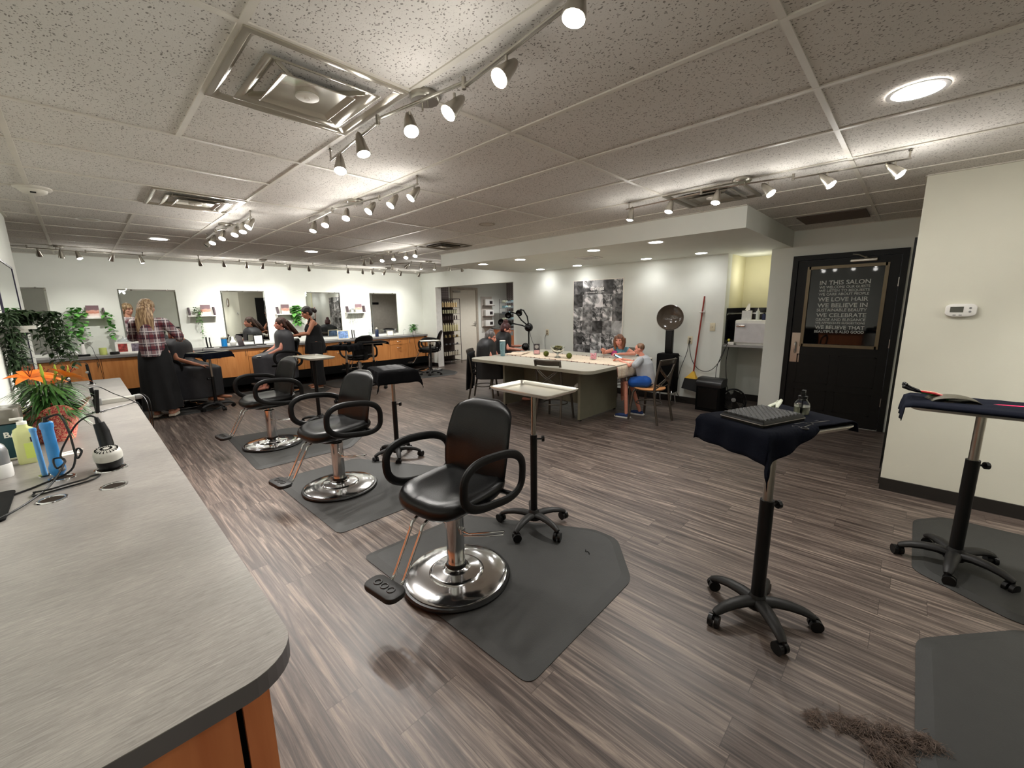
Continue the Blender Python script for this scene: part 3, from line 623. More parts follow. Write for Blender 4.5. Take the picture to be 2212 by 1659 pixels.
# mirrors
def wall_mirror(label, x0, x1, z0, z1):
    t = thing('wall_mirror', label, 'mirror', ((x0+x1)/2, YB, (z0+z1)/2), 0, 'frameless wall mirrors'); w, h = (x1-x0)/2, (z1-z0)/2
    b = MB(); q = 0.022
    b.loft([[(-w, -0.001, -h), (w, -0.001, -h), (w, -0.001, h), (-w, -0.001, h)], [(-w, -0.004, -h), (w, -0.004, -h), (w, -0.004, h), (-w, -0.004, h)], [(-w+q, -0.008, -h+q), (w-q, -0.008, -h+q), (w-q, -0.008, h-q), (-w+q, -0.008, h-q)]]); b.build('glass', M_MIRR, t, smooth=False)
    b = MB()
    for x in (-w*.7, w*.7):
        for z in (-h, h): b.box((x, -0.008, z), (0.02, 0.012, 0.016))
    b.build('clips', M_CHROME, t, smooth=False)
wall_mirror('frameless mirror partly hidden by the end of the near wall', -0.98, -0.285, 0.93, 1.93)
wall_mirror('frameless mirror in front of the stylist in the plaid shirt', 0.51, 1.27, 0.93, 1.925)
wall_mirror('frameless mirror reflecting the seated client and a black door', 1.945, 2.69, 0.93, 1.925)
wall_mirror('frameless mirror behind the black-clad stylist, reflecting the poster', 3.49, 4.24, 0.93, 1.922)
wall_mirror('frameless mirror closest to the doorway, above the small silver frame', 4.975, 5.70, 0.93, 1.918)
t = thing('station_mirror', 'tall mirror on the near wall beside the trailing plants', 'mirror', (-0.35, 5.05, 1.42), 0)
b = MB(); b.bb(0.001, 0.008, -0.63, 0.63, -0.5, 0.5); b.build('glass', M_MIRR, t, smooth=False)
b = MB(); b.bb(0.0, 0.012, -0.645, -0.63, -0.515, 0.515); b.bb(0.0, 0.012, 0.63, 0.645, -0.515, 0.515); b.bb(0, 0.012, -0.645, 0.645, 0.5, 0.515); b.build('edge_trim', mat('dark_edge_trim', (50, 46, 70), 0.3), t, smooth=False)

# ================================================================ FLOOR MATS
def floor_mat(label, pts, bev=0.05, group='grey rubber floor mats'):
    cx = sum(p[0] for p in pts)/len(pts); cy = sum(p[1] for p in pts)/len(pts)
    P = [V3((p[0]-cx, p[1]-cy, 0)) for p in pts]; n = len(P)
    s = 1 if sum(P[i-1].x*P[i].y-P[i].x*P[i-1].y for i in range(n)) > 0 else -1
    def inset(dist):
        Q = []
        for i in range(n):
            a, p, c = P[i-1], P[i], P[(i+1) % n]; t1 = (p-a).normalized(); t2 = (c-p).normalized()
            n1 = V3((-t1.y, t1.x, 0))*s; n2 = V3((-t2.y, t2.x, 0))*s; m_ = (n1+n2).normalized(); Q.append(p+m_*(dist/max(.3, m_.dot(n1))))
        out = []
        for i in range(n):
            a, p, c = Q[i-1], Q[i], Q[(i+1) % n]; r = .06; d1 = (a-p).normalized()*r; d2 = (c-p).normalized()*r
            for k in range(6):
                u = k/5; out.append((p+d1)*(1-u)**2+p*2*u*(1-u)+(p+d2)*u*u)
        return out
    b = MB(); b.loft([[(p.x, p.y, 0.001) for p in inset(0)], [(p.x, p.y, 0.004) for p in inset(0)], [(p.x, p.y, 0.0175) for p in inset(bev)], [(p.x, p.y, 0.018) for p in inset(bev+0.01)]], cap=(True, True))
    o = b.build('floor_mat', M_MATR, None, angle=8); o.location = (cx, cy, 0); tag(o, label, 'floor mat', group); return o
def matshape(x0, y0, s=1):
    return [(x0, y0+.03), (x0+.04, y0), (x0+.93, y0), (x0+1.24, y0+.29), (x0+1.24, y0+.50), (x0+.99, y0+1.27), (x0+.72, y0+1.35), (x0-0.02, y0+1.35)]
floor_mat('angular grey rubber mat under the nearest salon chair', [(1.07, .965), (1.963, .985), (2.285, 1.26), (2.285, 1.44), (1.80, 2.28), (1.03, 2.33)])
floor_mat('angular grey rubber mat under the second salon chair', [(1.04, 2.70), (1.95, 2.68), (2.25, 2.98), (2.25, 3.2), (1.80, 4.05), (1.02, 4.06)])
floor_mat('angular grey rubber mat under the third salon chair', [(1.0, 4.45), (1.93, 4.42), (2.22, 4.72), (2.22, 4.95), (1.78, 5.8), (1.06, 5.93)])
def matb(x0): return [(x0, 9.05), (x0, 8.2), (x0+.3, 7.8), (x0+1.0, 7.8), (x0+1.35, 8.2), (x0+1.35, 9.05)]
for x0, lb in ((.3, 'under the plaid stylist and her client'), (1.95, 'under the long-haired client and her stylist'), (3.35, 'under the chair turned to the mirror'), ):
    floor_mat('dark rubber mat '+lb, matb(x0), 0.03)
floor_mat('dark rubber mat under the chair closest to the doorway', [(4.95, 9.0), (4.95, 7.95), (5.15, 7.75), (5.95, 7.62), (6.25, 7.9), (6.25, 9.0)], 0.03)
floor_mat('grey rubber mat below the thermostat wall, under the towel trolley', [(4.12, -.31), (3.92, -.15), (3.15, -.15), (2.93, -.5), (2.93, -1.5), (4.12, -1.5)])
floor_mat('grey rubber mat beside the heap of cut hair', [(2.88, -.53), (2.47, -.17), (1.72, -.17), (1.62, -.25), (1.62, -1.5), (2.88, -1.5)])

# ================================================================ SALON CHAIR  (faces local -X)
def salon_chair(label, loc, rz, seat_rz=0.0, cover=False):
    t = thing('salon_chair', label, 'chair', loc, rz, 'black hydraulic salon chairs')
    b = MB(); b.lathe([(0.302, 0.0), (0.306, 0.012), (0.30, 0.02), (0.285, 0.022)], 48); b.build('rubber_ring', M_BLACK, t)
    b = MB(); b.lathe([(0.286, 0.018), (0.286, 0.026), (0.27, 0.033), (0.19, 0.038), (0.155, 0.040), (0.145, 0.050), (0.13, 0.053), (0.085, 0.058), (0.068, 0.062), (0.055, 0.075)], 48, cap=(True, True)); b.build('base_disc', M_CHROME, t)
    b = MB(); b.lathe([(0.056, 0.065), (0.059, 0.08), (0.055, 0.092)], 28); b.build('collar', M_BLACK, t)
    b = MB(); b.lathe([(0.05, 0.085), (0.05, 0.385), (0.053, 0.387), (0.053, 0.405), (0.047, 0.41), (0.02, 0.412)], 32); b.build('column', M_CHROME, t)
    b = MB(); b.cyl((0, 0, 0.40), (0, 0, 0.475), 0.018, 16); b.build('piston', M_STEEL, t)
    R = RZ(seat_rz)
    b = MB(); b.M = R
    b.tube([(0, -0.05, .30), (-0.0, -0.11, .30), (0.06, -0.21, .315), (0.105, -0.27, .32), (0.075, -0.285, .32), (0.02, -0.20, .31), (-0.03, -0.10, .30), (-0.0, -0.05, .29)], 0.005, 8); b.cyl((0, 0.05, .31), (0, .09, .31), 0.008); b.box((0, 0.0, .30), (0.03, 0.13, 0.03))
    b.build('pump_lever', M_CHROME, t)
    # seat frame + cushion
    def pr(rings): return rings
    def sq(a, hx, hy, e=3.2):
        c, s_ = cos(a), sin(a); return (hx*abs(c)**(2/e)*(1 if c >= 0 else -1), hy*abs(s_)**(2/e)*(1 if s_ >= 0 else -1))
    N = 40
    def seatring(hx, hy, z, dish=0.0, cx=0.0):
        o = []
        for i in range(N):
            x, y = sq(2*pi*i/N, hx, hy); zz = z + dish*(abs(y)/0.24)**2 - 0.03*max(0, (-x-0.12)/0.14)**1.5 + 0.012*max(0, x/0.25)
            o.append((x+cx, y, zz))
        return o
    b = MB(); b.M = R
    b.loft([seatring(.10, .10, .472), seatring(.20, .19, .478), seatring(.245, .225, .50), seatring(.262, .242, .525), seatring(.265, .245, .548), seatring(.255, .235, .568), seatring(.225, .205, .575, 0.012), seatring(.17, .155, .567, 0.012), seatring(.09, .085, .560, .01), seatring(.02, .02, .558)], cap=(True, True))
    seat = b.build('seat', M_VINYL, t, angle=60)
    b = MB(); b.M = R; b.prism(rrect(.34, .32, .06, 6), .455, .478, .008); b.build('seat_pan', M_BLACK, t)
    # backrest: curved shell leaning back
    b = MB(); b.M = R
    def ring_back(u):  # u 0..1 up the back
        z = 0.50+0.485*u; lean = 0.205+0.03*u+0.085*u*u
        hw = 0.215+0.02*sin(pi*min(1, u*1.15)) - (0.13*max(0, (u-0.84)/0.16)**2.2) - 0.05*max(0, (.12-u)/.12)
        th = 0.036*(1-0.75*max(0, (u-0.9)/0.1)**2)
        o = []; n = 28
        for i in range(n):
            a = 2*pi*i/n; x, y = sq(a, th, hw, 2.6); curve = -0.05*(abs(y)/0.23)**2
            puff = 0.010*cos(pi*min(1, abs(y)/.2))*(1 if x < 0 else -0.3)
            o.append((lean+x+curve-puff, y, z))
        return o
    b.loft([ring_back(u) for u in (0, .04, .1, .2, .35, .5, .65, .78, .86, .91, .95, .98, 1.0)]); b.build('backrest', M_VINYL, t, angle=60)
    b = MB(); b.M = R; b.tube([(.05, 0, .465), (.2, 0, .46), (.27, 0, .50), (.275, 0, .62)], .02, 8, sec=(2.2, .5)); b.build('back_bracket', M_BLACK, t)
    # arm loops
    for s_ in (-1, 1):
        b = MB(); b.M = R; y = s_*0.282; pts = []
        def P(x, z): pts.append((x, y+s_*0.012*sin((z-.5)*4), z))
        n = 44
        for i in range(n):
            a = 2*pi*i/n; c, s2 = cos(a), sin(a); hx, hz = 0.235, 0.128; e = 2.7
            x = hx*abs(c)**(2/e)*(1 if c >= 0 else -1); z = hz*abs(s2)**(2/e)*(1 if s2 >= 0 else -1)
            x += 0.02; z += 0.65 + 0.10*(x/0.25)*(-0.25) - (0.02*max(0, x/.25) if z < 0 else 0)
            P(x, z)
        b.tube(pts, 0.021, 10, sec=(1.12, .75), closed=True, upv=V3((0, 1, 0)))
        b.tube([(.03, s_*.20, .505), (.03, s_*.275, .503)], 0.014, 8); b.tube([(.17, s_*.17, .51), (.17, s_*.278, .515)], 0.014, 8)
        b.build('armrest', M_ARM, t)
    # footrest
    f = MB(); f.M = R
    for s_ in (-1, 1):
        f.tube([(-.10, s_*.035, .468), (-.22, s_*.038, .462), (-.262, s_*.038, .44), (-.275, s_*.038, .41), (-.385, s_*.036, .225), (-.40, s_*.036, .205), (-.45, s_*.036, .195)], .0085, 10)
    fr = f.build('footrest', M_CHROME, t)
    f = MB(); f.M = R; f.prism(rrect(.11, .225, .042, 6, -.475, 0), .19, .22, .01); pad = f.build('foot_pad', M_CHAR, fr)
    f = MB(); f.M = R
    for y in (-.05, 0, .05):
        f.torus((-.475, y, .221), .018, .004, 12, 6, M=None)
    f.build('pad_ridges', M_CHAR, pad)
    return t
ch = salon_chair('nearest black salon chair, in front of the empty silver tray trolley', (1.30, 1.725, 0.018), radians(7))
dup(ch, (1.375, 3.43, 0.018), radians(6), 'second black salon chair of the row along the grey counter')
dup(ch, (1.36, 5.18, 0.018), radians(5), 'third black salon chair, closest to the seated long-haired client')
dup(ch, (4.05, 8.5, 0.018), radians(-82), 'black salon chair turned to the mirror, its back towards the cloth-covered trolley')
dup(ch, (5.9, 8.55, 0.018), radians(-40), 'black salon chair closest to the doorway, behind the slim trolley')
dup(ch, (2.55, 8.52, 0.018), radians(2), 'black salon chair under the long-haired client in the grey cape')
dup(ch, (1.02, 8.42, 0.018), radians(140), 'black salon chair under the caped client beside the plaid stylist')

# ================================================================ TROLLEYS
def trolley(label, x, y, z, rz, arm_rz, zsplit=0.62, tray=(0.49, 0.35), fz=0.0, knob=0.0, chrome=0.93, broad=False, group='tray trolleys'):
    kb = 1.15 if broad else 1.0
    t = thing('tray_trolley', label, 'trolley', (x, y, fz), 0, group)
    b = MB(); b.lathe([(.045, .055), (.048, .07), (.04, .105), (.03, .125)], 20)
    base = b.build('hub', M_CHAR, t)
    for k in range(5):
        a = arm_rz+2*pi*k/5; R = RZ(a)
        b = MB(); b.M = R; pts = [(.02, 0, .085), (.08, 0, .096), (.14, 0, .094), (.19, 0, .084), (.225, 0, .07), (.24, 0, .062)]
        b.tube(pts, [.034*kb, .031*kb, .028*kb, .025*kb, .021*kb, .016*kb], 12, sec=(.9, .66)); leg = b.build('leg', M_CHAR, t)
        b = MB(); b.M = R; cx = .237; b.cyl((cx, 0, .045), (cx, 0, .075), .008); b.M = R @ T(cx, 0, 0) @ RZ(a*2.3+1)
        for s_ in (-1, 1): b.cyl((.010, s_*.006, .029), (.010, s_*.024, .029), .0285, 20)
        b.box((.004, 0, .042), (.03, .03, .016)); b.build('caster', M_BLACK, leg)
    b = MB(); b.cyl((0, 0, .1), (0, 0, zsplit), .030 if broad else .024, 20); b.build('lower_pole', M_BLACK, t)
    b = MB(); b.cyl((0, 0, zsplit-.01), (0, 0, z-.023), .021 if broad else .017, 18); b.build('upper_pole', M_STEEL if chrome else M_BLACK, t)
    b = MB(); b.M = RZ(knob); b.cyl((.015, 0, zsplit-.03), (.06, 0, zsplit-.03), .006, 8); b.cyl((.055, 0, zsplit-.03), (.072, 0, zsplit-.03), .02, 9); b.build('knob', M_BLACK, t)
    # tray
    L, Wd = tray; R = RZ(rz)
    b = MB(); b.M = R @ T(0, 0, z)
    def ring(dx, zz, r): return [(p[0], p[1], zz) for p in rrect(L-2*dx, Wd-2*dx, r, 5)]
    b.loft([ring(.032, -.021, .02), ring(.014, -.012, .028), ring(0, .003, .035), ring(0, .007, .035), ring(.012, .008, .028), ring(.018, .0, .024), ring(.024, -.012, .02), ring(.034, -.016, .016), ring(.06, -.0165, .01)]); b.build('tray', M_TRAY, t, angle=30)
    b = MB(); b.M = R; b.box((0, 0, z-.024), (.24, .03, .006)); b.box((0, 0, z-.025), (.03, .2, .006)); b.build('tray_bracket', M_BLACK, t)
    return t
trolley('tray trolley with an empty silver tray behind the nearest salon chair', 2.02, 1.765, .984, radians(90), radians(118), .665, (.515, .34), 0.018, knob=radians(-40))
def cloth(name, label, mt, L, Wd, z, M, over=(.06, .06, .06, .06), seed=1, group=None, thick=.004, sag=None, taper=0):
    "towel over a tray: over = how far it hangs past +x,-x,+y,-y ; corner = extra droop"
    random.seed(seed); hx, hy = L/2, Wd/2; ox1, ox0, oy1, oy0 = over
    X0, X1, Y0, Y1 = -hx-ox0, hx+ox1, -hy-oy0, hy+oy1
    def fn(u, v):
        x = X0+(X1-X0)*u; Yb = Y0 if not taper else -hy+.004-(oy0)*max(0, 1-u*taper)**.8; y = Yb+(Y1-Yb)*v; zz = z+.009; ax = max(0, abs(x)-hx); ay = max(0, abs(y)-hy)
        d = sqrt(ax*ax+ay*ay); sx = 1 if x > 0 else -1; sy = 1 if y > 0 else -1
        nx = sx*(min(abs(x), hx)+.014+min(ax, .5)*.12) if ax > 0 else x
        ny = sy*(min(abs(y), hy)+.014+min(ay, .5)*.12) if ay > 0 else y
        c = mnoise.noise(V3((x*9+seed, y*9, seed)))*.006
        if d > 0:
            zz -= d*0.97; fold = .007*sin((x*1.0 if ay > ax else y)*46+seed)*min(1, d/.05)
            if ax > 0: nx += sx*fold
            if ay > 0: ny += sy*fold
            if ax > 0 and ay > 0:
                k = min(ax, ay); nx += sx*k*.25; ny += sy*k*.25; zz -= k*.25
        else: zz += abs(c)*.8+.001
        return (nx, ny, zz)
    b = MB(); b.sheet(fn, 34, 34); o = b.build(name, mt, None, angle=70); o.matrix_world = M
    md = o.modifiers.new('solid', 'SOLIDIFY'); md.thickness = thick; md.offset = 1
    return tag(o, label, 'towel', group)
# trolley with the quilted case
RZ3 = atan2(-.23, .44)
trolley('tray trolley in open floor holding the quilted black case', 2.135, .405, .998, RZ3, radians(75), .62, (.51, .36), knob=radians(-35), broad=True)
CX3, CY3 = 2.135, .405
# ---------------------------------------------------------------- more trolleys and their loads
M3 = T(CX3, CY3, 0) @ RZ(RZ3)
cloth('towel', 'navy towel draped over the trolley under the quilted case and spray bottle', M_NAVY, .50, .35, 1.009, M3, (.05, .115, .02, .15), 3, taper=1.7)
ZC = 1.02
def local(Mx, x, y, z): return Mx @ V3((x, y, z))
t = thing('quilted_case', 'black glossy quilted zip case on the navy towel', 'case', tuple(local(M3, -.085, .0, ZC)), RZ3+radians(6))
def quilt():
    b = MB(); Lx, Ly, h = .275, .205, .034
    def top(u, v):
        x = (u-.5)*Lx; y = (v-.5)*Ly; e = min(u, 1-u, v, 1-v); a = (x+y)/.025; c = (x-y)/.025
        q = min(abs(a-round(a)), abs(c-round(c)))*2
        return (x, y, h*min(1, (e/.06)**.5)*.55+h*.45+.0024*min(1, q*1.8)*(1 if e > .03 else 0))
    b.sheet(top, 110, 82); out = rrect(Lx, Ly, .006, 3); b.loft([[(x, y, 0) for x, y in out], [(x, y, h*.46) for x, y in out]])
    return b
quilt().build('case_body', mat('gloss_vinyl', (13, 13, 9), 0.42, spec=.25), t, angle=25)
b = MB(); out = rrect(.279, .209, .01, 4); b.tube([(x, y, .015) for x, y in out], .0022, 6, closed=True); b.build('zipper', M_DSTEEL, t)
def shears(lbl, M, s=1.0):
    o = thing('hair_shears', lbl, 'scissors', (0, 0, 0)); o.matrix_world = M
    b = MB(); b.tube([(-.075, .002, 0), (0, 0, 0), (.085*s, -.001, 0)], [.004, .0042, .0008], 6, sec=(1, .45)); b.tube([(-.07, -.010, .002), (0, 0, .002), (.083*s, .001, .002)], [.004, .0042, .0008], 6, sec=(1, .45)); b.build('blades', M_CHROME, o)
    b = MB(); b.torus((-.088, .012, 0), .013, .003, 16, 6); b.torus((-.086, -.022, .002), .013, .003, 16, 6); b.build('finger_rings', M_BLACK, o)
shears('black handled scissors on the navy towel in front of the quilted case', M3 @ T(.03, -.142, ZC+.001) @ RZ(.1))
shears('second pair of shears beside the quilted case, tips towards the bottle', M3 @ T(.115, -.125, ZC+.001) @ RZ(-.15))
t = thing('comb', 'slim black cutting comb beside the scissors on the navy towel', 'comb', (0, 0, 0)); t.matrix_world = M3 @ T(.06, -.108, ZC+.002) @ RZ(.03)
b = MB(); b.box((0, 0, 0), (.18, .008, .003)); b.build('spine', M_BLACK, t)
b = MB()
for i in range(42): b.box((-.085+i*.0041, -.011, 0), (.0016, .016, .0018))
b.build('teeth', M_BLACK, t)
random.seed(5)
for i, (dx, dy, a, lb) in enumerate([(.045, .075, .35, 'white clip closest to the quilted case'), (.065, .085, .15, 'white clip in the middle of the small heap'), (.085, .06, .5, 'white clip on the spray bottle side of the heap')]):
    t = thing('hair_clip', lb+' on the towel edge', 'clip', (0, 0, 0), 0, None); t.matrix_world = M3 @ T(dx, dy, ZC+.012+.028*i*.5) @ RZ(a) @ RY(-.2)
    b = MB(); b.tube([(-.04, 0, 0), (0, 0, .006), (.045, 0, .004)], [.004, .008, .006], 8, sec=(1.3, .6)); b.ball((.045, 0, .004), .007); b.build('upper_jaw', mat('ivory_plastic', (214, 218, 196), .5), t)
    b = MB(); b.tube([(-.04, 0, -.003), (0, .004, -.004), (.04, .01, -.004)], [.004, .007, .006], 8, sec=(1.3, .5)); b.ball((.042, .011, -.004), .007); b.build('lower_jaw', MATS['ivory_plastic'], t)
def bottle_parts(t, r, h, mt, liquid=None, fill=.6, neck=.35):
    b = MB(); b.lathe([(r*.9, 0), (r, .006), (r, h*.62), (r*.94, h*.72), (r*.7, h*.84), (r*neck, h*.92), (r*neck, h)], 24); b.build('bottle_body', mt, t)
    if liquid: b = MB(); b.lathe([(r*.86, .006), (r*.94, .012), (r*.94, h*fill), (.001, h*fill)], 24); b.build('liquid', liquid, t)
t = thing('spray_bottle', 'round clear pump bottle half full of pale liquid on the navy towel', 'bottle', tuple(local(M3, .155, .0, ZC-.004)), 0)
bottle_parts(t, .031, .082, M_GLASS, mat('cloudy_liquid', (196, 198, 178), .2, trans=.55), .52, .55)
b = MB(); b.lathe([(.019, .08), (.019, .092), (.01, .094), (.01, .108)], 16); b.box((.006, 0, .112), (.03, .014, .012)); b.cyl((0, 0, .01), (0, 0, .08), .0018, 6); b.build('pump', M_BLACK, t)
# towel trolley by the thermostat wall
trolley('tray trolley beside the thermostat wall, carrying clips and a pink comb', 3.34, -.32, .952, radians(92), radians(100), .66, (.60, .36), .0, knob=radians(-60), broad=True)
MR = T(3.34, -.32, 0) @ RZ(radians(92))
cloth('towel', 'dark navy towel over the trolley beside the thermostat wall', M_NAVY, .59, .345, .963, MR, (.10, .06, .02, .03), 8)
ZR = .972
t = thing('leather_wallet', 'folded dark olive leather case holding coloured clips', 'case', tuple(local(MR, .12, .0, ZR)), radians(92)+.2)
b = MB(); b.sheet(lambda u, v: ((u-.5)*.2, (v-.5)*.13, .006+.036*sin(pi*min(1, max(0,u)*1.0))**.5*(.7+.3*sin(pi*v))), 16, 10); o = b.build('flap', mat('olive_leather', (66, 62, 50), .55, bump=.2), t); md = o.modifiers.new('s', 'SOLIDIFY'); md.thickness = .004
b = MB(); b.prism(rrect(.19, .125, .01), .0, .006, .002); b.build('pocket', MATS['olive_leather'], t)
for i, (c, nm_, dy, a) in enumerate([((150, 26, 34), 'red', .03, .25), ((214, 150, 130), 'pale pink', .012, .1), ((40, 120, 60), 'green', -.008, -.1), ((36, 120, 176), 'blue', -.03, -.3)]):
    t = thing('sectioning_clip', nm_+' long hair clip sticking out of the olive leather case', 'clip', (0, 0, 0)); t.matrix_world = MR @ T(.20, dy, ZR+.026+(.012 if i < 2 else 0)) @ RZ(.1+a) @ RY(-.22) @ SCL(1.35, 1.5, 1.6)
    b = MB(); b.tube([(-.05, 0, 0), (0, 0, .003), (.045, 0, 0)], [.006, .0075, .005], 8, sec=(1.1, .6)); b.build('clip_body', mat(nm_.replace(' ', '_')+'_plastic', c, .25), t)
    b = MB(); b.tube([(.045, 0, 0), (.075, .004, .006), (.1, .002, .012)], [.004, .003, .004], 6); b.tube([(.045, 0, 0), (.075, -.008, -.002), (.095, -.012, .002)], [.004, .003, .005], 6); b.ball((.1, .002, .013), .006); b.ball((.095, -.012, .003), .006); b.build('clip_tips', M_BLACK, t)
t = thing('tail_comb', 'bright pink comb lying on the navy towel by the thermostat wall', 'comb', (0, 0, 0)); t.matrix_world = MR @ T(-.13, -.03, ZR+.004) @ RZ(.1)
b = MB(); b.tube([(.10, 0, 0), (.04, 0, .001), (-.12, 0, .002)], [.003, .009, .011], 8, sec=(1, .35)); b.build('handle', mat('pink_plastic', (240, 40, 90), .3), t)
b = MB(); b.box((-.12, 0, .004), (.12, .006, .003)); b.build('stripe', mat('pale_pink_plastic', (250, 150, 160), .3), t)

MT_ = []
trolley('towel-covered trolley behind the second salon chair', 2.13, 3.76, .925, radians(75), radians(100), .60, (.49, .36), 0.0, knob=radians(-50))
M2 = T(2.13, 3.76, 0) @ RZ(radians(75))
cloth('towel', 'crumpled black towel over the trolley behind the second salon chair', M_BLKT, .47, .34, .932, M2, (.05, .12, .12, .11), 12)
b = MB(); random.seed(4)
b.sheet(lambda u, v: ((u-.5)*.34, (v-.5)*.24, .947+.022*sin(pi*u)*sin(pi*v)+.012*abs(mnoise.noise(V3((u*5, v*5, 2))))), 20, 16); o = b.build('folded_cape', mat('charcoal_cape', (44, 44, 46), .7), None, angle=70); o.matrix_world = M2; o.modifiers.new('s', 'SOLIDIFY').thickness = .008; tag(o, 'charcoal cape folded on top of the towel-covered trolley', 'cape')
trolley('trolley with an empty silver tray beside the long-haired client', 2.10, 5.72, .92, radians(92), radians(60), .9, (.60, .34), 0.0, chrome=0)
trolley('trolley with a towel in front of the seated caped client at the clipper station', 1.32, 7.80, .90, radians(30), radians(140), .52, (.46, .34), 0.018, knob=radians(200))
MC = T(1.32, 7.80, 0) @ RZ(radians(30)); cloth('towel', 'navy towel on the trolley by the plaid stylist', M_NAVY, .44, .32, .907, MC, (.05, .05, .05, .09), 21)
trolley('trolley with a black towel and brushes next to the black-clad stylist', 3.02, 6.78, .94, radians(35), radians(30), .66, (.48, .35), 0.0, knob=radians(160))
MD = T(3.02, 6.78, 0) @ RZ(radians(35)); cloth('towel', 'black towel heaped with brushes on the trolley by the black-clad stylist', M_BLKT, .46, .33, .947, MD, (.05, .07, .06, .10), 31)
trolley('trolley with a black towel in front of the chair turned to the mirror', 3.9, 7.55, .90, radians(-10), radians(75), .55, (.48, .35), 0.0, chrome=1)
ME = T(3.9, 7.55, 0) @ RZ(radians(-10)); cloth('towel', 'black towel on the trolley in front of the chair turned to the mirror', M_BLKT, .46, .33, .907, ME, (.06, .05, .10, .02), 41)
trolley('slim trolley with a bare silver tray near the doorway', 5.55, 8.0, .80, radians(-30), radians(10), .72, (.46, .33), 0.0)
for i, (x, y, a, lb) in enumerate([(-.12, .03, .3, 'dark round brush on the heaped towel, nearest the mirror'), (-.05, -.06, -.2, 'dark round brush on the heaped towel, at its middle'), (.07, .02, .8, 'dark round brush on the heaped towel, by the far corner')]):
    t = thing('hair_brush', lb, 'brush', (0, 0, 0)); t.matrix_world = MD @ T(x, y, .985) @ RZ(a)
    b = MB(); b.cyl((-.1, 0, 0), (-.0, 0, 0), .007, 10); b.build('handle', mat('brush_handle', (120, 84, 60), .4), t)
    b = MB(); b.lathe([(.01, 0), (.022, .008), (.022, .08), (.01, .088)], 14, aim((0, 0, 0), (1, 0, 0))); b.build('bristles', M_BLKM, t)

# ================================================================ TABLE AREA
ZTB = .762
t = thing('work_table', 'big pale laminate table on sage panels in front of the poster', 'table', (0, 0, 0))
b = MB(); out = rrect(1.76, 2.22, .14, 8, 5.0, 3.83); b.prism(out, ZTB-.042, ZTB-.004); b.build('edge', mat('table_edge', (150, 147, 132), .5), t, smooth=False)
b = MB(); b.prism(out, ZTB-.004, ZTB); b.build('tabletop', M_TABLE, t, smooth=False)
b = MB(); b.bb(4.5, 5.45, 3.10, 3.14, 0.02, ZTB-.042); b.build('end_panel', M_PANEL, t, smooth=False)
b = MB(); b.bb(4.5, 5.45, 4.52, 4.56, 0.02, ZTB-.042); b.build('end_panel', M_PANEL, t, smooth=False)
b = MB(); b.bb(4.95, 4.99, 3.14, 4.52, 0.12, ZTB-.042); b.build('centre_panel', M_PANEL, t, smooth=False)
b = MB()
for x in (4.53, 5.42):
    for y in (3.12, 4.54): b.cyl((x, y, 0), (x, y, .02), .022)
b.build('glides', M_CHAR, t)
def runner_mat():
    m, nt, bs = nodes('woven_runner'); tc = nt.nodes.new('ShaderNodeTexCoord'); x = sep(nt, tc.outputs['Object'])
    wv = nt.nodes.new('ShaderNodeTexNoise'); wv.inputs['Scale'].default_value = 90; nt.links.new(tc.outputs['Object'], wv.inputs['Vector'])
    a = math_n(nt, 'ABSOLUTE', x[0]); e = math_n(nt, 'GREATER_THAN', a, .315)
    s1 = math_n(nt, 'LESS_THAN', math_n(nt, 'ABSOLUTE', math_n(nt, 'SUBTRACT', math_n(nt, 'FRACT', math_n(nt, 'MULTIPLY', x[0], 7)), .5)), .06)
    c = ramp(nt, wv.outputs[0], [(.35, (208, 190, 164)), (.65, (232, 218, 196))])
    mx = nt.nodes.new('ShaderNodeMix'); mx.data_type = 'RGBA'; nt.links.new(math_n(nt, 'MULTIPLY', e, .75), mx.inputs[0]); nt.links.new(c, mx.inputs[6]); mx.inputs[7].default_value = (*s2l((120, 50, 46)), 1)
    mx2 = nt.nodes.new('ShaderNodeMix'); mx2.data_type = 'RGBA'; nt.links.new(math_n(nt, 'MULTIPLY', s1, .35), mx2.inputs[0]); nt.links.new(mx.outputs[2], mx2.inputs[6]); mx2.inputs[7].default_value = (*s2l((190, 140, 110)), 1)
    nt.links.new(mx2.outputs[2], bs.inputs['Base Color']); bs.inputs['Roughness'].default_value = .95; return m
MRUN = runner_mat()
b = MB()
def rf(u, v):
    y = -1.18+2.36*v+0.0; x = (u-.5)*.66; z = .004+.0015*sin(y*9+x*5); d = max(0, -1.11-y+0.0)
    ye = -1.115
    if y < ye-.0: pass
    return (x, y, z)
def rf2(u, v):
    s = -1.28+2.30*v; x = (u-.5)*.66; ye = -1.10
    if s < ye: d = ye-s; return (x+.01*sin(d*30+x*9), ye-.012-.02*sin(min(1, d/.05)*pi/2)-.008*sin(x*30)*min(1, d/.1), .004-d*.98)
    return (x, s, .004+.0012*sin(s*9+x*5))
b.sheet(rf2, 16, 60); run = b.build('table_runner', MRUN, None, angle=60, loc=(5.1, 3.83, ZTB)); run.rotation_euler = (0, 0, radians(-1)); run.modifiers.new('s', 'SOLIDIFY').thickness = .002
tag(run, 'woven cream runner with red edges hanging over the table end', 'table runner')
b = MB(); random.seed(3)
for i in range(56):
    x = -.32+i*.0117; b.tube([(x, -1.132, -.172), (x+random.uniform(-.01, .01), -1.138, -.2), (x+random.uniform(-.012, .012), -1.136, -.225)], .0028, 5)
b.build('fringe', mat('dark_fringe', (50, 38, 34), .9), run)
b = MB()
for s_ in (-1, 1):
    for i in range(20):
        y = -1.0+i*.1; b.ball((s_*.333, y+random.uniform(-.02, .02), .005), (.007, .012, .006), nu=8, nv=5)
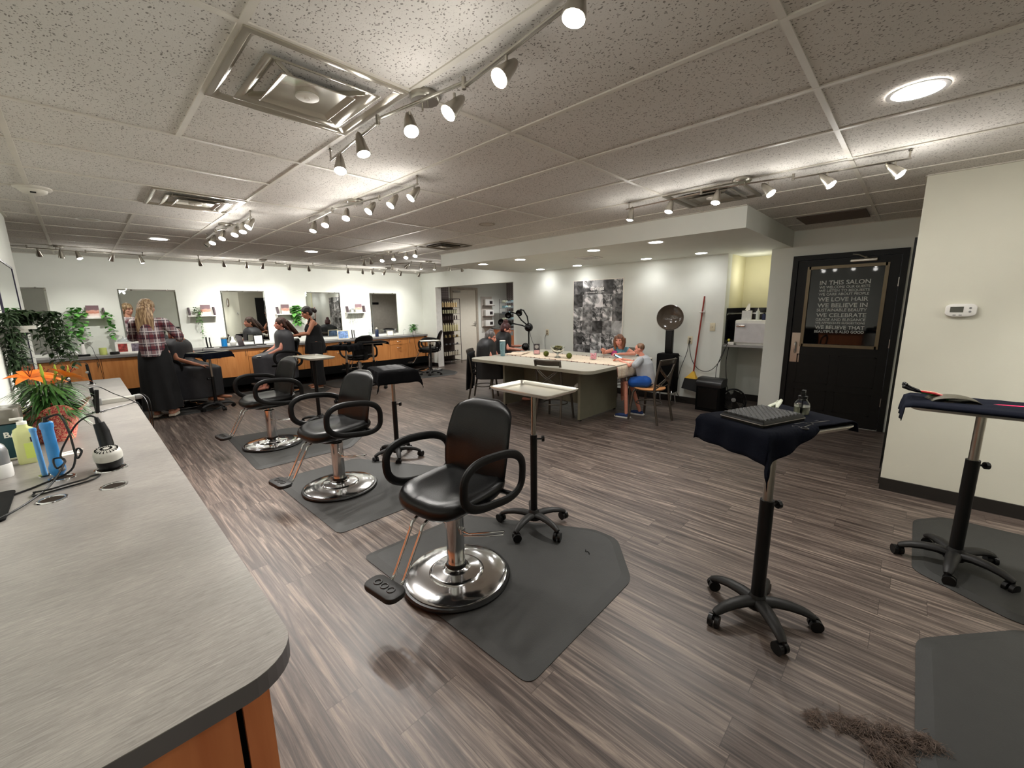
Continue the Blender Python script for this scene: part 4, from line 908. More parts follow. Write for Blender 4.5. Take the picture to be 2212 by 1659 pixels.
b.build('edge_tassels', mat('red_tassel', (104, 44, 40), .9), run)
ZT2 = ZTB+.007
def tp(x, y, z=0): return (x, y, ZT2+z)
t = thing('compote_bowl', 'footed glass bowl heaped with dried green moss on the runner', 'bowl', tp(5.0, 3.87))
b = MB(); b.lathe([(.05, 0), (.052, .006), (.02, .018), (.014, .04), (.018, .055), (.03, .062), (.075, .09), (.1, .13), (.108, .16), (.118, .165), (.102, .162), (.095, .13), (.07, .096), (.02, .068)], 36, cap=(True, True)); b.build('glass', M_GLASS, t)
b = MB(); random.seed(8)
for i in range(60):
    a = random.uniform(0, 6.28); r = random.uniform(0, .075); z = .10+random.uniform(0, .065)*(1-(r/.11)**2)+.01; r *= min(1, .55+(z-.09)*7); b.ball((r*cos(a), r*sin(a), z), (random.uniform(.012, .024), random.uniform(.012, .024), random.uniform(.008, .014)), nu=7, nv=5)
mo = b.build('moss', mat('dried_moss', (108, 104, 62), .95, var=.4, scale=60, bump=.6), t); mo['kind'] = 'stuff'
for x, y, lb in ((4.99, 4.09, 'the glass bowl and the small sign'), (4.98, 3.64, 'the glass bowl and the candy jar')):
    b = MB(); b.ball((0, 0, .042), .043, nu=24, nv=16)
    for k in range(0): pass
    o = b.build('moss_ball', mat('moss_green', (104, 112, 40), .95, var=.45, scale=120, bump=1.0, bscale=400), None, loc=tp(x, y)); tag(o, 'round green moss ball between '+lb, 'ball')
t = thing('table_sign', 'small upright dark framed sign with pink lower half', 'sign', tp(5.13, 4.40), radians(-42))
R = RX(radians(-12))
b = MB(); b.M = R; b.bb(-.05, .05, -.003, .003, 0, .17); b.build('card', mat('dark_card', (52, 44, 46), .5), t)
b = MB(); b.M = R; b.bb(-.044, .044, -.0042, -.003, .006, .066); b.build('lower_print', mat('pink_print', (222, 170, 168), .6, var=.2, scale=60), t)
b = MB(); b.M = R @ T(0, -.0035, .122) @ RX(pi/2); b.lathe([(.032, -.001), (.032, .001)], 24); b.build('emblem', mat('grey_print', (150, 146, 140), .6, var=.4, scale=150), t)
b = MB(); b.bb(-.03, .03, 0, .05, 0, .004); b.build('foot', M_BLACK, t)
t = thing('candy_jar', 'square clear jar of pink candies on the runner near the girl', 'jar', tp(5.1, 3.30), radians(20))
b = MB(); b.prism(rrect(.09, .09, .012), 0, .125, .004); b.build('glass', M_THIN, t)
b = MB(); random.seed(9)
for i in range(70): b.ball((random.uniform(-.032, .032), random.uniform(-.032, .032), .012+random.uniform(0, .072)), .0115, nu=7, nv=5)
mo = b.build('candies', mat('pink_candy', (232, 140, 160), .4, var=.35, scale=60), t); mo['kind'] = 'stuff'
b = MB(); b.prism(rrect(.095, .095, .014), .125, .133, .003); b.build('lid', M_THIN, t)
t = thing('tumbler', 'tall pale blue tumbler with a side handle at the table end', 'tumbler', (4.66, 4.72, ZTB+.001), radians(200))
b = MB(); b.lathe([(.034, 0), (.036, .01), (.04, .13), (.045, .16), (.047, .23), (.047, .236)], 28); b.build('cup_body', mat('powder_blue', (126, 160, 168), .35), t)
b = MB(); b.lathe([(.047, .236), (.048, .246), (.044, .25), (.01, .252)], 28); b.build('lid', M_WHITE, t)
b = MB(); b.tube([(.042, 0, .2), (.085, 0, .2), (.092, 0, .17), (.088, 0, .1), (.04, 0, .09)], .007, 8); b.build('handle', MATS['powder_blue'], t)
t = thing('magazine', 'open pale magazine lying on the runner near the tumbler', 'magazine', tp(5.02, 4.72), radians(20))
b = MB(); b.sheet(lambda u, v: ((u-.5)*.42, (v-.5)*.28, .004+.012*abs(sin(2*pi*(u)))*(1-abs(2*u-1)*.5)), 20, 6); b.build('pages', mat('magazine_pages', (226, 204, 180), .5, var=.2, scale=14), t)
t = thing('tissue', 'crumpled white tissue on the empty chair under the table', 'tissue', (4.56, 3.16, .462))
b = MB(); b.sheet(lambda u, v: ((u-.5)*.1, (v-.5)*.1, .03*abs(mnoise.noise(V3((u*4, v*4, 7))))+.03*sin(pi*u)*v), 12, 12); b.build('paper', M_PAPER, t)

def cafe_chair(label, loc, rz, seat_m, group='metal cafe chairs around the table'):
    "faces local +Y"
    t = thing('cafe_chair', label, 'chair', loc, rz, group)
    b = MB(); b.prism(circ(.205, 40), .437, .452, .004); b.build('seat', seat_m, t)
    b = MB(); b.tube([(.175*cos(2*pi*i/24), .175*sin(2*pi*i/24), .43) for i in range(24)], .011, 8, closed=True); b.build('seat_ring', M_DSTEEL, t)
    for s_ in (-1, 1):
        b = MB(); b.tube([(s_*.14, .12, .43), (s_*.16, .15, .38), (s_*.19, .185, 0.004)], .016, 8); b.build('leg', M_DSTEEL, t)
        b = MB(); b.tube([(s_*.185, -.245, .004), (s_*.175, -.19, .30), (s_*.172, -.175, .44), (s_*.178, -.205, .65), (s_*.182, -.255, .845)], .016, 8); b.build('leg', M_DSTEEL, t)
    b = MB(); b.tube([(.165*cos(2*pi*i/24), .165*sin(2*pi*i/24), .235) for i in range(24)], .008, 8, closed=True); b.build('stretcher_ring', M_DSTEEL, t)
    b = MB(); b.sheet(lambda u, v: ((u-.5)*.35, -.243-.03*sin(pi*u)-.018*v, .775+.075*v), 14, 3); o = b.build('top_rail', M_DSTEEL, t); o.modifiers.new('s', 'SOLIDIFY').thickness = .012
    b = MB()
    for s_ in (-1, 1):
        for dz in (0, .028): b.tube([(s_*(.175-.35*k/8), -.19-.03*(k/8)*0-.03*sin(pi*k/8)-.05*(1-k/8), (.765-dz)-(.27)*(k/8)**.8) for k in range(9)], .008, 6)
    b.tube([(-.175, -.19, .50), (0, -.215, .49), (.175, -.19, .50)], .006, 6); b.build('cross_braces', M_DSTEEL, t)
    return t
M_SEATW = mat_wood('honey_wood', (206, 140, 84), (222, 160, 104), .3, 1)
M_SEATD = mat('dark_seat', (40, 34, 30), .35)
cc = cafe_chair('metal cafe chair with round honey wood seat, the boy on it', (5.2, 2.47, 0), radians(-6), M_SEATW)
c2 = cafe_chair('empty dark metal cafe chair pushed under the long table side', (4.40, 3.44, 0), radians(-78), M_SEATD)
dup(c2, (4.66, 5.16, 0), radians(-146), 'dark metal cafe chair under the older client at the table end')
dup(c2, (5.55, 5.62, 0), radians(-140), 'dark metal cafe chair of the client sitting behind, mostly hidden')
dup(c2, (5.98, 3.30, 0), radians(100), 'dark metal cafe chair under the girl behind the table')

# ================================================================ POSTER
def poster_mat(k):
    g0, g1, sc, dist = k
    m, nt, bs = nodes('photo_print'); tc = nt.nodes.new('ShaderNodeTexCoord')
    mp = nt.nodes.new('ShaderNodeMapping'); mp.inputs['Location'].default_value = (sc*3.1, dist*7, g0*.01); nt.links.new(tc.outputs['Object'], mp.inputs[0])
    n = nt.nodes.new('ShaderNodeTexNoise'); n.inputs['Scale'].default_value = sc; n.inputs['Detail'].default_value = 4; n.inputs['Distortion'].default_value = dist; nt.links.new(mp.outputs[0], n.inputs['Vector'])
    nt.links.new(ramp(nt, n.outputs[0], [(.36, (g0, g0-3, g0-4)), (.5, ((g0+g1)//2,)*3), (.62, (g1, g1-4, g1-4))]), bs.inputs['Base Color']); bs.inputs['Roughness'].default_value = .35; return m
PM = [poster_mat(k) for k in ((24, 150, 6, .8), (70, 240, 5, 1.4), (36, 120, 8, .6), (130, 240, 4, .6), (16, 215, 9, 1.6), (90, 180, 12, .3))]
t = thing('photo_poster', 'tall black and white collage poster of many photographs on the wall', 'poster', (XW-.003, 4.13, 1.29))
# local: poster face looks -X ; columns run towards -Y
b = MB(); b.bb(-.012, 0, -.52, .52, -.70, .705); b.build('backing_board', M_PAPER, t, smooth=False)
cells = [(0, 0, 1, 1.0, 0), (1, 0, 1.2, .55, 1), (2.2, 0, .9, .5, 3), (3.1, 0, 1.0, 1.05, 2), (4.1, 0, .9, 1.05, 4), (0, 1.0, 1, 1.0, 2), (1, .55, 1.2, .5, 0), (2.2, .5, .9, .55, 4), (1, 1.05, 2.1, .95, 1), (3.1, 1.05, .9, .95, 4), (4.0, 1.05, 1.0, .95, 0),
 (0, 2, 1, 1.05, 1), (1, 2, 1.05, 1.05, 5), (2.05, 2, 1.05, 1.05, 4), (3.1, 2, .95, 1.05, 1), (4.05, 2, .95, 1.05, 0), (0, 3.05, .95, .95, 4), (.95, 3.05, 1.1, .95, 5), (2.05, 3.05, 1.05, .95, 2), (3.1, 3.05, .9, .95, 5), (4.0, 3.05, 1.0, .95, 3),
 (0, 4, 1.0, .95, 0), (1.0, 4, 1.0, .95, 4), (2.0, 4, 1.0, .95, 1), (3.0, 4, 1.1, .95, 4), (4.1, 4, .9, .95, 1), (0, 4.95, 1.1, .75, 5), (1.1, 4.95, .8, .95, 0), (1.9, 4.95, 1.1, .95, 1), (3.0, 4.95, 1.0, .95, 4), (4.0, 4.95, 1.0, .95, 2)]
for (cx, cy, cw, chh, mi) in cells:
    ya = .505-cx*.202; yb = .505-(cx+cw)*.202; za = .69-cy*.2325; zb = .69-(cy+chh)*.2325
    b = MB(); yy, zz = (ya+yb)/2, (za+zb)/2; w_, h_ = ya-yb, za-zb
    b.bb(-.0135, -.012, -w_/2, w_/2, -h_/2, h_/2); random.seed(int(cx*50+cy*9)); b.build('photo', PM[mi], t, smooth=False, loc=(0, yy, zz))
def facing_minus_x(y, z, x=-.0145): return Matrix(((0, 0, -1, x), (-1, 0, 0, y), (0, 1, 0, z), (0, 0, 0, 1)))
text_obj('logo', 'davines', .095, facing_minus_x(.14, .52), mat('white_ink', (244, 242, 238), .5), t, .0006, bold=.002)
text_obj('slogan', 'S U S T A I N A B L E   B E A U T Y', .026, facing_minus_x(.24, .475), MATS['white_ink'], t, .0006, bold=.0008)

# ================================================================ EQUIPMENT BY THE EAST WALL
t = thing('hood_dryer', 'black floor-standing hood dryer with smoked bowl', 'hair dryer', (6.22, 2.68, 0), radians(0))
b = MB(); b.rbox((0, 0, .50), (.2, .28, .60), .02); b.build('cabinet', M_BLKM, t)
b = MB(); b.rbox((0.02, 0, 1.0), (.07, .11, .42), .012); b.build('column', M_BLACK, t)
b = MB()
for s_ in (-1, 1): b.tube([(-.12, s_*.12, .0), (-.09, s_*.12, .24), (-.05, s_*.12, .28), (.02, s_*.12, .25), (.08, s_*.12, .003)], .011, 8)
b.build('leg_frame', M_CHROME, t)
D = aim((-.05, -.02, 1.345), (-.9, -.38, .08))
b = MB(); b.lathe([(.06, -.10), (.15, -.07), (.192, -.01), (.196, .01), (.19, .02)], 40, D, cap=(True, False)); b.build('hood_shell', mat('pearl_rim', (206, 204, 200), .3), t)
b = MB(); b.lathe([(.188, .018), (.182, .022), (.17, .008), (.13, -.03), (.07, -.05), (.002, -.055)], 40, D, cap=(False, True)); b.build('smoked_bowl', mat('smoked_plastic', (84, 74, 64), .12, coat=.5), t)
b = MB(); b.tube([(.05, -.14, .75), (.05, -.16, .77), (.04, -.19, .76)], .01, 8); b.build('knob', M_CHROME, t)
# infrared heater on a stand
t = thing('globe_dryer', 'black multi-armed hair heater with globe and three domes on a stand', 'hair dryer', (6.1, 5.44, 0))
b = MB(); b.cyl((0, 0, .06), (0, 0, .62), .014); b.build('lower_pole', M_STEEL, t)
b = MB(); b.cyl((0, 0, .62), (0, 0, 1.06), .014); b.rbox((0, 0, .66), (.05, .05, .06), .01); b.build('upper_pole', M_BLACK, t)
b = MB(); b.ball((0, 0, 1.14), .085, nu=24, nv=16); b.build('globe', mat('gloss_black', (12, 12, 13), .12), t)
for k in range(5):
    a = 2*pi*k/5; b = MB(); b.tube([(0, 0, .08), (.12*cos(a), .12*sin(a), .07), (.24*cos(a), .24*sin(a), .05)], [.02, .016, .012], 8); l_ = b.build('leg', M_BLACK, t)
    b = MB(); b.ball((.24*cos(a), .24*sin(a), .022), .022, nu=10, nv=8); b.build('caster', M_BLACK, l_)
arm_pts = [([(0, 0, 1.18), (-.02, .02, 1.35), (-.06, .08, 1.47), (-.08, .13, 1.48)], (-.10, .16, 1.42), (-.8, -.3, -.5)),
           ([(0, 0, 1.16), (-.08, .12, 1.28), (-.10, .22, 1.40), (-.14, .34, 1.44)], (-.18, .38, 1.38), (-.7, -.6, -.3)),
           ([(0, 0, 1.12), (-.08, .10, 1.18), (-.12, .22, 1.20), (-.16, .30, 1.22)], (-.2, .34, 1.22), (-.9, .1, -.2)),
           ([(-.16, .30, 1.22), (-.2, .42, 1.22), (-.22, .5, 1.24)], (-.24, .52, 1.24), (-.9, -.3, .1))]
for pts, c, d in arm_pts:
    b = MB(); b.tube(pts, .013, 8); ar = b.build('arm', M_BLACK, t)
    b = MB(); b.lathe([(.02, -.06), (.05, -.045), (.065, -.01), (.066, .015), (.058, .02), (.05, .0), (.02, -.02)], 20, aim(c, d)); b.ball(pts[-1], .02); b.build('heater_dome', MATS['gloss_black'], ar)
b = MB(); b.tube([(.02, 0, 1.07), (.05, -.03, .9), (.08, -.10, .72), (.09, -.12, .4), (.05, -.1, .02)], .004, 6); b.build('power_cord', M_BLACK, t)
# broom
t = thing('broom', 'red-handled broom with yellow head hanging on the wall', 'broom', (0, 0, 0))
b = MB(); b.cyl((6.44, 2.275, 1.65), (6.40, 2.35, .50), .011, 10); b.build('handle', mat('red_handle', (140, 46, 34), .4), t)
b = MB(); b.loft([[(6.36, 2.29, .42), (6.44, 2.29, .42), (6.44, 2.47, .42), (6.36, 2.47, .42)], [(6.37, 2.31, .46), (6.43, 2.31, .46), (6.43, 2.42, .46), (6.37, 2.42, .46)], [(6.385, 2.335, .53), (6.415, 2.335, .53), (6.415, 2.36, .53), (6.385, 2.36, .53)]]); b.build('broom_head', mat('yellow_plastic', (226, 180, 60), .5), t)
b = MB(); b.loft([[(6.365, 2.295, .42), (6.435, 2.295, .42), (6.435, 2.465, .42), (6.365, 2.465, .42)], [(6.35, 2.25, .22), (6.44, 2.25, .22), (6.44, 2.50, .26), (6.35, 2.50, .26)]]); b.build('bristles', mat('dark_bristles', (40, 40, 40), .9), t)
t = thing('broom_clip', 'white wall clip gripping the red broom handle', 'hook', (XW, 2.3, 1.42))
b = MB(); b.rbox((-.01, 0, 0), (.02, .07, .05), .008); b.tube([(-.02, .03, 0), (-.06, .03, 0), (-.065, 0, 0), (-.06, -.03, 0), (-.02, -.03, 0)], .006, 6); b.build('clip', M_WHITE, t)
def plate(label, y, z, kind, X=XW):
    t = thing('wall_'+('outlet' if kind == 'o' else 'switch'), label, 'outlet' if kind == 'o' else 'switch', (X, y, z))
    b = MB(); b.M = RY(-pi/2); b.prism(rrect(.118, .074, .006), 0, .006, .002); b.build('plate', mat('almond_plastic', (214, 204, 176), .4), t)
    b = MB()
    if kind == 'o':
        for s_ in (-1, 1): b.box((-.008, 0, s_*.022), (.006, .03, .028))
        b.build('socket', mat('brown_slot', (120, 104, 84), .5), t)
    else: b.box((-.012, 0, 0), (.014, .008, .02)); b.build('toggle', MATS['almond_plastic'], t)
    return t
plate('almond wall outlet beside the poster with a black plug', 5.28, 1.03, 'o'); plate('almond wall outlet behind the red broom with black plugs', 2.46, .995, 'o'); plate('almond light switch between the broom and the towel niche', 2.145, 1.2, 's')
def cord(label, pts, r=.0045, m=None, name='electric_cable', group=None):
    # smooth through points (Catmull-Rom)
    P = [V3(p) for p in pts]; out = []
    for i in range(len(P)-1):
        p0, p1, p2, p3 = P[max(0, i-1)], P[i], P[i+1], P[min(len(P)-1, i+2)]
        for k in range(7):
            u = k/7; out.append(.5*((2*p1)+(p2-p0)*u+(2*p0-5*p1+4*p2-p3)*u*u+(-p0+3*p1-3*p2+p3)*u**3))
    out.append(P[-1]); b = MB(); b.tube(out, r, 7); o = b.build(name, m or M_BLACK); tag(o, label, 'cord', group); return o
cord('black cord hanging from the outlet beside the poster', [(6.45, 5.28, 1.0), (6.43, 5.30, .9), (6.44, 5.30, .6), (6.44, 5.32, .1), (6.3, 5.35, .01)])
cord('black cord from the broom outlet down to the hood dryer', [(6.45, 2.46, 1.0), (6.43, 2.48, .8), (6.43, 2.56, .55), (6.4, 2.6, .3), (6.3, 2.66, .24)])
cord('black cord swagging from the broom outlet to the niche shelf', [(6.45, 2.46, .97), (6.42, 2.40, .72), (6.43, 2.28, .56), (6.43, 2.12, .56), (6.42, 1.99, .72), (6.45, 1.93, .93), (6.5, 1.92, .955)])
cord('black cord from the bin vacuum up to the niche shelf', [(6.32, 2.0, .48), (6.4, 2.02, .62), (6.43, 1.97, .82), (6.46, 1.93, .935)])
cord('black cord dropping from the niche shelf to the floor fan', [(6.52, 1.91, .95), (6.47, 1.92, .7), (6.5, 1.9, .4), (6.48, 1.84, .12)])
cord('black cord lying along the floor behind the bin vacuum', [(6.4, 2.62, .24), (6.42, 2.55, .1), (6.4, 2.4, .03), (6.36, 2.24, .03)])
# vacuum bin
t = thing('bin_vacuum', 'black upright touchless floor vacuum bin below the broom', 'vacuum', (6.25, 2.03, 0), radians(-6))
b = MB(); b.loft([[(x, y, z) for x, y in rrect(.2, .36, .03, 4)] for z in (0.0, .02, .36)]); b.build('bin_body', M_BLKM, t)
prof = []
b = MB(); out = [(-.1, .36), (-.1, .40), (-.085, .44), (-.05, .47), (.0, .48), (.1, .48), (.1, .36)]
b.loft([[(x, -.18, z) for x, z in out], [(x, .18, z) for x, z in out]]); hd = b.build('top_cover', mat('satin_black', (26, 26, 27), .3), t)
tx = text_obj('lettering', 'eye·vac', .062, Matrix(((0, .6, -.8, -.084), (-1, 0, 0, .1), (0, .8, .6, .425), (0, 0, 0, 1))), M_WHITE, hd, .0006, bold=.0015)
b = MB(); b.bb(-.106, -.098, -.14, .14, .05, .33); b.build('front_panel', M_BLACK, t, smooth=False)
# floor fan
t = thing('floor_fan', 'round black floor fan under the niche shelf', 'fan', (6.44, 1.765, 0), radians(0))
C = aim((-.02, 0, .165), (-.85, -.25, .12))
b = MB(); b.torus((0, 0, .03), .15, .009, 36, 8, C); b.torus((0, 0, -.04), .152, .012, 36, 8, C); b.lathe([(.152, -.045), (.156, 0), (.15, .03)], 36, C, cap=(False, False)); b.build('shroud', M_BLACK, t)
b = MB()
for r in (.05, .075, .1, .125): b.torus((0, 0, .036-.0*r), r, .0018, 30, 5, C)
for k in range(12):
    a = pi*k/6; b.M = C; b.cyl((.03*cos(a), .03*sin(a), .038), (.15*cos(a), .15*sin(a), .03), .0016, 5); b.M = Matrix.Identity(4)
b.build('grille', M_CHAR, t)
b = MB(); b.M = C; b.lathe([(.03, .02), (.03, .042), (.02, .046)], 20); b.build('hub', M_GRAY, t)
b = MB(); b.M = C
for k in range(5): b.M = C @ RZ(2*pi*k/5); b.sheet(lambda u, v: (.03+.1*u, (v-.5)*(.05+.05*u), (v-.5)*.035), 4, 4)
b.build('blades', M_CHAR, t)
b = MB(); b.M = Matrix.Identity(4); b.rbox((.02, 0, .012), (.14, .22, .024), .01)
for s_ in (-1, 1): b.tube([(.0, s_*.1, .02), (-.01, s_*.15, .06), (-.02, s_*.165, .165)], .01, 6)
b.build('stand', M_BLACK, t)
# niche shelf and things
t = thing('niche_shelf', 'grey shelf board inside the towel niche', 'shelf', (6.55, 1.735, .945))
b = MB(); b.bb(-.04, .745, -.262, .262, -.025, 0); b.build('board', mat('grey_shelf', (150, 148, 146), .5), t, smooth=False)
t = thing('towel_warmer', 'white towel warmer cabinet with chrome handle on the niche shelf', 'towel warmer', (6.74, 1.68, .946))
b = MB(); b.rbox((0, 0, .19), (.28, .40, .33), .015); b.box((0, 0, .013), (.24, .36, .026)); b.build('body', M_WHITE, t)
b = MB(); b.rbox((-.142, 0, .175), (.012, .38, .27), .004); dr = b.build('door', mat('silver_door', (206, 204, 206), .35), t)
b = MB(); b.rbox((-.155, .12, .275), (.02, .12, .03), .008); b.build('handle', M_CHROME, dr)
t = thing('tissue_box', 'white tissue box with a tissue pulled up on the towel warmer', 'tissue box', (6.72, 1.765, 1.302), radians(10))
b = MB(); b.box((0, 0, .065), (.12, .12, .13)); b.build('box', mat('dotted_white', (222, 222, 220), .6, var=.1, scale=90), t, smooth=False)
b = MB(); b.sheet(lambda u, v: ((u-.5)*.03+.01*v, (u-.5)*.07*(1-v*.7)-.02*v, .13+.10*v+.01*sin(u*9)), 8, 8); b.build('tissue', M_PAPER, t)
t = thing('pump_bottle', 'slim white pump bottle beside the tissue box', 'bottle', (6.70, 1.62, 1.302))
b = MB(); b.lathe([(.022, 0), (.024, .01), (.024, .12), (.018, .13)], 18); b.build('bottle_body', mat('frost_white', (206, 212, 204), .4), t)
b = MB(); b.lathe([(.01, .13), (.01, .15), (.003, .155), (.003, .17)], 12); b.build('pump', M_WHITE, t)
t = thing('pump_bottle', 'short dark blue pump bottle on the towel warmer near the pier', 'bottle', (6.72, 1.545, 1.302))
b = MB(); b.lathe([(.024, 0), (.026, .01), (.026, .07), (.015, .085)], 18); b.build('bottle_body', mat('deep_blue', (26, 34, 76), .3), t)
b = MB(); b.lathe([(.012, .085), (.012, .10), (.004, .102), (.004, .115)], 12); b.build('pump', M_BLACK, t)
t = thing('clip_box', 'small white box with a yellow tag on the niche shelf edge', 'box', (6.56, 1.9, .946)); b = MB(); b.rbox((0, 0, .02), (.05, .08, .04), .008); b.build('box', M_WHITE, t)
b = MB(); b.rbox((-.01, .03, .07), (.03, .03, .03), .006); b.cyl((0, .03, .04), (0, .03, .06), .006); b.build('tag', mat('yellow_tag', (220, 210, 90), .5), t)
# thermostat
t = thing('thermostat', 'white oval thermostat with grey screen on the beige wall', 'thermostat', (4.44, -.2255, 1.462))
b = MB(); b.M = RY(-pi/2); b.prism([(y*.58, x) for x, y in rrect(.158, .158, .045, 8)], 0, .028, .008); b.build('casing', M_WHITE, t)
b = MB(); b.bb(-.0295, -.028, -.012, .055, -.015, .025); b.build('screen', mat('lcd_grey', (84, 84, 76), .3), t, smooth=False)
b = MB()
for z in (.015, -.01): b.cyl((-.028, -.045, z), (-.031, -.045, z), .007, 14)
for y in (.03, 0): b.box((-.029, y, -.034), (.003, .016, .006))
b.build('buttons', M_GRAY, t)
t = thing('wall_clock', 'round pale wall clock on the beige wall, seen in a mirror', 'clock', (4.44, -1.6, 1.9))
b = MB(); b.M = RY(-pi/2); b.lathe([(.17, 0), (.17, .03), (.155, .035), (.15, .02)], 36, cap=(True, False)); b.build('rim', mat('clock_rim', (120, 100, 80), .4), t)
b = MB(); b.M = RY(-pi/2); b.lathe([(.15, .012), (.15, .018)], 36); b.build('dial', M_WHITE, t)
b = MB(); b.bb(-.024, -.02, -.004, .004, 0, .1); b.bb(-.024, -.02, 0, .08, -.004, .004); b.build('hands', M_BLACK, t)

# ================================================================ ROOM BEHIND THE DOORWAY
def wire_rack():
    t = thing('product_rack', 'dark metal seven-tier product rack inside the doorway', 'rack', (7.06, 9.28, 0))
    m = mat('dark_wire', (52, 44, 38), .5, .6); zs = [.10, .24, .54, .74, .91, 1.22, 1.39, 1.56]
    b = MB()
    for x in (-.31, .31):
        for y in (-.16, .16): b.cyl((x, y, 0), (x, y, 1.78), .008, 8)
    for x in (-.31, .31): b.cyl((x, -.16, 1.78), (x, .16, 1.78), .008, 8)
    for y in (-.16, .16): b.cyl((-.31, y, 1.78), (.31, y, 1.78), .008, 8)
    b.build('post_frame', m, t)
    for z in zs:
        b = MB(); b.bb(-.30, .30, -.155, .155, z-.006, z); b.build('shelf', m, t, smooth=False)
    b = MB(); b.bb(-.3, .3, .155, .16, .1, 1.75); b.build('back_mesh', mat('rack_back', (70, 58, 52), .7), t, smooth=False)
    return zs
zs = wire_rack()
kinds = {6: ((218, 190, 140), .026, .15, 'cream bottle with pale cap'), 5: ((190, 186, 150), .022, .12, 'small olive and white bottle'), 4: ((60, 44, 40), .018, .12, 'small dark bottle'), 3: ((196, 186, 140), .026, .22, 'tall pale bottle'), 2: ((150, 130, 84), .035, .07, 'low gold jar'), 1: ((110, 110, 110), .03, .04, 'flat grey tin'), 0: ((206, 196, 176), .024, .13, 'white and black bottle')}
lvl = {6: 7, 5: 6, 4: 5, 3: 4, 2: 3, 1: 2, 0: 1}
ordn = {7: 'top', 6: 'second', 5: 'third', 4: 'fourth', 3: 'fifth', 2: 'sixth', 1: 'lowest'}
random.seed(2)
for k, (c, r, h, nm_) in kinds.items():
    z = zs[lvl[k]]; n = 8 if r < .03 else 5
    m = mat('product_'+str(k), c, .35, var=.25, scale=4); proto = None
    for i in range(n):
        x = 7.06-.26+.52*i/(n-1); y = 9.28-.06+random.uniform(-.01, .01); hh = 1.0
        if proto is None:
            proto = thing('product_bottle' if h > .08 else 'product_jar', nm_+' on the '+ordn[lvl[k]]+' shelf of the product rack', 'bottle' if h > .08 else 'jar', (x, y, z+.001), 0, nm_+'s on the '+ordn[lvl[k]]+' rack shelf')
            b = MB(); b.lathe([(r, 0), (r, h*.72), (r*.6, h*.8)], 12); b.build('bottle_body', m, proto)
            b = MB(); b.lathe([(r*.55, h*.8), (r*.55, h)], 12); b.build('cap', mat('cap_'+str(k), (230, 220, 190) if k in (6, 3, 2) else (30, 28, 28), .4), proto); index_children(proto)
        else: c_ = copy_tree(proto); c_.location = (x, y, z+.001)
t = thing('display_shelves', 'white wall display with three ledges of boxed sets beyond the doorway', 'shelf', (8.8, YB-.001, 0))
b = MB(); b.bb(-.22, .22, -.02, 0, .95, 1.86); b.build('back_board', mat('greige_board', (190, 182, 172), .6), t, smooth=False)
for i, z in enumerate((1.60, 1.28, .97)):
    b = MB(); b.bb(-.18, .24, -.14, -.0, z-.015, z); b.build('ledge', mat('taupe_ledge', (110, 90, 80), .5), t, smooth=False)
    q = thing('gift_box', 'white boxed set with a small dark label on the '+('upper', 'middle', 'lower')[i]+' ledge', 'box', (8.84, YB-.07, z+.001))
    b = MB(); b.rbox((0, 0, .09), (.34, .09, .18), .006); b.build('box', M_WHITE, q)
    b = MB(); b.bb(.0, .12, -.047, -.045, .04, .13); b.build('box_label', mat('dark_label', (40, 32, 32), .5), q, smooth=False)
t = thing('back_cabinet', 'wood base cabinet with a grey top beyond the doorway', 'cabinet', (9.35, 8.95, 0))
b = MB(); b.bb(-.35, .35, -.35, .62, .08, .86); b.build('body', M_CHERRY, t, smooth=False)
b = MB(); b.bb(-.37, .36, -.37, .62, .86, .9); b.build('top', MATS['wall_counter_laminate'], t, smooth=False)
b = MB(); b.bb(-.357, -.35, -.3, .3, .7, .82); b.build('drawer', M_GRAY, t, smooth=False)
t = thing('wire_organizer', 'grey wire organizer with five trays of supplies on the cabinet', 'rack', (9.3, 9.1, .902))
b = MB()
for x in (-.28, .28):
    for y in (-.14, .14): b.cyl((x, y, 0), (x, y, .88), .006, 6)
b.cyl((-.28, -.14, .88), (.28, -.14, .88), .006, 6); b.build('frame', M_DSTEEL, t)
for i, z in enumerate((.06, .24, .42, .60, .76)):
    b = MB(); b.bb(-.28, .28, -.14, .14, z, z+.008); b.bb(-.28, .28, -.145, -.138, z, z+.05); b.build('tray', mat('smoked_tray', (96, 104, 104), .3), t, smooth=False)
    for k in range(4):
        q = thing('supply_pack', 'small supply pack on tray '+('one', 'two', 'three', 'four', 'five')[i]+' of the wire organizer', 'box', (9.3-.2+.135*k, 9.08, .902+z+.009), 0, 'supply packs on tray '+('one', 'two', 'three', 'four', 'five')[i])
        b = MB(); b.rbox((0, 0, .035), (.11, .15, .07), .01); b.build('pack', mat('supply_'+str((i+k) % 3), ((150, 190, 196), (200, 204, 180), (90, 96, 100))[(i+k) % 3], .5), q)
t = thing('hook_rail', 'dark rail of coat hooks on the back room wall, seen in a mirror', 'hooks', (7.6, 4.4, 1.75))
b = MB(); b.bb(-.4, .4, 0, .02, -.04, .04); b.build('rail', M_BLKM, t, smooth=False)
for i in range(5):
    b = MB(); x = -.32+.16*i; b.tube([(x, .02, .01), (x, .07, .0), (x, .08, .03)], .006, 6); b.build('hook', M_BLACK, t)
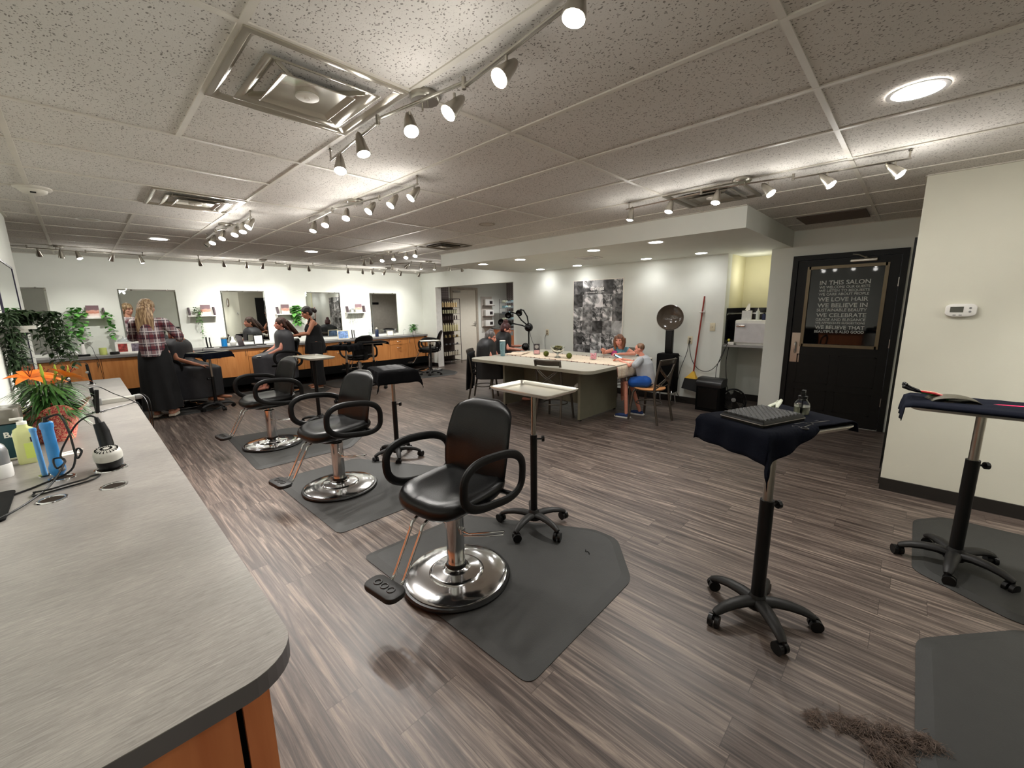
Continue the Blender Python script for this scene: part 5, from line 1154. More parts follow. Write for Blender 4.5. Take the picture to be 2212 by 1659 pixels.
# ================================================================ PEOPLE
def fuse(mb, name, m, parent, vox=.008, sm=3):
    o = mb.build(name, m, parent); r = o.modifiers.new('fuse', 'REMESH'); r.mode = 'VOXEL'; r.voxel_size = vox; r.use_smooth_shade = True
    s = o.modifiers.new('smooth', 'SMOOTH'); s.iterations = sm; s.factor = .5; return o
def cap(mb, pts, rad, n=12):
    rad = [rad]*len(pts) if isinstance(rad, (int, float)) else rad
    mb.tube(pts, rad, n); mb.ball(pts[0], rad[0], nu=12, nv=8); mb.ball(pts[-1], rad[-1], nu=12, nv=8)
    for p, r in zip(pts[1:-1], rad[1:-1]): mb.ball(p, r*.98, nu=12, nv=8)
def hand(mb, W, d, n, s=1.0, curl=.5, thumb=1):
    W = V3(W); d = V3(d).normalized(); n = (V3(n)-d*V3(n).dot(d)).normalized(); sd = d.cross(n)*thumb
    for o_ in (-.024, -.008, .008, .024): cap(mb, [W+sd*(o_*.6*s), W+sd*(o_*s)+d*.085*s], [.014*s, .0125*s], 8)
    for i, (o_, L) in enumerate(((.030, .072), (.0105, .082), (-.0095, .077), (-.029, .060))):
        p = W+sd*(o_*s)+d*.085*s; a = .15; pts = [p]
        for k, f in enumerate((.45, .3, .25)):
            a += curl*(.55+.25*k); p = p+(d*cos(a)+n*sin(a))*(L*f*s)+sd*(o_*.06); pts.append(p)
        cap(mb, pts, [.0095*s, .009*s, .0085*s, .0075*s], 8)
    p = W+sd*.028*s+d*.022*s; cap(mb, [p, p+(sd*.75+d*.6+n*.25).normalized()*.035*s, p+(sd*.6+d*.9+n*.5).normalized()*.066*s], [.013*s, .011*s, .009*s], 8)
def head(mb, c, f, tilt=0.0, s=1.0, roll=0.0):
    "adds head to mb; returns its matrix (local +Y = face)"
    f = V3(f).normalized(); up_ = V3((0, 0, 1)); x = f.cross(up_).normalized(); u = x.cross(f)
    M = Matrix(((x.x, f.x, u.x, c[0]), (x.y, f.y, u.y, c[1]), (x.z, f.z, u.z, c[2]), (0, 0, 0, 1))) @ RX(tilt) @ RY(roll) @ SCL(s, s, s)
    K = mb.M; mb.M = K @ M
    mb.ball((0, -.012, .022), (.074, .092, .086)); mb.ball((0, .022, -.03), (.060, .064, .078)); mb.ball((0, .05, -.075), (.036, .034, .030))
    for q in (-1, 1):
        mb.ball((q*.036, .052, -.022), (.026, .026, .026)); mb.ball((q*.074, -.008, -.012), (.010, .02, .03)); mb.ball((q*.032, .068, .026), (.024, .014, .012))
    mb.tube([(0, .078, .012), (0, .094, -.012), (0, .101, -.030)], [.008, .010, .014], 8); mb.ball((0, .098, -.032), (.017, .014, .011)); mb.ball((0, .080, -.060), (.024, .012, .014))
    mb.M = K; return M
M_EYE = mat('eye_dark', (34, 26, 22), .2); M_LIP = mat('lip', (176, 92, 84), .4)
def face_parts(M, parent, brow=(60, 44, 34), smile=0.0, nm='brow'):
    b = MB(); b.M = M
    for q in (-1, 1): b.ball((q*.031, .0795, .006), (.012, .006, .006), nu=8, nv=6)
    b.build('eye', M_EYE, parent)
    b = MB(); b.M = M
    for q in (-1, 1): b.tube([(q*.016, .084, .024), (q*.032, .0835, .030), (q*.05, .072, .024)], [.0025, .0035, .002], 6)
    b.build('eyebrow', mat(nm, brow, .8), parent)
    b = MB(); b.M = M; b.tube([(-.026, .079, -.058+smile*.006), (-.012, .090, -.062), (0, .0925, -.062-smile*.002), (.012, .090, -.062), (.026, .079, -.058+smile*.006)], [.003, .006, .0065, .006, .003], 8, sec=(.8, 1)); b.build('mouth', M_LIP, parent)
def hair_mat(name, c, hi=None):
    m, nt, bs = nodes(name); tc = nt.nodes.new('ShaderNodeTexCoord'); mp = nt.nodes.new('ShaderNodeMapping'); mp.inputs['Scale'].default_value = (60, 60, 4); nt.links.new(tc.outputs['Object'], mp.inputs[0])
    n = nt.nodes.new('ShaderNodeTexNoise'); n.inputs['Scale'].default_value = 1.2; n.inputs['Detail'].default_value = 4; nt.links.new(mp.outputs[0], n.inputs['Vector'])
    nt.links.new(ramp(nt, n.outputs[0], [(.38, c), (.62, hi or tuple(min(255, int(v*1.5+8)) for v in c))]), bs.inputs['Base Color']); bs.inputs['Roughness'].default_value = .45
    bp = nt.nodes.new('ShaderNodeBump'); bp.inputs['Strength'].default_value = .5; bp.inputs['Distance'].default_value = .006; nt.links.new(n.outputs[0], bp.inputs['Height']); nt.links.new(bp.outputs[0], bs.inputs['Normal']); return m
def hair_cap(b, M, back=.0, low=-.03, thick=.012):
    "skull cap leaving the face open"
    K = b.M; b.M = K @ M
    for k in range(9):
        a = -pi*.5+pi*k/8
    b.ball((0, -.022, .032), (.074+thick, .088+thick, .082+thick)); b.ball((0, -.05, -.01), (.070+thick, .052+thick, .075))
    b.M = K
SKIN1 = mat('skin_fair', (214, 158, 134), .5, var=.05, scale=40, subsurf=.08); SKIN2 = mat('skin_tan', (188, 128, 98), .5, var=.05, scale=40, subsurf=.08); SKIN3 = mat('skin_rosy', (220, 150, 128), .5, var=.06, scale=40, subsurf=.08)
def plaid():
    m, nt, bs = nodes('plaid_cotton'); tc = nt.nodes.new('ShaderNodeTexCoord'); x = sep(nt, tc.outputs['Object'])
    def band(v, f, ph, w): return math_n(nt, 'LESS_THAN', math_n(nt, 'ABSOLUTE', math_n(nt, 'SUBTRACT', math_n(nt, 'FRACT', math_n(nt, 'ADD', math_n(nt, 'MULTIPLY', v, f), ph)), .5)), w)
    def mix(a, fac, c):
        mx = nt.nodes.new('ShaderNodeMix'); mx.data_type = 'RGBA'; nt.links.new(fac, mx.inputs[0])
        if isinstance(a, tuple): mx.inputs[6].default_value = (*s2l(a), 1)
        else: nt.links.new(a, mx.inputs[6])
        mx.inputs[7].default_value = (*s2l(c), 1); return mx.outputs[2]
    h = math_n(nt, 'ADD', x[0], math_n(nt, 'MULTIPLY', x[1], .4))
    c = mix((176, 160, 160), math_n(nt, 'MULTIPLY', band(x[2], 6.2, .2, .2), .85), (92, 20, 34))
    c = mix(c, math_n(nt, 'MULTIPLY', band(h, 7.5, .6, .16), .6), (110, 28, 40))
    c = mix(c, math_n(nt, 'MULTIPLY', band(x[2], 12.4, .1, .07), .8), (40, 36, 52)); c = mix(c, math_n(nt, 'MULTIPLY', band(h, 15, .1, .07), .8), (44, 40, 56))
    c = mix(c, math_n(nt, 'MULTIPLY', band(x[2], 6.2, .72, .035), .8), (226, 220, 216)); c = mix(c, math_n(nt, 'MULTIPLY', band(h, 7.5, .1, .04), .85), (232, 226, 222))
    nt.links.new(c, bs.inputs['Base Color']); bs.inputs['Roughness'].default_value = .9; return m
M_BCLOTH = mat('black_cloth', (16, 16, 17), .85, var=.15, bump=.1, bscale=60); M_CAPE = mat('grey_cape', (58, 58, 62), .6, var=.1, bump=.15, bscale=30); M_BCAPE = mat('black_cape', (17, 17, 19), .55, var=.1, bump=.15, bscale=30)
def person(label, loc, rz): return thing('person', label, 'person', loc, rz)
def sandal(b, a, s=1.0, top=True):
    x, y, z = a; b.prism([(x+p*.045*s, y+q*s) for p, q in ((-.8, -.05), (.8, -.05), (1, .06), (1.05, .13), (.6, .19), (-.2, .2), (-.9, .15), (-1, .06))], z-.0, z+.028*s, .006)
def foot(mb, a, toe=(0, 1), s=1.0, z=.0):
    x, y = a[0], a[1]; t_ = V3((toe[0], toe[1], 0)).normalized(); p = V3((x, y, a[2]))
    cap(mb, [p, p+V3((0, 0, -.045*s))+t_*.02*s, V3((x, y, z+.022*s))+t_*.13*s, V3((x, y, z+.017*s))+t_*.19*s], [.034*s, .034*s, .027*s, .018*s]); mb.ball((x-t_.x*.03*s, y-t_.y*.03*s, z+.03*s), .028*s)

# --- stylist in the plaid shirt (standing, back to the viewer)
t = person('person in a plaid shirt and long black skirt, long blonde hair, standing at a client', (.69, 7.86, 0.018), radians(-24))
b = MB()
for q in (-1, 1): cap(b, [(q*.10, 0, .93), (q*.10, .02, .5), (q*.09, -.01, .10)], [.085, .055, .036]); foot(b, (q*.09, -.01, .09), (q*.15, 1), 1, .03)
cap(b, [(0, 0, .95), (0, 0, 1.1), (0, 0, 1.28)], [.13, .11, .13]); cap(b, [(-.15, 0, 1.37), (.15, 0, 1.37)], .055); cap(b, [(0, 0, 1.36), (0, .015, 1.49)], [.055, .048])
cap(b, [(.17, 0, 1.37), (.30, .06, 1.16), (.24, .27, 1.12)], [.05, .04, .028]); cap(b, [(-.17, 0, 1.37), (-.25, .12, 1.16), (-.06, .30, 1.16)], [.05, .04, .028])
hand(b, (.24, .27, 1.12), (-.3, .9, 0), (0, 0, -1), 1, .6, -1); hand(b, (-.06, .30, 1.16), (.4, .9, -.1), (0, 0, -1), 1, .6, 1)
Mh = head(b, (0, .03, 1.585), (.15, 1, -.12)); fuse(b, 'body', SKIN1, t, .007); face_parts(Mh, t)
b = MB(); cap(b, [(0, 0, 1.0), (0, 0, 1.12), (0, 0, 1.3)], [.165, .15, .15]); b.tube([(0, 0, .90), (0, 0, 1.0), (0, 0, 1.25), (0, 0, 1.36), (0, .005, 1.43)], [.175, .17, .165, .14, .065], 20, sec=(1.12, .82)); cap(b, [(-.15, 0, 1.375), (.15, 0, 1.375)], .067)
cap(b, [(.17, 0, 1.37), (.305, .055, 1.16), (.26, .21, 1.12)], [.068, .06, .045]); cap(b, [(-.17, 0, 1.37), (-.26, .11, 1.16), (-.12, .24, 1.15)], [.068, .06, .045]); fuse(b, 'shirt', plaid(), t, .011, 2)
b = MB(); n = 40
def sk(z, rx, ry, w): return [((rx+w*sin(7*2*pi*i/n+z*3))*cos(2*pi*i/n), (ry+w*sin(7*2*pi*i/n+z*3))*sin(2*pi*i/n), z) for i in range(n)]
b.loft([sk(1.06, .155, .125, 0), sk(1.0, .165, .13, 0), sk(.9, .19, .155, .003), sk(.7, .205, .175, .008), sk(.4, .215, .19, .014), sk(.2, .225, .2, .018), sk(.12, .225, .2, .018)], cap=(True, True)); b.build('skirt', M_BCLOTH, t, angle=80)
b = MB()
for q in (-1, 1): sandal(b, (q*.10, -.01, 0)); 
b.build('sandals', mat('pale_sole', (216, 206, 190), .6), t)
b = MB(); hair_cap(b, Mh, thick=.016); b.tube([(0, -.03, 1.64), (0, -.085, 1.55), (.0, -.11, 1.42), (-.01, -.12, 1.30), (-.015, -.115, 1.20)], [.085, .092, .088, .07, .03], 16, sec=(1.05, .55))
for i in range(16): a = -.09+.012*i; cap(b, [(a*.8, -.09, 1.58), (a*1.05, -.13, 1.42), (a*.95-.01, -.135, 1.26+.03*sin(i*2.1)), (a*.8-.01, -.125, 1.17+.04*sin(i*3.7))], [.014, .014, .012, .005], 6)
fuse(b, 'hair', hair_mat('blonde_hair', (112, 82, 56), (198, 168, 128)), t, .008, 1)

# --- seated client figure
def seated(label, loc, rz, skin, s=1.0, zs=.58, lean=.0, hd=None, htilt=-.15, hf=(0, 1, 0), arms=None, feet=None, knees=None, hcurl=.5, name='body'):
    "faces local +Y; zs = hip height"
    t = person(label, loc, rz); b = MB(); zc = zs+.50*s
    feet = feet or [(-.10*s, .50*s, zs-.46*s), (.10*s, .50*s, zs-.46*s)]; knees = knees or [(-.10*s, .42*s, zs+.01), (.10*s, .42*s, zs+.01)]
    for q, k, f in ((-1, knees[0], feet[0]), (1, knees[1], feet[1])):
        cap(b, [(q*.09*s, 0, zs), k, (f[0], f[1]-.03*s, f[2]+.08*s)], [.08*s, .058*s, .036*s]); foot(b, (f[0], f[1]-.03*s, f[2]+.075*s), (q*.1, 1), s, f[2])
    sh = V3((0, lean, zc)); cap(b, [(0, 0, zs+.03), (0, lean*.4, zs+.2*s), (0, lean*.85, zs+.38*s)], [.12*s, .105*s, .12*s]); cap(b, [sh+V3((-.14*s, 0, -.02)), sh+V3((.14*s, 0, -.02))], .05*s)
    hd = V3(hd) if hd else sh+V3((0, .03*s, .19*s)); cap(b, [sh, hd+V3((0, -.01, -.07*s))], [.052*s, .046*s])
    for q in (0, 1):
        e, w, d, n_ = arms[q]; sg = (-1, 1)[q]
        cap(b, [sh+V3((sg*.155*s, 0, -.03*s)), e, w], [.046*s, .037*s, .026*s]); hand(b, w, d, n_, s, hcurl, -sg)
    Mh = head(b, tuple(hd), hf, htilt, s); o = fuse(b, name, skin, t, .007*max(s, .8)); face_parts(Mh, t); return t, Mh
def cape(t, mt, sh, w, knees, hem, front=.5, name='cape', back=-.16, s=1.0, side=.30):
    b = MB(); n = 48; rings = []; zt = sh[2]+.088*s; zl = sh[2]-.37*s; ss = lambda q: max(0, min(1, q))**2*(3-2*max(0, min(1, q)))
    zs_ = [zt, zt-.008*s, zt-.025*s, zt-.05*s, zt-.08*s, zt-.12*s, zt-.18*s, zt-.25*s]+[zl+.12*s-.02*s*i for i in range(9)]+[zl-.05*s-(zl-.05*s-hem)*i/6 for i in range(1, 7)]
    for z in zs_:
        u = (zt-z)/(zt-hem); ring = []; q = (zl+.13*s-z)/(.16*s); top = min(1, (zt-z)/(.10*s))**.40
        for i in range(n):
            a = 2*pi*i/n; f = max(0, sin(a)); wob = (.010+.006*sin(3*a))*sin(11*a+2)*min(1, u*1.5)
            rx = .055*s+(w-.055*s)*top+(side-w)*max(0, u-.3)
            fy = .055*s+(.15*s-.055*s)*top+(knees-.15*s)*ss(q); by = .055*s+(-back-.055*s)*top
            x = (rx+wob)*cos(a)*(1-.12*f*ss(q)); y = sh[1]*(1-u)+((fy+wob) if sin(a) > 0 else (by+wob))*(abs(sin(a))**.75)*(1 if sin(a) > 0 else -1)
            ring.append((x, y, z-.018*s*abs(cos(a))*top))
        rings.append(ring)
    b.loft(rings, cap=(False, False)); o = b.build(name, mt, t, angle=80); o.modifiers.new('s', 'SOLIDIFY').thickness = .006; su = o.modifiers.new('sub', 'SUBSURF'); su.levels = 1; su.render_levels = 1; return o

# client in grey cape with long brown hair (faces -X)
t, Mh = seated('person with long brown hair seated in a dark grey cape, phone in hand', (2.66, 8.56, 0), radians(84), SKIN3, 1.0, .60, .02, arms=[((-.24, .14, .84), (-.12, .40, .70), (.5, .8, -.1), (0, 0, -1)), ((.24, .14, .84), (.12, .40, .70), (-.5, .8, -.1), (0, 0, -1))], feet=[(-.08, .46, .10), (.10, .42, .10)], hf=(0, 1, -.05), htilt=0)
cape(t, M_CAPE, (0, .02, 1.10), .29, .57, .30)
b = MB(); hair_cap(b, Mh, thick=.014); b.tube([(0, -.04, 1.34), (.01, -.11, 1.24), (.02, -.20, 1.12), (.02, -.28, 1.02)], [.07, .075, .06, .03], 14, sec=(1.1, .7))
for q in (-1, 1): cap(b, [(q*.07, .03, 1.36), (q*.085, -.02, 1.25), (q*.06, -.10, 1.14)], [.025, .028, .02], 8)
fuse(b, 'hair', hair_mat('brown_hair', (44, 26, 20), (84, 50, 36)), t, .008, 1)
b = MB()
for x, y in ((-.08, .43), (.10, .39)): sandal(b, (x, y-.02, .072))
b.build('sandals', M_BLKM, t)
ph = thing('phone', 'white phone in the hand of the client in the grey cape', 'phone', (2.18, 8.50, .725), radians(70)); b = MB(); b.rbox((0, 0, 0), (.15, .075, .009), .01, .003); b.build('case', M_WHITE, ph)

# stylist in black (faces -X, head bent)
t = person('person in black apron and trousers, dark tied hair, combing the client\'s long hair', (3.16, 8.44, 0.0), radians(78))
b = MB()
for q in (-1, 1): cap(b, [(q*.09, 0, .88), (q*.10, .02, .47), (q*.10, -.01, .10)], [.08, .054, .036]); foot(b, (q*.10, -.01, .10), (q*.1, 1), .95, .03)
cap(b, [(0, 0, .9), (0, 0, 1.04), (0, .02, 1.22)], [.12, .10, .115]); cap(b, [(-.135, .02, 1.305), (.135, .02, 1.305)], .045); cap(b, [(0, .03, 1.31), (0, .07, 1.41)], [.047, .043])
cap(b, [(.16, .02, 1.30), (.25, .09, 1.09), (.10, .30, 1.08)], [.045, .037, .025]); cap(b, [(-.16, .02, 1.30), (-.23, .14, 1.10), (-.06, .36, 1.06)], [.045, .037, .025])
hand(b, (.10, .30, 1.08), (-.3, .9, -.1), (0, 0, -1), .95, .8, -1); hand(b, (-.06, .36, 1.06), (.3, .9, 0), (0, 0, -1), .95, .8, 1)
Mh = head(b, (0, .10, 1.485), (0, 1, -.45)); fuse(b, 'body', SKIN2, t, .007); face_parts(Mh, t)
b = MB(); b.tube([(0, .0, .70), (0, .0, .92), (0, .0, 1.05), (0, .02, 1.2), (0, .045, 1.29)], [.19, .165, .135, .14, .085], 20, sec=(1.08, .9)); cap(b, [(-.05, .09, 1.28), (-.04, .06, 1.37)], .016, 6); cap(b, [(.05, .09, 1.28), (.04, .06, 1.37)], .016, 6); fuse(b, 'apron', M_BCLOTH, t, .01, 2)
b = MB()
for q in (-1, 1): b.tube([(q*.07, 0, .92), (q*.10, 0, .7), (q*.11, .01, .4), (q*.11, 0, .09)], [.115, .11, .105, .115], 14)
fuse(b, 'trousers', M_BCLOTH, t, .012, 2)
b = MB()
for q in (-1, 1): sandal(b, (q*.10, -.01, 0), .95)
b.build('sandals', MATS['pale_sole'], t)
b = MB(); hair_cap(b, Mh, thick=.010); b.ball(tuple(Mh @ V3((0, -.12, .0))), (.05, .05, .045)); b.ball(tuple(Mh @ V3((.02, -.155, -.03))), (.035, .04, .045)); fuse(b, 'hair', hair_mat('dark_hair', (28, 20, 18)), t, .007, 1)
b = MB(); b.torus(tuple(V3((.115, .285, 1.08))), .03, .007, 18, 6, None); b.build('wristwatch', M_BLACK, t)
q_ = thing('comb', 'white tail comb held by the stylist in black', 'comb', (2.74, 8.56, 1.05), radians(160)); b = MB(); b.tube([(-.06, 0, 0), (.0, 0, 0), (.12, 0, .01)], [.009, .007, .002], 6, sec=(1, .4)); b.build('handle', M_WHITE, q_)

# client beside the plaid stylist (dark cape)
t, Mh = seated('person in a dark cape with wrapped hair, half hidden behind the plaid stylist', (1.0, 8.40, 0), radians(-128), SKIN2, .97, .56, .02, arms=[((-.24, .14, .82), (-.14, .42, .80), (0, 1, 0.1), (0, 0, -1)), ((.24, .14, .82), (.14, .40, .70), (-.5, .8, -.1), (0, 0, -1))], feet=[(-.1, .5, .12), (.1, .5, .12)], hd=(0, .05, 1.16))
cape(t, mat('dark_cape', (34, 34, 37), .6, bump=.15, bscale=30), (0, .02, 1.045), .29, .60, .20, side=.36)
b = MB(); hair_cap(b, Mh, thick=.014); fuse(b, 'hair', hair_mat('auburn_hair', (74, 34, 30), (120, 66, 50)), t, .008, 1)

# older client at the table end (faces -Y)
t, Mh = seated('older person with pinned grey-black hair in a black cape, looking at a phone', (4.66, 5.12, 0), radians(-146), SKIN3, .93, .49, .04, arms=[((-.22, .15, .70), (-.08, .46, .66), (.4, .9, .1), (0, 0, -1)), ((.22, .15, .70), (.08, .46, .66), (-.4, .9, .1), (0, 0, -1))], feet=[(-.09, .62, .02), (.11, .60, .02)], knees=[(-.1, .42, .53), (.1, .42, .53)], hf=(0, 1, -.3), htilt=0, hd=(0, .09, 1.05), hcurl=.9)
cape(t, M_BCAPE, (0, .03, .955), .285, .50, .40, side=.31, s=.93)
b = MB(); hair_cap(b, Mh, thick=.010); b.tube([tuple(Mh @ V3(p)) for p in ((0, -.08, .05), (0, -.04, .12), (0, .02, .125))], [.03, .035, .02], 10, sec=(1.2, .7)); fuse(b, 'hair', hair_mat('grey_black_hair', (40, 36, 36), (128, 122, 120)), t, .007, 1)
jk = MB(); jk.sheet(lambda u, v: ((u-.5)*(.42+.05*sin(v*3)), -.24-.03*sin(u*9)*v-.02*v, .80-.62*v), 14, 14); o = jk.build('jacket', M_BCLOTH, None, angle=80); o.matrix_world = T(4.66, 5.16, 0) @ RZ(radians(-146)); o.modifiers.new('s', 'SOLIDIFY').thickness = .02; tag(o, 'black jacket hanging over the chair back of the older client', 'jacket')
ph = thing('phone', 'lit blue-screened phone held by the older client in black', 'phone', (4.97, 4.67, .70), 0); ph.rotation_euler = (radians(35), 0, radians(-146)); b = MB(); b.rbox((0, 0, 0), (.075, .15, .009), .01, .003); b.build('case', M_BLACK, ph)
mscr = emis('phone_screen', s2l((90, 130, 210)), 1.2); b = MB(); b.bb(-.034, .034, -.07, .07, .0046, .0052); b.build('screen', mscr, ph, smooth=False)

# client behind
t, Mh = seated('person with reddish dark bun in black, sitting behind the older client', (5.52, 5.60, 0), radians(-142), SKIN3, 1.0, .50, .03, arms=[((-.24, .14, .78), (-.1, .32, .80), (.3, .9, .2), (0, 0, -1)), ((.24, .14, .78), (.08, .34, .74), (-.4, .9, .2), (0, 0, -1))], feet=[(-.09, .46, .02), (.11, .46, .02)], hf=(0, 1, -.35), htilt=0, hd=(0, .08, 1.13))
cape(t, M_BCAPE, (0, .03, 1.0), .285, .50, .38, side=.31)
b = MB(); hair_cap(b, Mh, thick=.012); b.ball(tuple(Mh @ V3((0, -.05, .13))), (.05, .05, .045)); fuse(b, 'hair', hair_mat('wine_hair', (52, 24, 24)), t, .008, 1)
o = MB(); o.ball((0, 0, 0), .075, nu=22, nv=14); o = o.build('ball', MATS['gloss_black'], None, loc=(5.74, 5.20, .80)); tag(o, 'glossy black round bowl held by the client sitting behind', 'bowl')

# girl behind the table (faces -X)
t, Mh = seated('girl with brown bob in a pink and blue top, leaning over the table', (5.99, 3.34, 0), radians(112), SKIN3, .78, .47, .12, arms=[((-.22, .28, .805), (-.02, .46, .815), (.9, .3, .1), (0, 0, -1)), ((.25, .24, .805), (.22, .46, .84), (-.3, .6, .7), (0, 1, 0))], hf=(.1, 1, -.1), htilt=0, hd=(.02, .20, 1.0), hcurl=.7)
b = MB(); b.tube([(0, 0, .46), (0, .04, .62), (0, .10, .80), (0, .12, .87)], [.125, .115, .12, .06], 16, sec=(1.05, .8)); cap(b, [(-.09, .12, .85), (.09, .12, .85)], .045); b.cur = 0
fuse(b, 'top', mat('aqua_print_cotton', (92, 140, 156), .8, var=.35, scale=30), t, .009, 2)
b = MB(); b.tube([(.085, .16, .83), (.10, .19, .76), (.10, .17, .66), (.09, .13, .55)], [.04, .05, .05, .04], 10, sec=(1.1, .5)); fuse(b, 'pink_panel', mat('magenta_cotton', (176, 60, 120), .8), t, .009, 1)
b = MB(); hair_cap(b, Mh, thick=.012)
for q in (-1, 1): cap(b, [tuple(Mh @ V3(p)) for p in ((q*.065, .02, .06), (q*.092, .0, -.02), (q*.088, -.0, -.11), (q*.075, .01, -.17))], [.024, .028, .026, .016], 8)
b.tube([tuple(Mh @ V3(p)) for p in ((0, -.08, .03), (0, -.10, -.06), (0, -.09, -.16))], [.08, .08, .06], 12, sec=(1.1, .5)); fuse(b, 'hair', hair_mat('chestnut_hair', (84, 50, 32), (132, 86, 56)), t, .007, 1)
o = thing('tablet', 'small tablet with glowing screen in the children\'s hands', 'tablet', (5.33, 3.02, .80), radians(20)); o.rotation_euler = (radians(28), 0, radians(30))
b = MB(); b.rbox((0, 0, 0), (.20, .14, .01), .012, .003); b.build('case', M_BLACK, o); b = MB(); b.bb(-.09, .09, -.06, .06, .0052, .0058); b.build('screen', emis('tablet_screen', s2l((140, 176, 200)), .8), o, smooth=False)
# boy
t, Mh = seated('boy in grey t-shirt and blue shorts sitting sideways on the honey wood chair', (5.20, 2.53, 0), radians(6), SKIN3, .66, .515, .05, arms=[((-.15, .17, .74), (-.02, .38, .79), (.2, 1, .1), (0, 0, -1)), ((.17, .16, .74), (.10, .38, .79), (-.2, 1, .1), (0, 0, -1))], feet=[(-.09, .24, .0), (.16, .14, .0)], knees=[(-.10, .24, .49), (.10, .26, .49)], hf=(-.25, 1, -.25), htilt=0, hd=(-.01, .10, .955), hcurl=.8)
b = MB(); b.tube([(0, 0, .50), (0, 0, .6), (0, .035, .75), (0, .05, .83), (0, .055, .865)], [.125, .115, .115, .085, .05], 18, sec=(1.05, .78)); cap(b, [(-.10, .05, .82), (-.155, .09, .755)], [.048, .05], 10); cap(b, [(.10, .05, .82), (.16, .09, .755)], [.048, .05], 10); fuse(b, 't_shirt', mat('heather_grey', (176, 180, 184), .9, bump=.1, bscale=40), t, .008, 2)
b = MB(); cap(b, [(-.06, -.02, .53), (-.09, .14, .51)], [.085, .072], 12); cap(b, [(.06, -.02, .53), (.09, .15, .51)], [.085, .072], 12); fuse(b, 'shorts', mat('royal_blue', (26, 84, 168), .8), t, .008, 2)
b = MB(); 
for x, y, a in ((-.09, .22, -.1), (.16, .12, .1)): cap(b, [(x, y-.02, .035), (x+a*.12, y+.09, .03), (x+a*.15, y+.135, .025)], [.030, .030, .022], 10)
fuse(b, 'shoes', mat('navy_canvas', (34, 54, 100), .8), t, .007, 1)
b = MB()
for x, y, a in ((-.09, .22, -.1), (.16, .12, .1)): b.prism([(x+a*.06+p*.034, y+.05+q_) for p, q_ in ((-.8, -.11), (.8, -.11), (1, -.03), (1, .06), (.5, .115), (-.5, .115), (-1, .06), (-1, -.03))], .0, .018, .003)
b.build('shoe_soles', M_WHITE, t)
b = MB(); K = b.M; b.M = Mh; b.ball((0, -.026, .034), (.080, .088, .084)); b.M = K; fuse(b, 'hair', hair_mat('short_brown_hair', (96, 66, 46), (140, 104, 76)), t, .006, 1)
# ================================================================ SMALL THINGS ON THE LONG COUNTER
random.seed(11)
Z1 = ZT+.0005
def ringhole(label, x, y, r=.032, ry=None):
    t = thing('grommet', label, 'cable port', (x, y, Z1))
    b = MB(); b.lathe([(r-.006, .0004), (r-.005, .003), (r, .0045), (r+.004, .003), (r+.005, 0)], 32, cap=(False, False)); b.build('ring', M_CHROME, t)
    b = MB(); b.lathe([(r-.005, .0003), (r-.005, .0009)], 28); b.build('opening', mat('hole_dark', (40, 32, 26), .9, spec=.1), t)
    return t
ringhole('chrome-ringed port in the counter in front of the grey-capped hair dryer', .005, 2.185, .037); ringhole('chrome-ringed port in the counter beside the coiled black cord', -.16, 2.19, .037)
ringhole('chrome-ringed port holding the blue curling iron', -.14, 2.46, .037); ringhole('chrome-ringed port holding the hair dryer nozzle', .008, 2.45, .052)
ringhole('chrome-ringed port holding the flat iron near the power bar', 0.0, 3.95, .04); ringhole('chrome-ringed port holding the clipper at the far end of the counter', .0, 5.62, .04)
# hair dryer standing nozzle down
t = thing('hair_dryer', 'hair dryer with ribbed pale grey intake standing nozzle-down in its port', 'hair dryer', (.008, 2.45, Z1))
Dn = aim((0, 0, .0), (-.05, -.18, 1))
b = MB(); b.M = Dn; b.lathe([(.022, -.06), (.03, .0), (.042, .02), (.044, .055)], 28); b.build('barrel', M_BLACK, t)
b = MB(); b.M = Dn; b.lathe([(.046, .05), (.047, .075), (.042, .088), (.03, .096), (.001, .098)], 32); cp = b.build('intake_cap', mat('pale_grey_cap', (184, 182, 174), .4), t)
b = MB(); b.M = Dn
for k in range(20):
    a = 2*pi*k/20; b.box((.031, 0, .0935), (.014, .0022, .006), RZ(a)); b.box((.016, 0, .0975), (.009, .0018, .003), RZ(a+.15))
b.build('slots', M_BLKM, cp)
b = MB(); b.tube([(.0, .04, .04), (.0, .075, .09), (-.005, .085, .15), (-.012, .09, .19)], [.02, .022, .021, .017], 14, sec=(1.1, .8)); b.build('handle', M_BLACK, t)
b = MB(); b.tube([(-.012, .09, .19), (-.016, .092, .215)], [.011, .007], 10); b.build('cord_relief', M_BLACK, t)
cord('black cord arching from the hair dryer handle and coiling back across the counter', [(-.008, 2.542, ZT+.215), (-.03, 2.55, ZT+.225), (-.07, 2.54, ZT+.20), (-.11, 2.50, ZT+.14), (-.13, 2.44, ZT+.10), (-.12, 2.42, ZT+.075), (-.145, 2.40, ZT+.06), (-.15, 2.44, ZT+.09), (-.12, 2.42, ZT+.08), (-.16, 2.35, ZT+.02), (-.20, 2.25, Z1+.006), (-.25, 2.13, Z1+.006), (-.30, 2.06, Z1+.006)], .0035, name='appliance_cable')
cord('black cord looping on the counter between the two empty ports', [(-.205, 2.32, Z1+.005), (-.21, 2.27, Z1+.005), (-.18, 2.27, Z1+.006), (-.13, 2.29, Z1+.005), (-.08, 2.30, Z1+.006), (-.045, 2.33, Z1+.005), (-.03, 2.37, Z1+.005), (-.055, 2.375, Z1+.005), (-.075, 2.33, Z1+.010), (-.12, 2.31, Z1+.011), (-.17, 2.29, Z1+.011), (-.21, 2.30, Z1+.010)], .0035, name='appliance_cable')
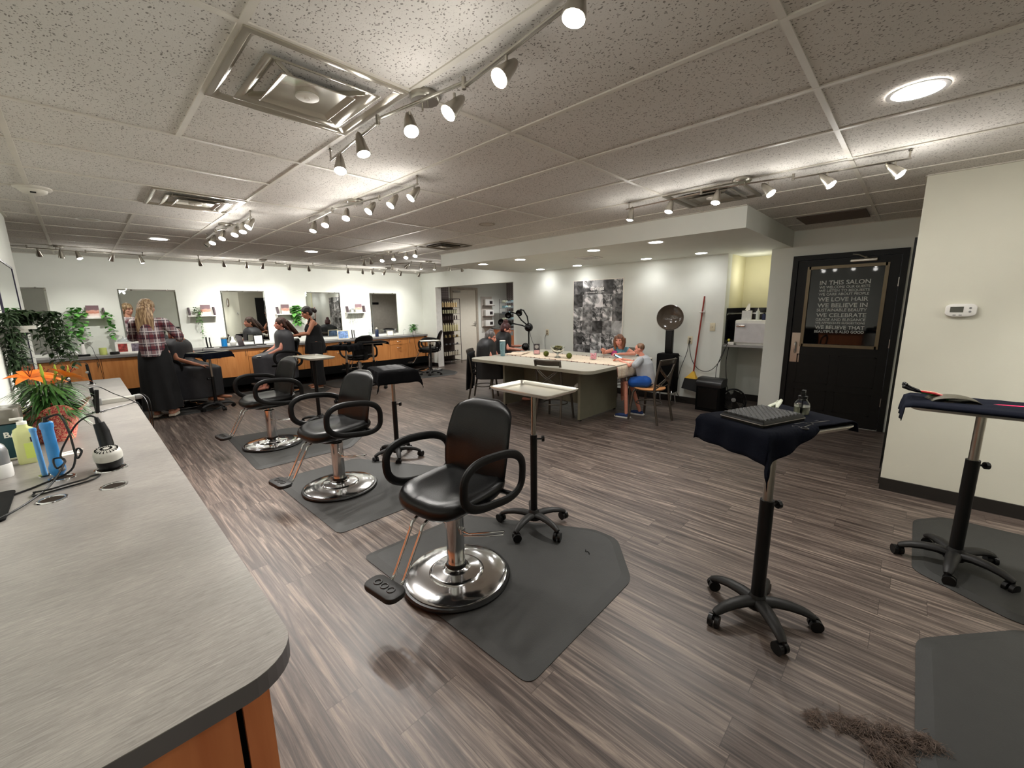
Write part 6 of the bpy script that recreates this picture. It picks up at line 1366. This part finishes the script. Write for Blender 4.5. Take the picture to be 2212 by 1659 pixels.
# curling iron (blue) + thin blue rod
t = thing('curling_iron', 'bright blue curling iron handle standing upright in its port', 'curling iron', (-.15, 2.52, Z1))
b = MB(); b.M = aim((0, 0, 0), (-.02, .02, 1)); b.lathe([(.012, -.05), (.016, .0), (.025, .015), (.026, .035), (.019, .055), (.018, .20), (.021, .205), (.021, .225), (.016, .23)], 20); b.build('handle', mat('sky_blue_plastic', (54, 128, 190), .3, bump=.1, bscale=120), t)
b = MB(); b.ball((.012, -.02, .028), .011); b.build('dial', M_GRAY, t)
b = MB(); b.tube([(-.004, .004, .225), (-.004, .004, .245), (.012, .0, .252)], [.011, .008, .005], 8); b.build('cord_relief', M_BLACK, t)
cord('black cord rising from the blue curling iron and falling to the counter', [(-.138, 2.52, ZT+.252), (-.11, 2.51, ZT+.25), (-.095, 2.49, ZT+.18), (-.09, 2.47, ZT+.10), (-.085, 2.46, ZT+.07), (-.07, 2.47, ZT+.095), (-.085, 2.49, ZT+.10), (-.11, 2.44, ZT+.03), (-.2, 2.4, Z1+.005), (-.27, 2.34, Z1+.004)], .004, name='appliance_cable')
t = thing('curling_iron', 'thin pale blue rod of a second iron beside the bright blue one', 'curling iron', (-.19, 2.55, Z1)); b = MB(); b.M = aim((0, 0, 0), (-.03, .03, 1)); b.lathe([(.009, 0), (.009, .19), (.011, .192), (.011, .205), (.008, .207)], 14); b.build('rod', mat('pale_blue_plastic', (92, 150, 200), .35), t)
b = MB(); b.lathe([(.02, 0), (.02, .004)], 16); b.build('rest', M_GLASS, t)
# spray bottle of pale yellow-green lotion
t = thing('lotion_bottle', 'frosted bottle of yellow-green lotion with a small black logo', 'bottle', (-.245, 2.84, Z1))
b = MB(); b.loft([[(x, y, z) for x, y in rrect(w, d, min(w, d)*.35, 5)] for w, d, z in ((.066, .044, 0), (.07, .048, .008), (.07, .048, .135), (.062, .042, .158), (.034, .03, .168), (.03, .028, .18))]); b.build('bottle_body', mat('lotion_bottle_mat', (208, 212, 150), .25, var=.1, scale=3, coat=.3), t)
b = MB(); b.lathe([(.016, .18), (.016, .192), (.006, .194), (.006, .205)], 16); b.box((-.012, -.004, .208), (.04, .014, .008)); b.build('pump', M_WHITE, t)
b = MB(); b.box((.024, -.0245, .11), (.016, .001, .022)); b.build('logo', mat('violet_black', (44, 34, 60), .5), t); b = MB(); b.box((.012, -.0245, .06), (.036, .001, .07)); b.build('bottle_label', mat('lime_label', (206, 222, 110), .5), t)
t = thing('canister', 'dark teal canister with smoked grey lid, white lettering', 'canister', (-.30, 3.02, Z1))
b = MB(); b.rbox((0, 0, .085), (.085, .16, .17), .02, .008); b.build('body', mat('deep_teal', (14, 58, 66), .35), t)
b = MB(); b.rbox((0, 0, .205), (.09, .165, .07), .02, .01); b.build('lid', mat('smoked_grey', (110, 106, 98), .2, coat=.4), t)
text_obj('lettering', 'BAR', .035, Matrix(((1, 0, 0, -.015), (0, 0, -1, -.0815), (0, 1, 0, .11), (0, 0, 0, 1))), M_WHITE, t, .0005, bold=.001)
b = MB(); b.rbox((0, 0, .006), (.094, .17, .012), .02); b.build('foot_band', mat('pale_band', (170, 168, 150), .5), t)
t = thing('spray_bottle', 'grey and clear bottle with white base at the wall side of the counter', 'bottle', (-.315, 2.66, Z1))
b = MB(); b.lathe([(.034, 0), (.036, .01), (.036, .055), (.034, .058)], 24); b.build('white_base', mat('pearl_base', (206, 204, 200), .4), t)
b = MB(); b.lathe([(.033, .058), (.033, .11), (.026, .135), (.012, .15)], 24); b.build('grey_upper', mat('dull_silver', (140, 140, 140), .3, .5), t)
t = thing('counter_mat', 'black heat mat at the wall edge of the counter', 'mat', (-.30, 2.24, Z1)); b = MB(); b.rbox((0, 0, .004), (.08, .34, .008), .015, .002); b.build('pad', M_BLKM, t)
t = thing('paper_slips', 'loose white paper slips behind the blue curling iron', 'paper', (-.14, 2.86, Z1)); b = MB(); b.box((0, 0, .001), (.10, .04, .002), RZ(.15)); b.box((.03, .03, .0035), (.09, .025, .0015), RZ(.3)); b.build('slips', M_PAPER, t)
# irons in ports and power bar
def flat_iron(label, x, y, h, tilt=0, two=True):
    t = thing('flat_iron', label, 'hair iron', (x, y, Z1), tilt)
    b = MB(); b.M = aim((0, 0, 0), (-.05, .02, 1)); b.loft([[(a, c, z) for a, c in rrect(w, .022, .006, 3, -.016)] for w, z in ((.022, .0), (.026, .05), (.026, h*.8), (.018, h))]); b.build('arm', M_BLACK, t)
    if two: b = MB(); b.M = aim((0, 0, 0), (.10, .0, 1)); b.loft([[(a, c, z) for a, c in rrect(w, .022, .006, 3, .014)] for w, z in ((.022, .0), (.026, .05), (.026, h*.8), (.016, h*.93))]); b.build('arm', M_BLACK, t)
    b = MB(); b.M = T(-.016, -.014, h*.62) @ RX(pi/2); b.lathe([(.011, 0), (.012, .003), (.009, .005)], 18); b.build('dial', M_CHROME, t); return t
flat_iron('black flat iron with a chrome dial standing open beside the power bar', 0.0, 3.95, .17); flat_iron('slim black iron standing at the far end of the counter', .0, 5.62, .19, 0, False)
flat_iron('black iron standing half behind the lily', -.12, 5.05, .21, .4, False)
t = thing('power_bar', 'silver power bar with grey plug end lying across the counter', 'power strip', (.09, 4.30, Z1), radians(14))
b = MB(); b.rbox((.03, 0, .016), (.20, .05, .032), .008, .004); b.build('bar_body', mat('silver_bar', (196, 194, 186), .3, .4), t); b = MB(); b.rbox((-.095, -.01, .026), (.06, .055, .052), .01, .004); b.rbox((.15, 0, .018), (.05, .054, .036), .01); b.build('plug_ends', M_GRAY, t)
cord('black cord curving from the flat iron over the counter edge', [(-.02, 3.96, ZT+.17), (.03, 4.02, ZT+.165), (.10, 4.06, ZT+.10), (.19, 4.08, ZT+.03), (.235, 4.08, ZT-.05), (.24, 4.0, ZT-.3)], .003, name='appliance_cable')
cord('black cord lying on the counter past the flat iron to the edge', [(-.22, 3.86, Z1+.004), (-.05, 3.9, Z1+.004), (.06, 4.0, Z1+.004), (.16, 4.1, Z1+.004), (.222, 4.12, Z1+.002), (.235, 4.12, ZT-.1)], .003, name='appliance_cable')
cord('dark cord from the power bar bending over the counter edge', [(.245, 4.35, ZT+.03), (.27, 4.3, ZT+.01), (.28, 4.22, ZT-.08), (.27, 4.2, ZT-.4)], .004, name='appliance_cable')
cord('grey cord from the power bar bending over the counter edge', [(.24, 4.38, ZT+.035), (.28, 4.34, ZT+.02), (.30, 4.28, ZT-.06), (.28, 4.26, ZT-.4)], .004, name='appliance_cable')
cord('thin black cord arching from the far iron to the wall', [(.0, 5.62, ZT+.19), (-.03, 5.62, ZT+.215), (-.08, 5.58, ZT+.2), (-.14, 5.5, ZT+.12), (-.2, 5.4, Z1+.004)], .003, name='appliance_cable')
# lily in red foil
t = thing('potted_lily', 'orange lily in a pot wrapped in red and gold patterned paper', 'plant', (-.17, 3.25, Z1))
def foil_mat():
    m, nt, bs = nodes('red_gold_wrap'); tc = nt.nodes.new('ShaderNodeTexCoord'); v = nt.nodes.new('ShaderNodeTexNoise'); v.inputs['Scale'].default_value = 42; v.inputs['Distortion'].default_value = 4; nt.links.new(tc.outputs['Object'], v.inputs['Vector'])
    nt.links.new(ramp(nt, v.outputs[0], [(.42, (186, 36, 52)), (.5, (206, 84, 78)), (.58, (226, 178, 140))]), bs.inputs['Base Color']); bs.inputs['Roughness'].default_value = .4; return m
b = MB(); n = 40
def wr(r, z, w, ph=0, zz=0): return [((r+w*sin(4*2*pi*i/n+ph))*cos(2*pi*i/n), (r+w*sin(4*2*pi*i/n+ph))*sin(2*pi*i/n), z+zz*sin(4*2*pi*i/n+ph)) for i in range(n)]
b.loft([wr(.07, 0, .0), wr(.078, .03, .002), wr(.092, .10, .004, .8), wr(.105, .14, .008, .8, .004), wr(.125, .17, .018, .8, .016), wr(.135, .185, .022, .8, .024), wr(.13, .18, .021, .8, .024), wr(.095, .13, .006, .8)], cap=(True, False)); b.build('wrap', foil_mat(), t, angle=70)
b = MB(); b.lathe([(.09, .13), (.088, .135)], 20); b.build('soil', mat('soil', (46, 34, 26), .95), t)
b = MB()
for k in range(10): a = 2.4*k; r = .012*sqrt(k+1); b.tube([(r*cos(a), r*sin(a), .13), (r*1.5*cos(a), r*1.5*sin(a), .24), (r*1.9*cos(a), r*1.9*sin(a), .32+.02*sin(k))], .003, 6)
b.build('stems', M_LEAF, t)
b = MB(); random.seed(21)
for k in range(360):
    a = random.uniform(0, 2*pi); h = random.uniform(.13, .31); r = random.uniform(.005, .04); up_ = random.uniform(-.25, .7)*(1-(h-.13)); L = random.uniform(.10, .17)
    b.leaf((r*cos(a), r*sin(a), h), (cos(a), sin(a), up_), L, .014, random.uniform(.3, .8))
b.build('leaves', mat('lily_leaf', (58, 96, 44), .4, var=.4, scale=30), t)
M_LILY = mat('lily_orange', (246, 128, 40), .5, var=.12, scale=20)
for (x, y, z, tl, az) in ((-.045, -.03, .345, .35, 0), (.075, -.02, .335, .6, 2), (-.02, .07, .33, .5, 1)):
    b = MB(); M_ = T(x, y, z) @ RZ(az) @ RX(tl)
    for k in range(6):
        a = 2*pi*k/6; d = M_.to_3x3() @ V3((cos(a), sin(a), .55)); b.leaf(M_ @ V3((0, 0, 0)), d, .105, .042, .38, nrm=M_.to_3x3() @ V3((0, 0, 1)), cup=.3)
    f_ = b.build('flower', M_LILY, t)
    b = MB()
    for k in range(6): a = 2*pi*k/6+.5; q = M_ @ V3((.02*cos(a), .02*sin(a), .055)); b.tube([tuple(M_ @ V3((0, 0, .005))), tuple(q)], .0012, 5); b.ball(tuple(q), (.003, .003, .006), nu=6, nv=5)
    b.build('stamens', mat('stamen', (120, 50, 20), .6), f_)
for (x, y, z) in ((.045, .03, .37), (.0, -.06, .385), (.09, .04, .36)):
    b = MB(); b.tube([(x*.6, y*.6, .30), (x, y, z-.01), (x, y, z+.03)], [.002, .007, .003], 8); b.build('bud', mat('bud_green', (150, 176, 60), .5), t)

# shelf on the near wall with trailing plants
t = thing('wall_shelf', 'small white bracket shelf on the near wall holding the black planter', 'shelf', (-.349, 4.15, 1.44))
b = MB(); b.bb(0, .155, -.18, .42, 0, .022); b.build('board', M_WHITE, t, smooth=False)
b = MB(); b.bb(0, .02, -.17, -.15, -.12, 0); b.bb(0, .12, -.17, -.15, -.02, 0); b.bb(0, .02, .39, .41, -.12, 0); b.build('bracket', M_WHITE, t, smooth=False)
def vines(b, org, n, length, lw, spread=.05, leaf_l=.045, leaf_w=.016, curl=.4, out=(0, 0), seed=1, step=.022):
    random.seed(seed)
    for k in range(n):
        x, y, z = org[0]+random.uniform(-spread, spread), org[1]+random.uniform(-spread, spread), org[2]; L = length*random.uniform(.6, 1.0); s_ = 0; px_, py_ = x, y; side = 1; dz = 0; pts = [(px_, py_, z)]
        dx, dy = random.uniform(-.4, .4)+out[0], random.uniform(-.4, .4)+out[1]
        while s_ < L:
            s_ += step; f = max(0, 1-s_/.10); px_ += dx*step*f*1.6+random.uniform(-.003, .003)+out[0]*step*.25; py_ += dy*step*f*1.6+random.uniform(-.003, .003)+out[1]*step*.25; z += step*(f*.55-(1-f)); pts.append((px_, py_, z)); side = -side
            a = random.uniform(0, 2*pi); b.leaf((px_, py_, z), (cos(a), sin(a), random.uniform(-.5, .35)), leaf_l*random.uniform(.7, 1.15), leaf_w*random.uniform(.8, 1.2), random.uniform(.1, .6))
        b.tube(pts, .0014, 4)
def planter(label, loc, r, h, mt, name='trailing_plant'):
    t = thing(name, label, 'plant', loc); b = MB(); b.lathe([(r*.72, 0), (r*.78, .004), (r, h), (r*.93, h), (r*.9, h*.85)], 28); b.build('pot', mt, t); return t
t = planter('dark trailing plant in a black pot on the near white shelf, longest vines hanging down', (-.268, 4.12, 1.463), .07, .07, M_BLKM)
b = MB(); vines(b, (0, -.02, .09), 20, .22, 0, .05, .055, .022, seed=2, out=(.1, -.2)); vines(b, (.10, -.02, .08), 26, .42, 0, .05, .05, .024, seed=3, out=(.35, .0)); b.build('leaves', M_DLEAF, t)
b = MB(); vines(b, (-.04, -.13, .07), 26, .60, 0, .026, .055, .014, seed=5, step=.014); b.build('hanging_fronds', mat('silver_frond', (72, 92, 66), .3, var=.4, scale=50), t)
t = thing('pale_plant', 'pale yellow-green feathery sprig standing at the base of the vines', 'plant', (-.27, 3.62, Z1))
b = MB(); b.lathe([(.03, 0), (.035, .05), (.03, .055)], 16); b.build('pot', M_WHITE, t)
b = MB(); random.seed(6)
for k in range(150): a = random.uniform(0, 2*pi); b.leaf((.015*cos(a), .015*sin(a), random.uniform(.04, .12)), (cos(a)*.8, sin(a)*.8, random.uniform(.3, 1.4)), random.uniform(.05, .09), .010, .5)
b.build('leaves', mat('yellow_green_leaf', (146, 150, 84), .5, var=.3, scale=40), t)

# ================================================================ BACK WALL SHELVES AND THINGS
def wall_shelf(label, x0, x1, z):
    t = thing('wall_shelf', label, 'shelf', ((x0+x1)/2, YB-.0005, z), 0, 'small white shelves between the mirrors'); w = (x1-x0)/2
    b = MB(); b.bb(-w, w, -.14, 0, 0, .02); b.build('board', M_WHITE, t, smooth=False)
    b = MB(); b.loft([[(-w+.02, -.01, 0), (-w+.02, -.13, 0), (-w+.02, -.01, -.11)], [(-w+.035, -.01, 0), (-w+.035, -.13, 0), (-w+.035, -.01, -.11)]]); b.loft([[(w-.035, -.01, 0), (w-.035, -.13, 0), (w-.035, -.01, -.11)], [(w-.02, -.01, 0), (w-.02, -.13, 0), (w-.02, -.01, -.11)]]); b.build('brackets', M_WHITE, t, smooth=False)
ZS = 1.45
def book_mat():
    m, nt, bs = nodes('cover_photo'); tc = nt.nodes.new('ShaderNodeTexCoord'); x = sep(nt, tc.outputs['Object']); n = nt.nodes.new('ShaderNodeTexNoise'); n.inputs['Scale'].default_value = 14; nt.links.new(tc.outputs['Object'], n.inputs['Vector'])
    f = math_n(nt, 'ADD', math_n(nt, 'MULTIPLY', x[2], 5.2), math_n(nt, 'MULTIPLY', math_n(nt, 'SUBTRACT', n.outputs[0], .5), .35))
    nt.links.new(ramp(nt, f, [(.0, (228, 222, 216)), (.28, (222, 196, 184)), (.36, (190, 120, 96)), (.5, (204, 150, 132)), (.6, (112, 84, 88)), (.9, (104, 76, 82))]), bs.inputs['Base Color']); return m
M_COVER = book_mat()
def books(where, x, z):
    t = thing('picture_book', 'mauve picture book on the '+where, 'book', (x, YB-.09, z), radians(-8))
    b = MB(); b.M = RX(radians(-8)); b.bb(-.075, .075, 0, .012, 0, .19); b.build('cover', M_COVER, t, smooth=False)
    t = thing('thin_book', 'thin dark book, doorway end, '+where, 'book', (x+.13, YB-.06, z), 0)
    b = MB(); b.M = RY(radians(-5)); b.bb(0, .02, -.06, .05, 0, .15); b.build('cover', mat('mauve_cover', (92, 78, 84), .6), t, smooth=False)
shelf_x = [(-.10, .34, 'shelf with the bright green ivy'), (1.38, 1.82, 'shelf with the long drooping fern'), (2.84, 3.28, 'shelf with the bushy pothos by the stylist in black'), (4.33, 4.77, 'shelf with the small dark succulent')]
for x0, x1, w in shelf_x: wall_shelf('white '+w, x0, x1, ZS)
books(shelf_x[0][2], .17, ZS+.021); books(shelf_x[1][2], 1.66, ZS+.021); books(shelf_x[3][2], 4.64, ZS+.021)
t = thing('picture_book', 'mauve picture book on the '+shelf_x[2][2], 'book', (3.03, YB-.09, ZS+.021), radians(-8)); b = MB(); b.M = RX(radians(-8)); b.bb(-.075, .075, 0, .012, 0, .19); b.build('cover', M_COVER, t, smooth=False)
for x, w in ((1.41, 1), (2.88, 2), (4.36, 3)):
    t = thing('thin_book', 'thin dark book, near-wall end, '+shelf_x[w][2], 'book', (x, YB-.07, ZS+.021)); b = MB(); b.M = RY(radians(-6)); b.bb(0, .02, -.06, .05, 0, .14); b.build('cover', MATS['mauve_cover'], t, smooth=False)
def ivy(label, loc, seed, n, L, ll, lw, m, out=(0, 0), sp=.06, top=60, pot=True):
    t = thing('potted_ivy', label, 'plant', loc); random.seed(seed)
    if pot: b = MB(); b.lathe([(.035, 0), (.05, .07), (.045, .07)], 16); b.build('pot', M_WHITE, t)
    b = MB(); vines(b, (0, -.02, .06), n, L, 0, sp, ll, lw, seed=seed, out=out, step=.035)
    for k in range(top): a = random.uniform(0, 2*pi); b.leaf((random.uniform(-sp, sp), random.uniform(-.05, .03), random.uniform(.04, .13)), (cos(a), sin(a)*.6-.2, random.uniform(-.2, .9)), ll*1.1, lw, .3)
    b.v = [(x_, min(y_, .06), z_) for x_, y_, z_ in b.v]; b.build('leaves', m, t); return t
M_BRI = mat('bright_leaf', (98, 160, 76), .45, var=.35, scale=20); M_MID = mat('mid_leaf', (92, 128, 74), .5, var=.35, scale=20)
ivy('bright green ivy spilling from the shelf beside the mirror of the plaid stylist', (-.02, YB-.08, ZS+.021), 31, 7, .55, .085, .07, M_BRI, (-.05, -.1), .10, 36)
ivy('short strand of bright ivy hanging from the far end of the first shelf', (.34, YB-.09, ZS+.0), 33, 2, .42, .085, .07, M_BRI, (.25, 0), .03, 3, pot=False)
ivy('drooping grey-green fern on the second shelf, one long hanging strand', (1.52, YB-.08, ZS+.021), 35, 9, .24, .06, .02, M_MID, (0, 0), .05, 60)
ivy('long single hanging strand of small leaves below the second shelf', (1.56, YB-.11, ZS+.0), 36, 3, .52, .055, .022, M_MID, (.0, 0), .012, 3, pot=False)
ivy('bushy bright pothos at the doorway end of the third shelf', (3.25, YB-.085, ZS+.021), 37, 13, .34, .085, .08, M_BRI, (.05, 0), .08, 70)
ivy('small dark succulent with thin pale tendrils on the fourth shelf', (4.47, YB-.08, ZS+.021), 39, 14, .38, .022, .010, mat('grey_tendril', (130, 138, 126), .6), (0, 0), .08, 0)
t = thing('dark_succulent', 'small dark rosette plant behind the pale tendrils on the fourth shelf', 'plant', (4.5, YB-.05, ZS+.021)); b = MB(); random.seed(41)
for k in range(60): a = random.uniform(0, 2*pi); b.leaf((0, 0, .03), (cos(a), sin(a)*.5, random.uniform(.2, 1.3)), .08, .03, .2)
b.build('leaves', M_DLEAF, t)
t = thing('potted_pothos', 'leafy pothos in a white pot at the doorway end of the mirror counter', 'plant', (6.0, 9.36, ZB+.001)); b = MB(); b.lathe([(.05, 0), (.075, .09), (.068, .09)], 18); b.build('pot', M_WHITE, t)
b = MB(); random.seed(43)
for k in range(120): a = random.uniform(0, 2*pi); r = random.uniform(0, .06); b.leaf((r*cos(a), r*sin(a), .08+random.uniform(0, .16)), (cos(a), sin(a), random.uniform(.0, 1.0)), random.uniform(.08, .14), .05, .4)
b.build('leaves', mat('pothos_leaf', (96, 142, 82), .45, var=.3, scale=20), t)
# things on the mirror counter
def frame(label, x, w, h, fm, pm, y=9.42, rz=0.0, tilt=-8):
    t = thing('framed_photo', label, 'photo frame', (x, y, ZB+.001), rz); b = MB(); b.M = RX(radians(tilt)); k = .018
    b.bb(-w/2, w/2, 0, .012, 0, k); b.bb(-w/2, w/2, 0, .012, h-k, h); b.bb(-w/2, -w/2+k, 0, .012, k, h-k); b.bb(w/2-k, w/2, 0, .012, k, h-k); b.build('frame', fm, t, smooth=False)
    b = MB(); b.M = RX(radians(tilt)); b.bb(-w/2+k, w/2-k, .004, .008, k, h-k); b.build('picture', pm, t, smooth=False); return t
t = frame('white double photo frame with a red and a blue picture on the mirror counter', .52, .36, .19, M_WHITE, M_PAPER, 9.3, radians(-14))
b = MB(); b.M = RX(radians(-8)); b.bb(-.145, -.03, .002, .004, .03, .16); b.build('picture', mat('red_portrait', (150, 60, 56), .5, var=.6, scale=30), t, smooth=False)
b = MB(); b.M = RX(radians(-8)); b.bb(.02, .145, .002, .004, .03, .16); b.build('picture', mat('blue_portrait', (110, 100, 110), .5, var=.7, scale=26), t, smooth=False)
cols = [(222, 190, 120), (168, 70, 56), (232, 226, 210), (210, 120, 100), (196, 160, 120), (224, 150, 140)]
for i in range(6):
    t = thing('small_book', ('yellow', 'brick red', 'ivory', 'coral', 'tan', 'pink')[i]+' small upright book in the row behind the plaid stylist', 'book', (.70+.032*i, 9.38, ZB+.001), 0, 'small books on the mirror counter'); b = MB(); b.bb(-.014, .014, -.06, .06, 0, .17+.01*(i % 3)); b.build('cover', mat('book_'+str(i), cols[i], .6), t, smooth=False)
t = thing('magazine_pile', 'pile of two pale magazines in front of the small books', 'magazines', (.80, 9.22, ZB+.001)); b = MB(); b.box((0, 0, .01), (.26, .19, .016), RZ(.1)); b.build('lower_magazine', M_PAPER, t); b = MB(); b.box((.01, 0, .024), (.24, .18, .01), RZ(-.08)); b.build('upper_magazine', mat('grey_print2', (170, 166, 158), .5), t)
t = thing('glass_dome', 'glass cloche with a knob against the wall by the double frame', 'dome', (.47, 9.48, ZB+.001)); b = MB(); b.lathe([(.09, .0), (.09, .17), (.07, .22), (.02, .245), (.006, .25)], 24, cap=(True, True)); b.ball((0, 0, .262), .012); b.build('cloche', mat('dome_glass', (190, 196, 196), .15, alpha=.45), t)
t = thing('candle_jar', 'lime green candle jar on the mirror counter', 'jar', (.20, 9.36, ZB+.001)); b = MB(); b.lathe([(.045, 0), (.047, .01), (.047, .11), (.042, .11)], 22); b.build('jar_body', mat('lime_jar', (196, 206, 120), .3), t)
t = thing('round_tin', 'low black round tin beside the lime candle jar', 'tin', (.33, 9.3, ZB+.001)); b = MB(); b.lathe([(.06, 0), (.06, .035), (.055, .04)], 24); b.build('tin_body', M_CHAR, t)
t = thing('hair_clipper', 'white cordless clipper in a black charging stand', 'clipper', (-.02, 9.30, ZB+.001)); b = MB(); b.rbox((0, 0, .015), (.14, .10, .03), .02, .006); b.build('stand', M_BLACK, t); b = MB(); b.tube([(0, 0, .03), (.0, 0, .13), (.01, 0, .19)], [.032, .026, .016], 14); b.build('clipper_body', M_WHITE, t); b = MB(); b.ball((.011, 0, .2), .016); b.build('clipper_head', M_BLACK, t)
cord('thin black cord from the clipper falling over the counter front', [(.02, 9.28, ZB+.2), (.08, 9.2, ZB+.14), (.10, 9.1, ZB+.02), (.12, 9.06, ZB-.05), (.14, 9.05, .5)], .003, name='appliance_cable')
t = thing('hair_trimmer', 'small black trimmer lying beside the clipper stand', 'trimmer', (-.18, 9.24, ZB+.001), .3); b = MB(); b.tube([(-.08, 0, .018), (0, 0, .02), (.08, 0, .016)], [.014, .02, .014], 10, sec=(1.2, .8)); b.build('trimmer_body', M_BLACK, t)
t = thing('disinfectant_jar', 'jar of bright blue disinfectant with steel lid on the mirror counter', 'jar', (1.84, 9.32, ZB+.001)); b = MB(); b.lathe([(.046, 0), (.048, .01), (.048, .15)], 24); b.build('blue_liquid', mat('barbicide_blue', (30, 120, 186), .15, coat=.5), t); b = MB(); b.lathe([(.049, .15), (.049, .175), (.03, .185), (.006, .19), (.006, .21)], 24); b.build('lid', M_TRAY, t)
def iron_pair(label, x):
    t = thing('hair_iron', label, 'hair iron', (x, 9.32, ZB+.001)); b = MB(); b.tube([(-.02, 0, 0), (-.03, 0, .12), (-.028, 0, .2)], .012, 8); b.build('arm', M_BLACK, t); b = MB(); b.tube([(.03, 0, 0), (.02, 0, .12), (.022, 0, .19)], .010, 8); b.build('arm', M_BLACK, t)
    b = MB(); b.rbox((0, 0, .006), (.13, .1, .012), .01); b.build('base', M_BLACK, t)
iron_pair('pair of black irons standing below the long hanging strand', 1.60); iron_pair('pair of black irons beside the cream frame of the sea picture', 4.36)
t = thing('black_tray', 'flat black tray with a dark brush on the mirror counter', 'tray', (1.95, 9.16, ZB+.001)); b = MB(); b.rbox((0, 0, .008), (.44, .13, .016), .02); b.build('tray_body', M_BLACK, t)
t = thing('laptop', 'open dark laptop seen edge-on on the mirror counter', 'laptop', (2.2, 9.24, ZB+.001), radians(96)); b = MB(); b.rbox((0, 0, .008), (.30, .20, .014), .01, .003); b.build('keyboard_deck', M_CHAR, t); b = MB(); b.M = T(0, .1, .012) @ RX(radians(-14)); b.bb(-.15, .15, 0, .006, 0, .20); b.build('screen_lid', mat('maroon_lid', (60, 34, 44), .4), t, smooth=False)
t = frame('black stand with a pale framed card near the long-haired client', 2.42, .17, .20, M_BLACK, M_PAPER, 9.34, radians(-10)); b = MB(); b.rbox((0, -.05, .006), (.24, .16, .012), .01); b.build('stand', M_BLACK, t)
t = thing('white_lamp', 'small white head-shaped lamp against the second mirror', 'lamp', (2.02, 9.50, ZB+.001)); b = MB(); b.lathe([(.03, 0), (.05, .03), (.055, .07), (.03, .11), (.02, .14), (.022, .17), (.001, .18)], 18); b.build('lamp_body', M_WHITE, t)
t = thing('wire_stand', 'small silver wire stand behind the seated client', 'stand', (2.92, 9.36, ZB+.001)); b = MB(); b.tube([(-.06, 0, 0), (-.06, 0, .12), (0, 0, .16), (.06, 0, .12), (.06, 0, 0)], .005, 6); b.torus((0, 0, .19), .04, .005, 20, 6, RX(0)); b.build('wire', M_DSTEEL, t)
frame('cream frame with a blue sea picture on the mirror counter', 4.12, .25, .20, mat('cream_wood', (216, 206, 178), .5), mat('sea_print', (120, 150, 196), .4, var=.5, scale=24), 9.30, radians(-8))
t = thing('clear_bottle', 'clear bottle beside the dark blue bottle on the mirror counter', 'bottle', (4.82, 9.40, ZB+.001)); b = MB(); b.lathe([(.035, 0), (.036, .12), (.012, .15), (.012, .18)], 18); b.build('bottle_body', mat('pale_bottle', (196, 206, 206), .2, alpha=.6), t)
t = thing('dark_bottle', 'dark blue bottle with silver cap below the mirror near the doorway', 'bottle', (4.98, 9.38, ZB+.001)); b = MB(); b.lathe([(.042, 0), (.043, .16), (.03, .18)], 18); b.build('bottle_body', mat('midnight', (22, 34, 58), .25), t); b = MB(); b.lathe([(.03, .18), (.028, .21), (.01, .22)], 18); b.build('cap', M_TRAY, t)
frame('small silver frame with floral card below the mirror near the doorway', 5.32, .18, .14, M_TRAY, M_PAPER, 9.34, radians(-8))
t = thing('chrome_faucet', 'small curved chrome stand beside the pothos', 'stand', (5.72, 9.38, ZB+.001)); b = MB(); b.tube([(0, 0, 0), (0, 0, .12), (.02, 0, .15), (.05, 0, .13)], .006, 8); b.build('curve', M_CHROME, t)
cord('black cord hanging down the cabinet front behind the doorway chair', [(5.85, 9.2, ZB+.01), (5.8, 9.06, ZB-.02), (5.83, 9.05, .6), (5.9, 9.04, .35)], .004, name='appliance_cable')
cord('black cord hanging down the cabinet front by the clipper trolley', [(1.5, 9.2, ZB+.01), (1.45, 9.06, ZB-.02), (1.5, 9.05, .6), (1.44, 9.05, .4), (1.5, 9.05, .3)], .004, name='appliance_cable')
# hair clippings
b = MB(); random.seed(77)
def clump(cx, cy, rx, ry, n, hmax, ang):
    for k in range(n):
        a = random.uniform(0, 2*pi); r = random.gauss(0, .5); x = cx+rx*r*cos(a); y = cy+ry*random.gauss(0, .5)*sin(a)+.0; d = ang+random.gauss(0, .9); L = random.uniform(.015, .05); h = max(0.001, random.uniform(0, hmax)*(1-min(1, abs(r))*.7)); c = random.uniform(-1.5, 1.5)
        pts = []
        for q in range(4): u = q/3-.5; pts.append((x+L*u*cos(d+c*u), y+L*u*sin(d+c*u), h+.003+.006*sin(pi*(u+.5))*random.random()))
        b.tube(pts, .0007, 3)
clump(1.70, .10, .05, .03, 330, .012, 2); clump(1.74, .03, .05, .04, 420, .016, 1.6); clump(1.76, -.03, .045, .05, 600, .028, 1.5); clump(1.80, -.12, .06, .06, 900, .034, 1.8); clump(1.84, -.20, .05, .05, 700, .036, 1.7); clump(1.70, -.09, .05, .04, 650, .03, 1.4); clump(1.75, -.1, .16, .16, 260, .004, 1)
o = b.build('hair_clippings', mat('cut_hair', (92, 76, 66), .6, var=.5, scale=60), None); o['kind'] = 'stuff'; tag(o, 'heap of cut brown hair on the planks at the mat edge', 'hair')
o = MB(); o.tube([(2.015, 1.33, .0215), (2.0, 1.32, .022), (2.005, 1.30, .0215), (1.99, 1.285, .022)], .002, 5); o = o.build('hair_strand', M_BLKM, None); tag(o, 'small dark wisp of hair on the nearest grey mat', 'hair')
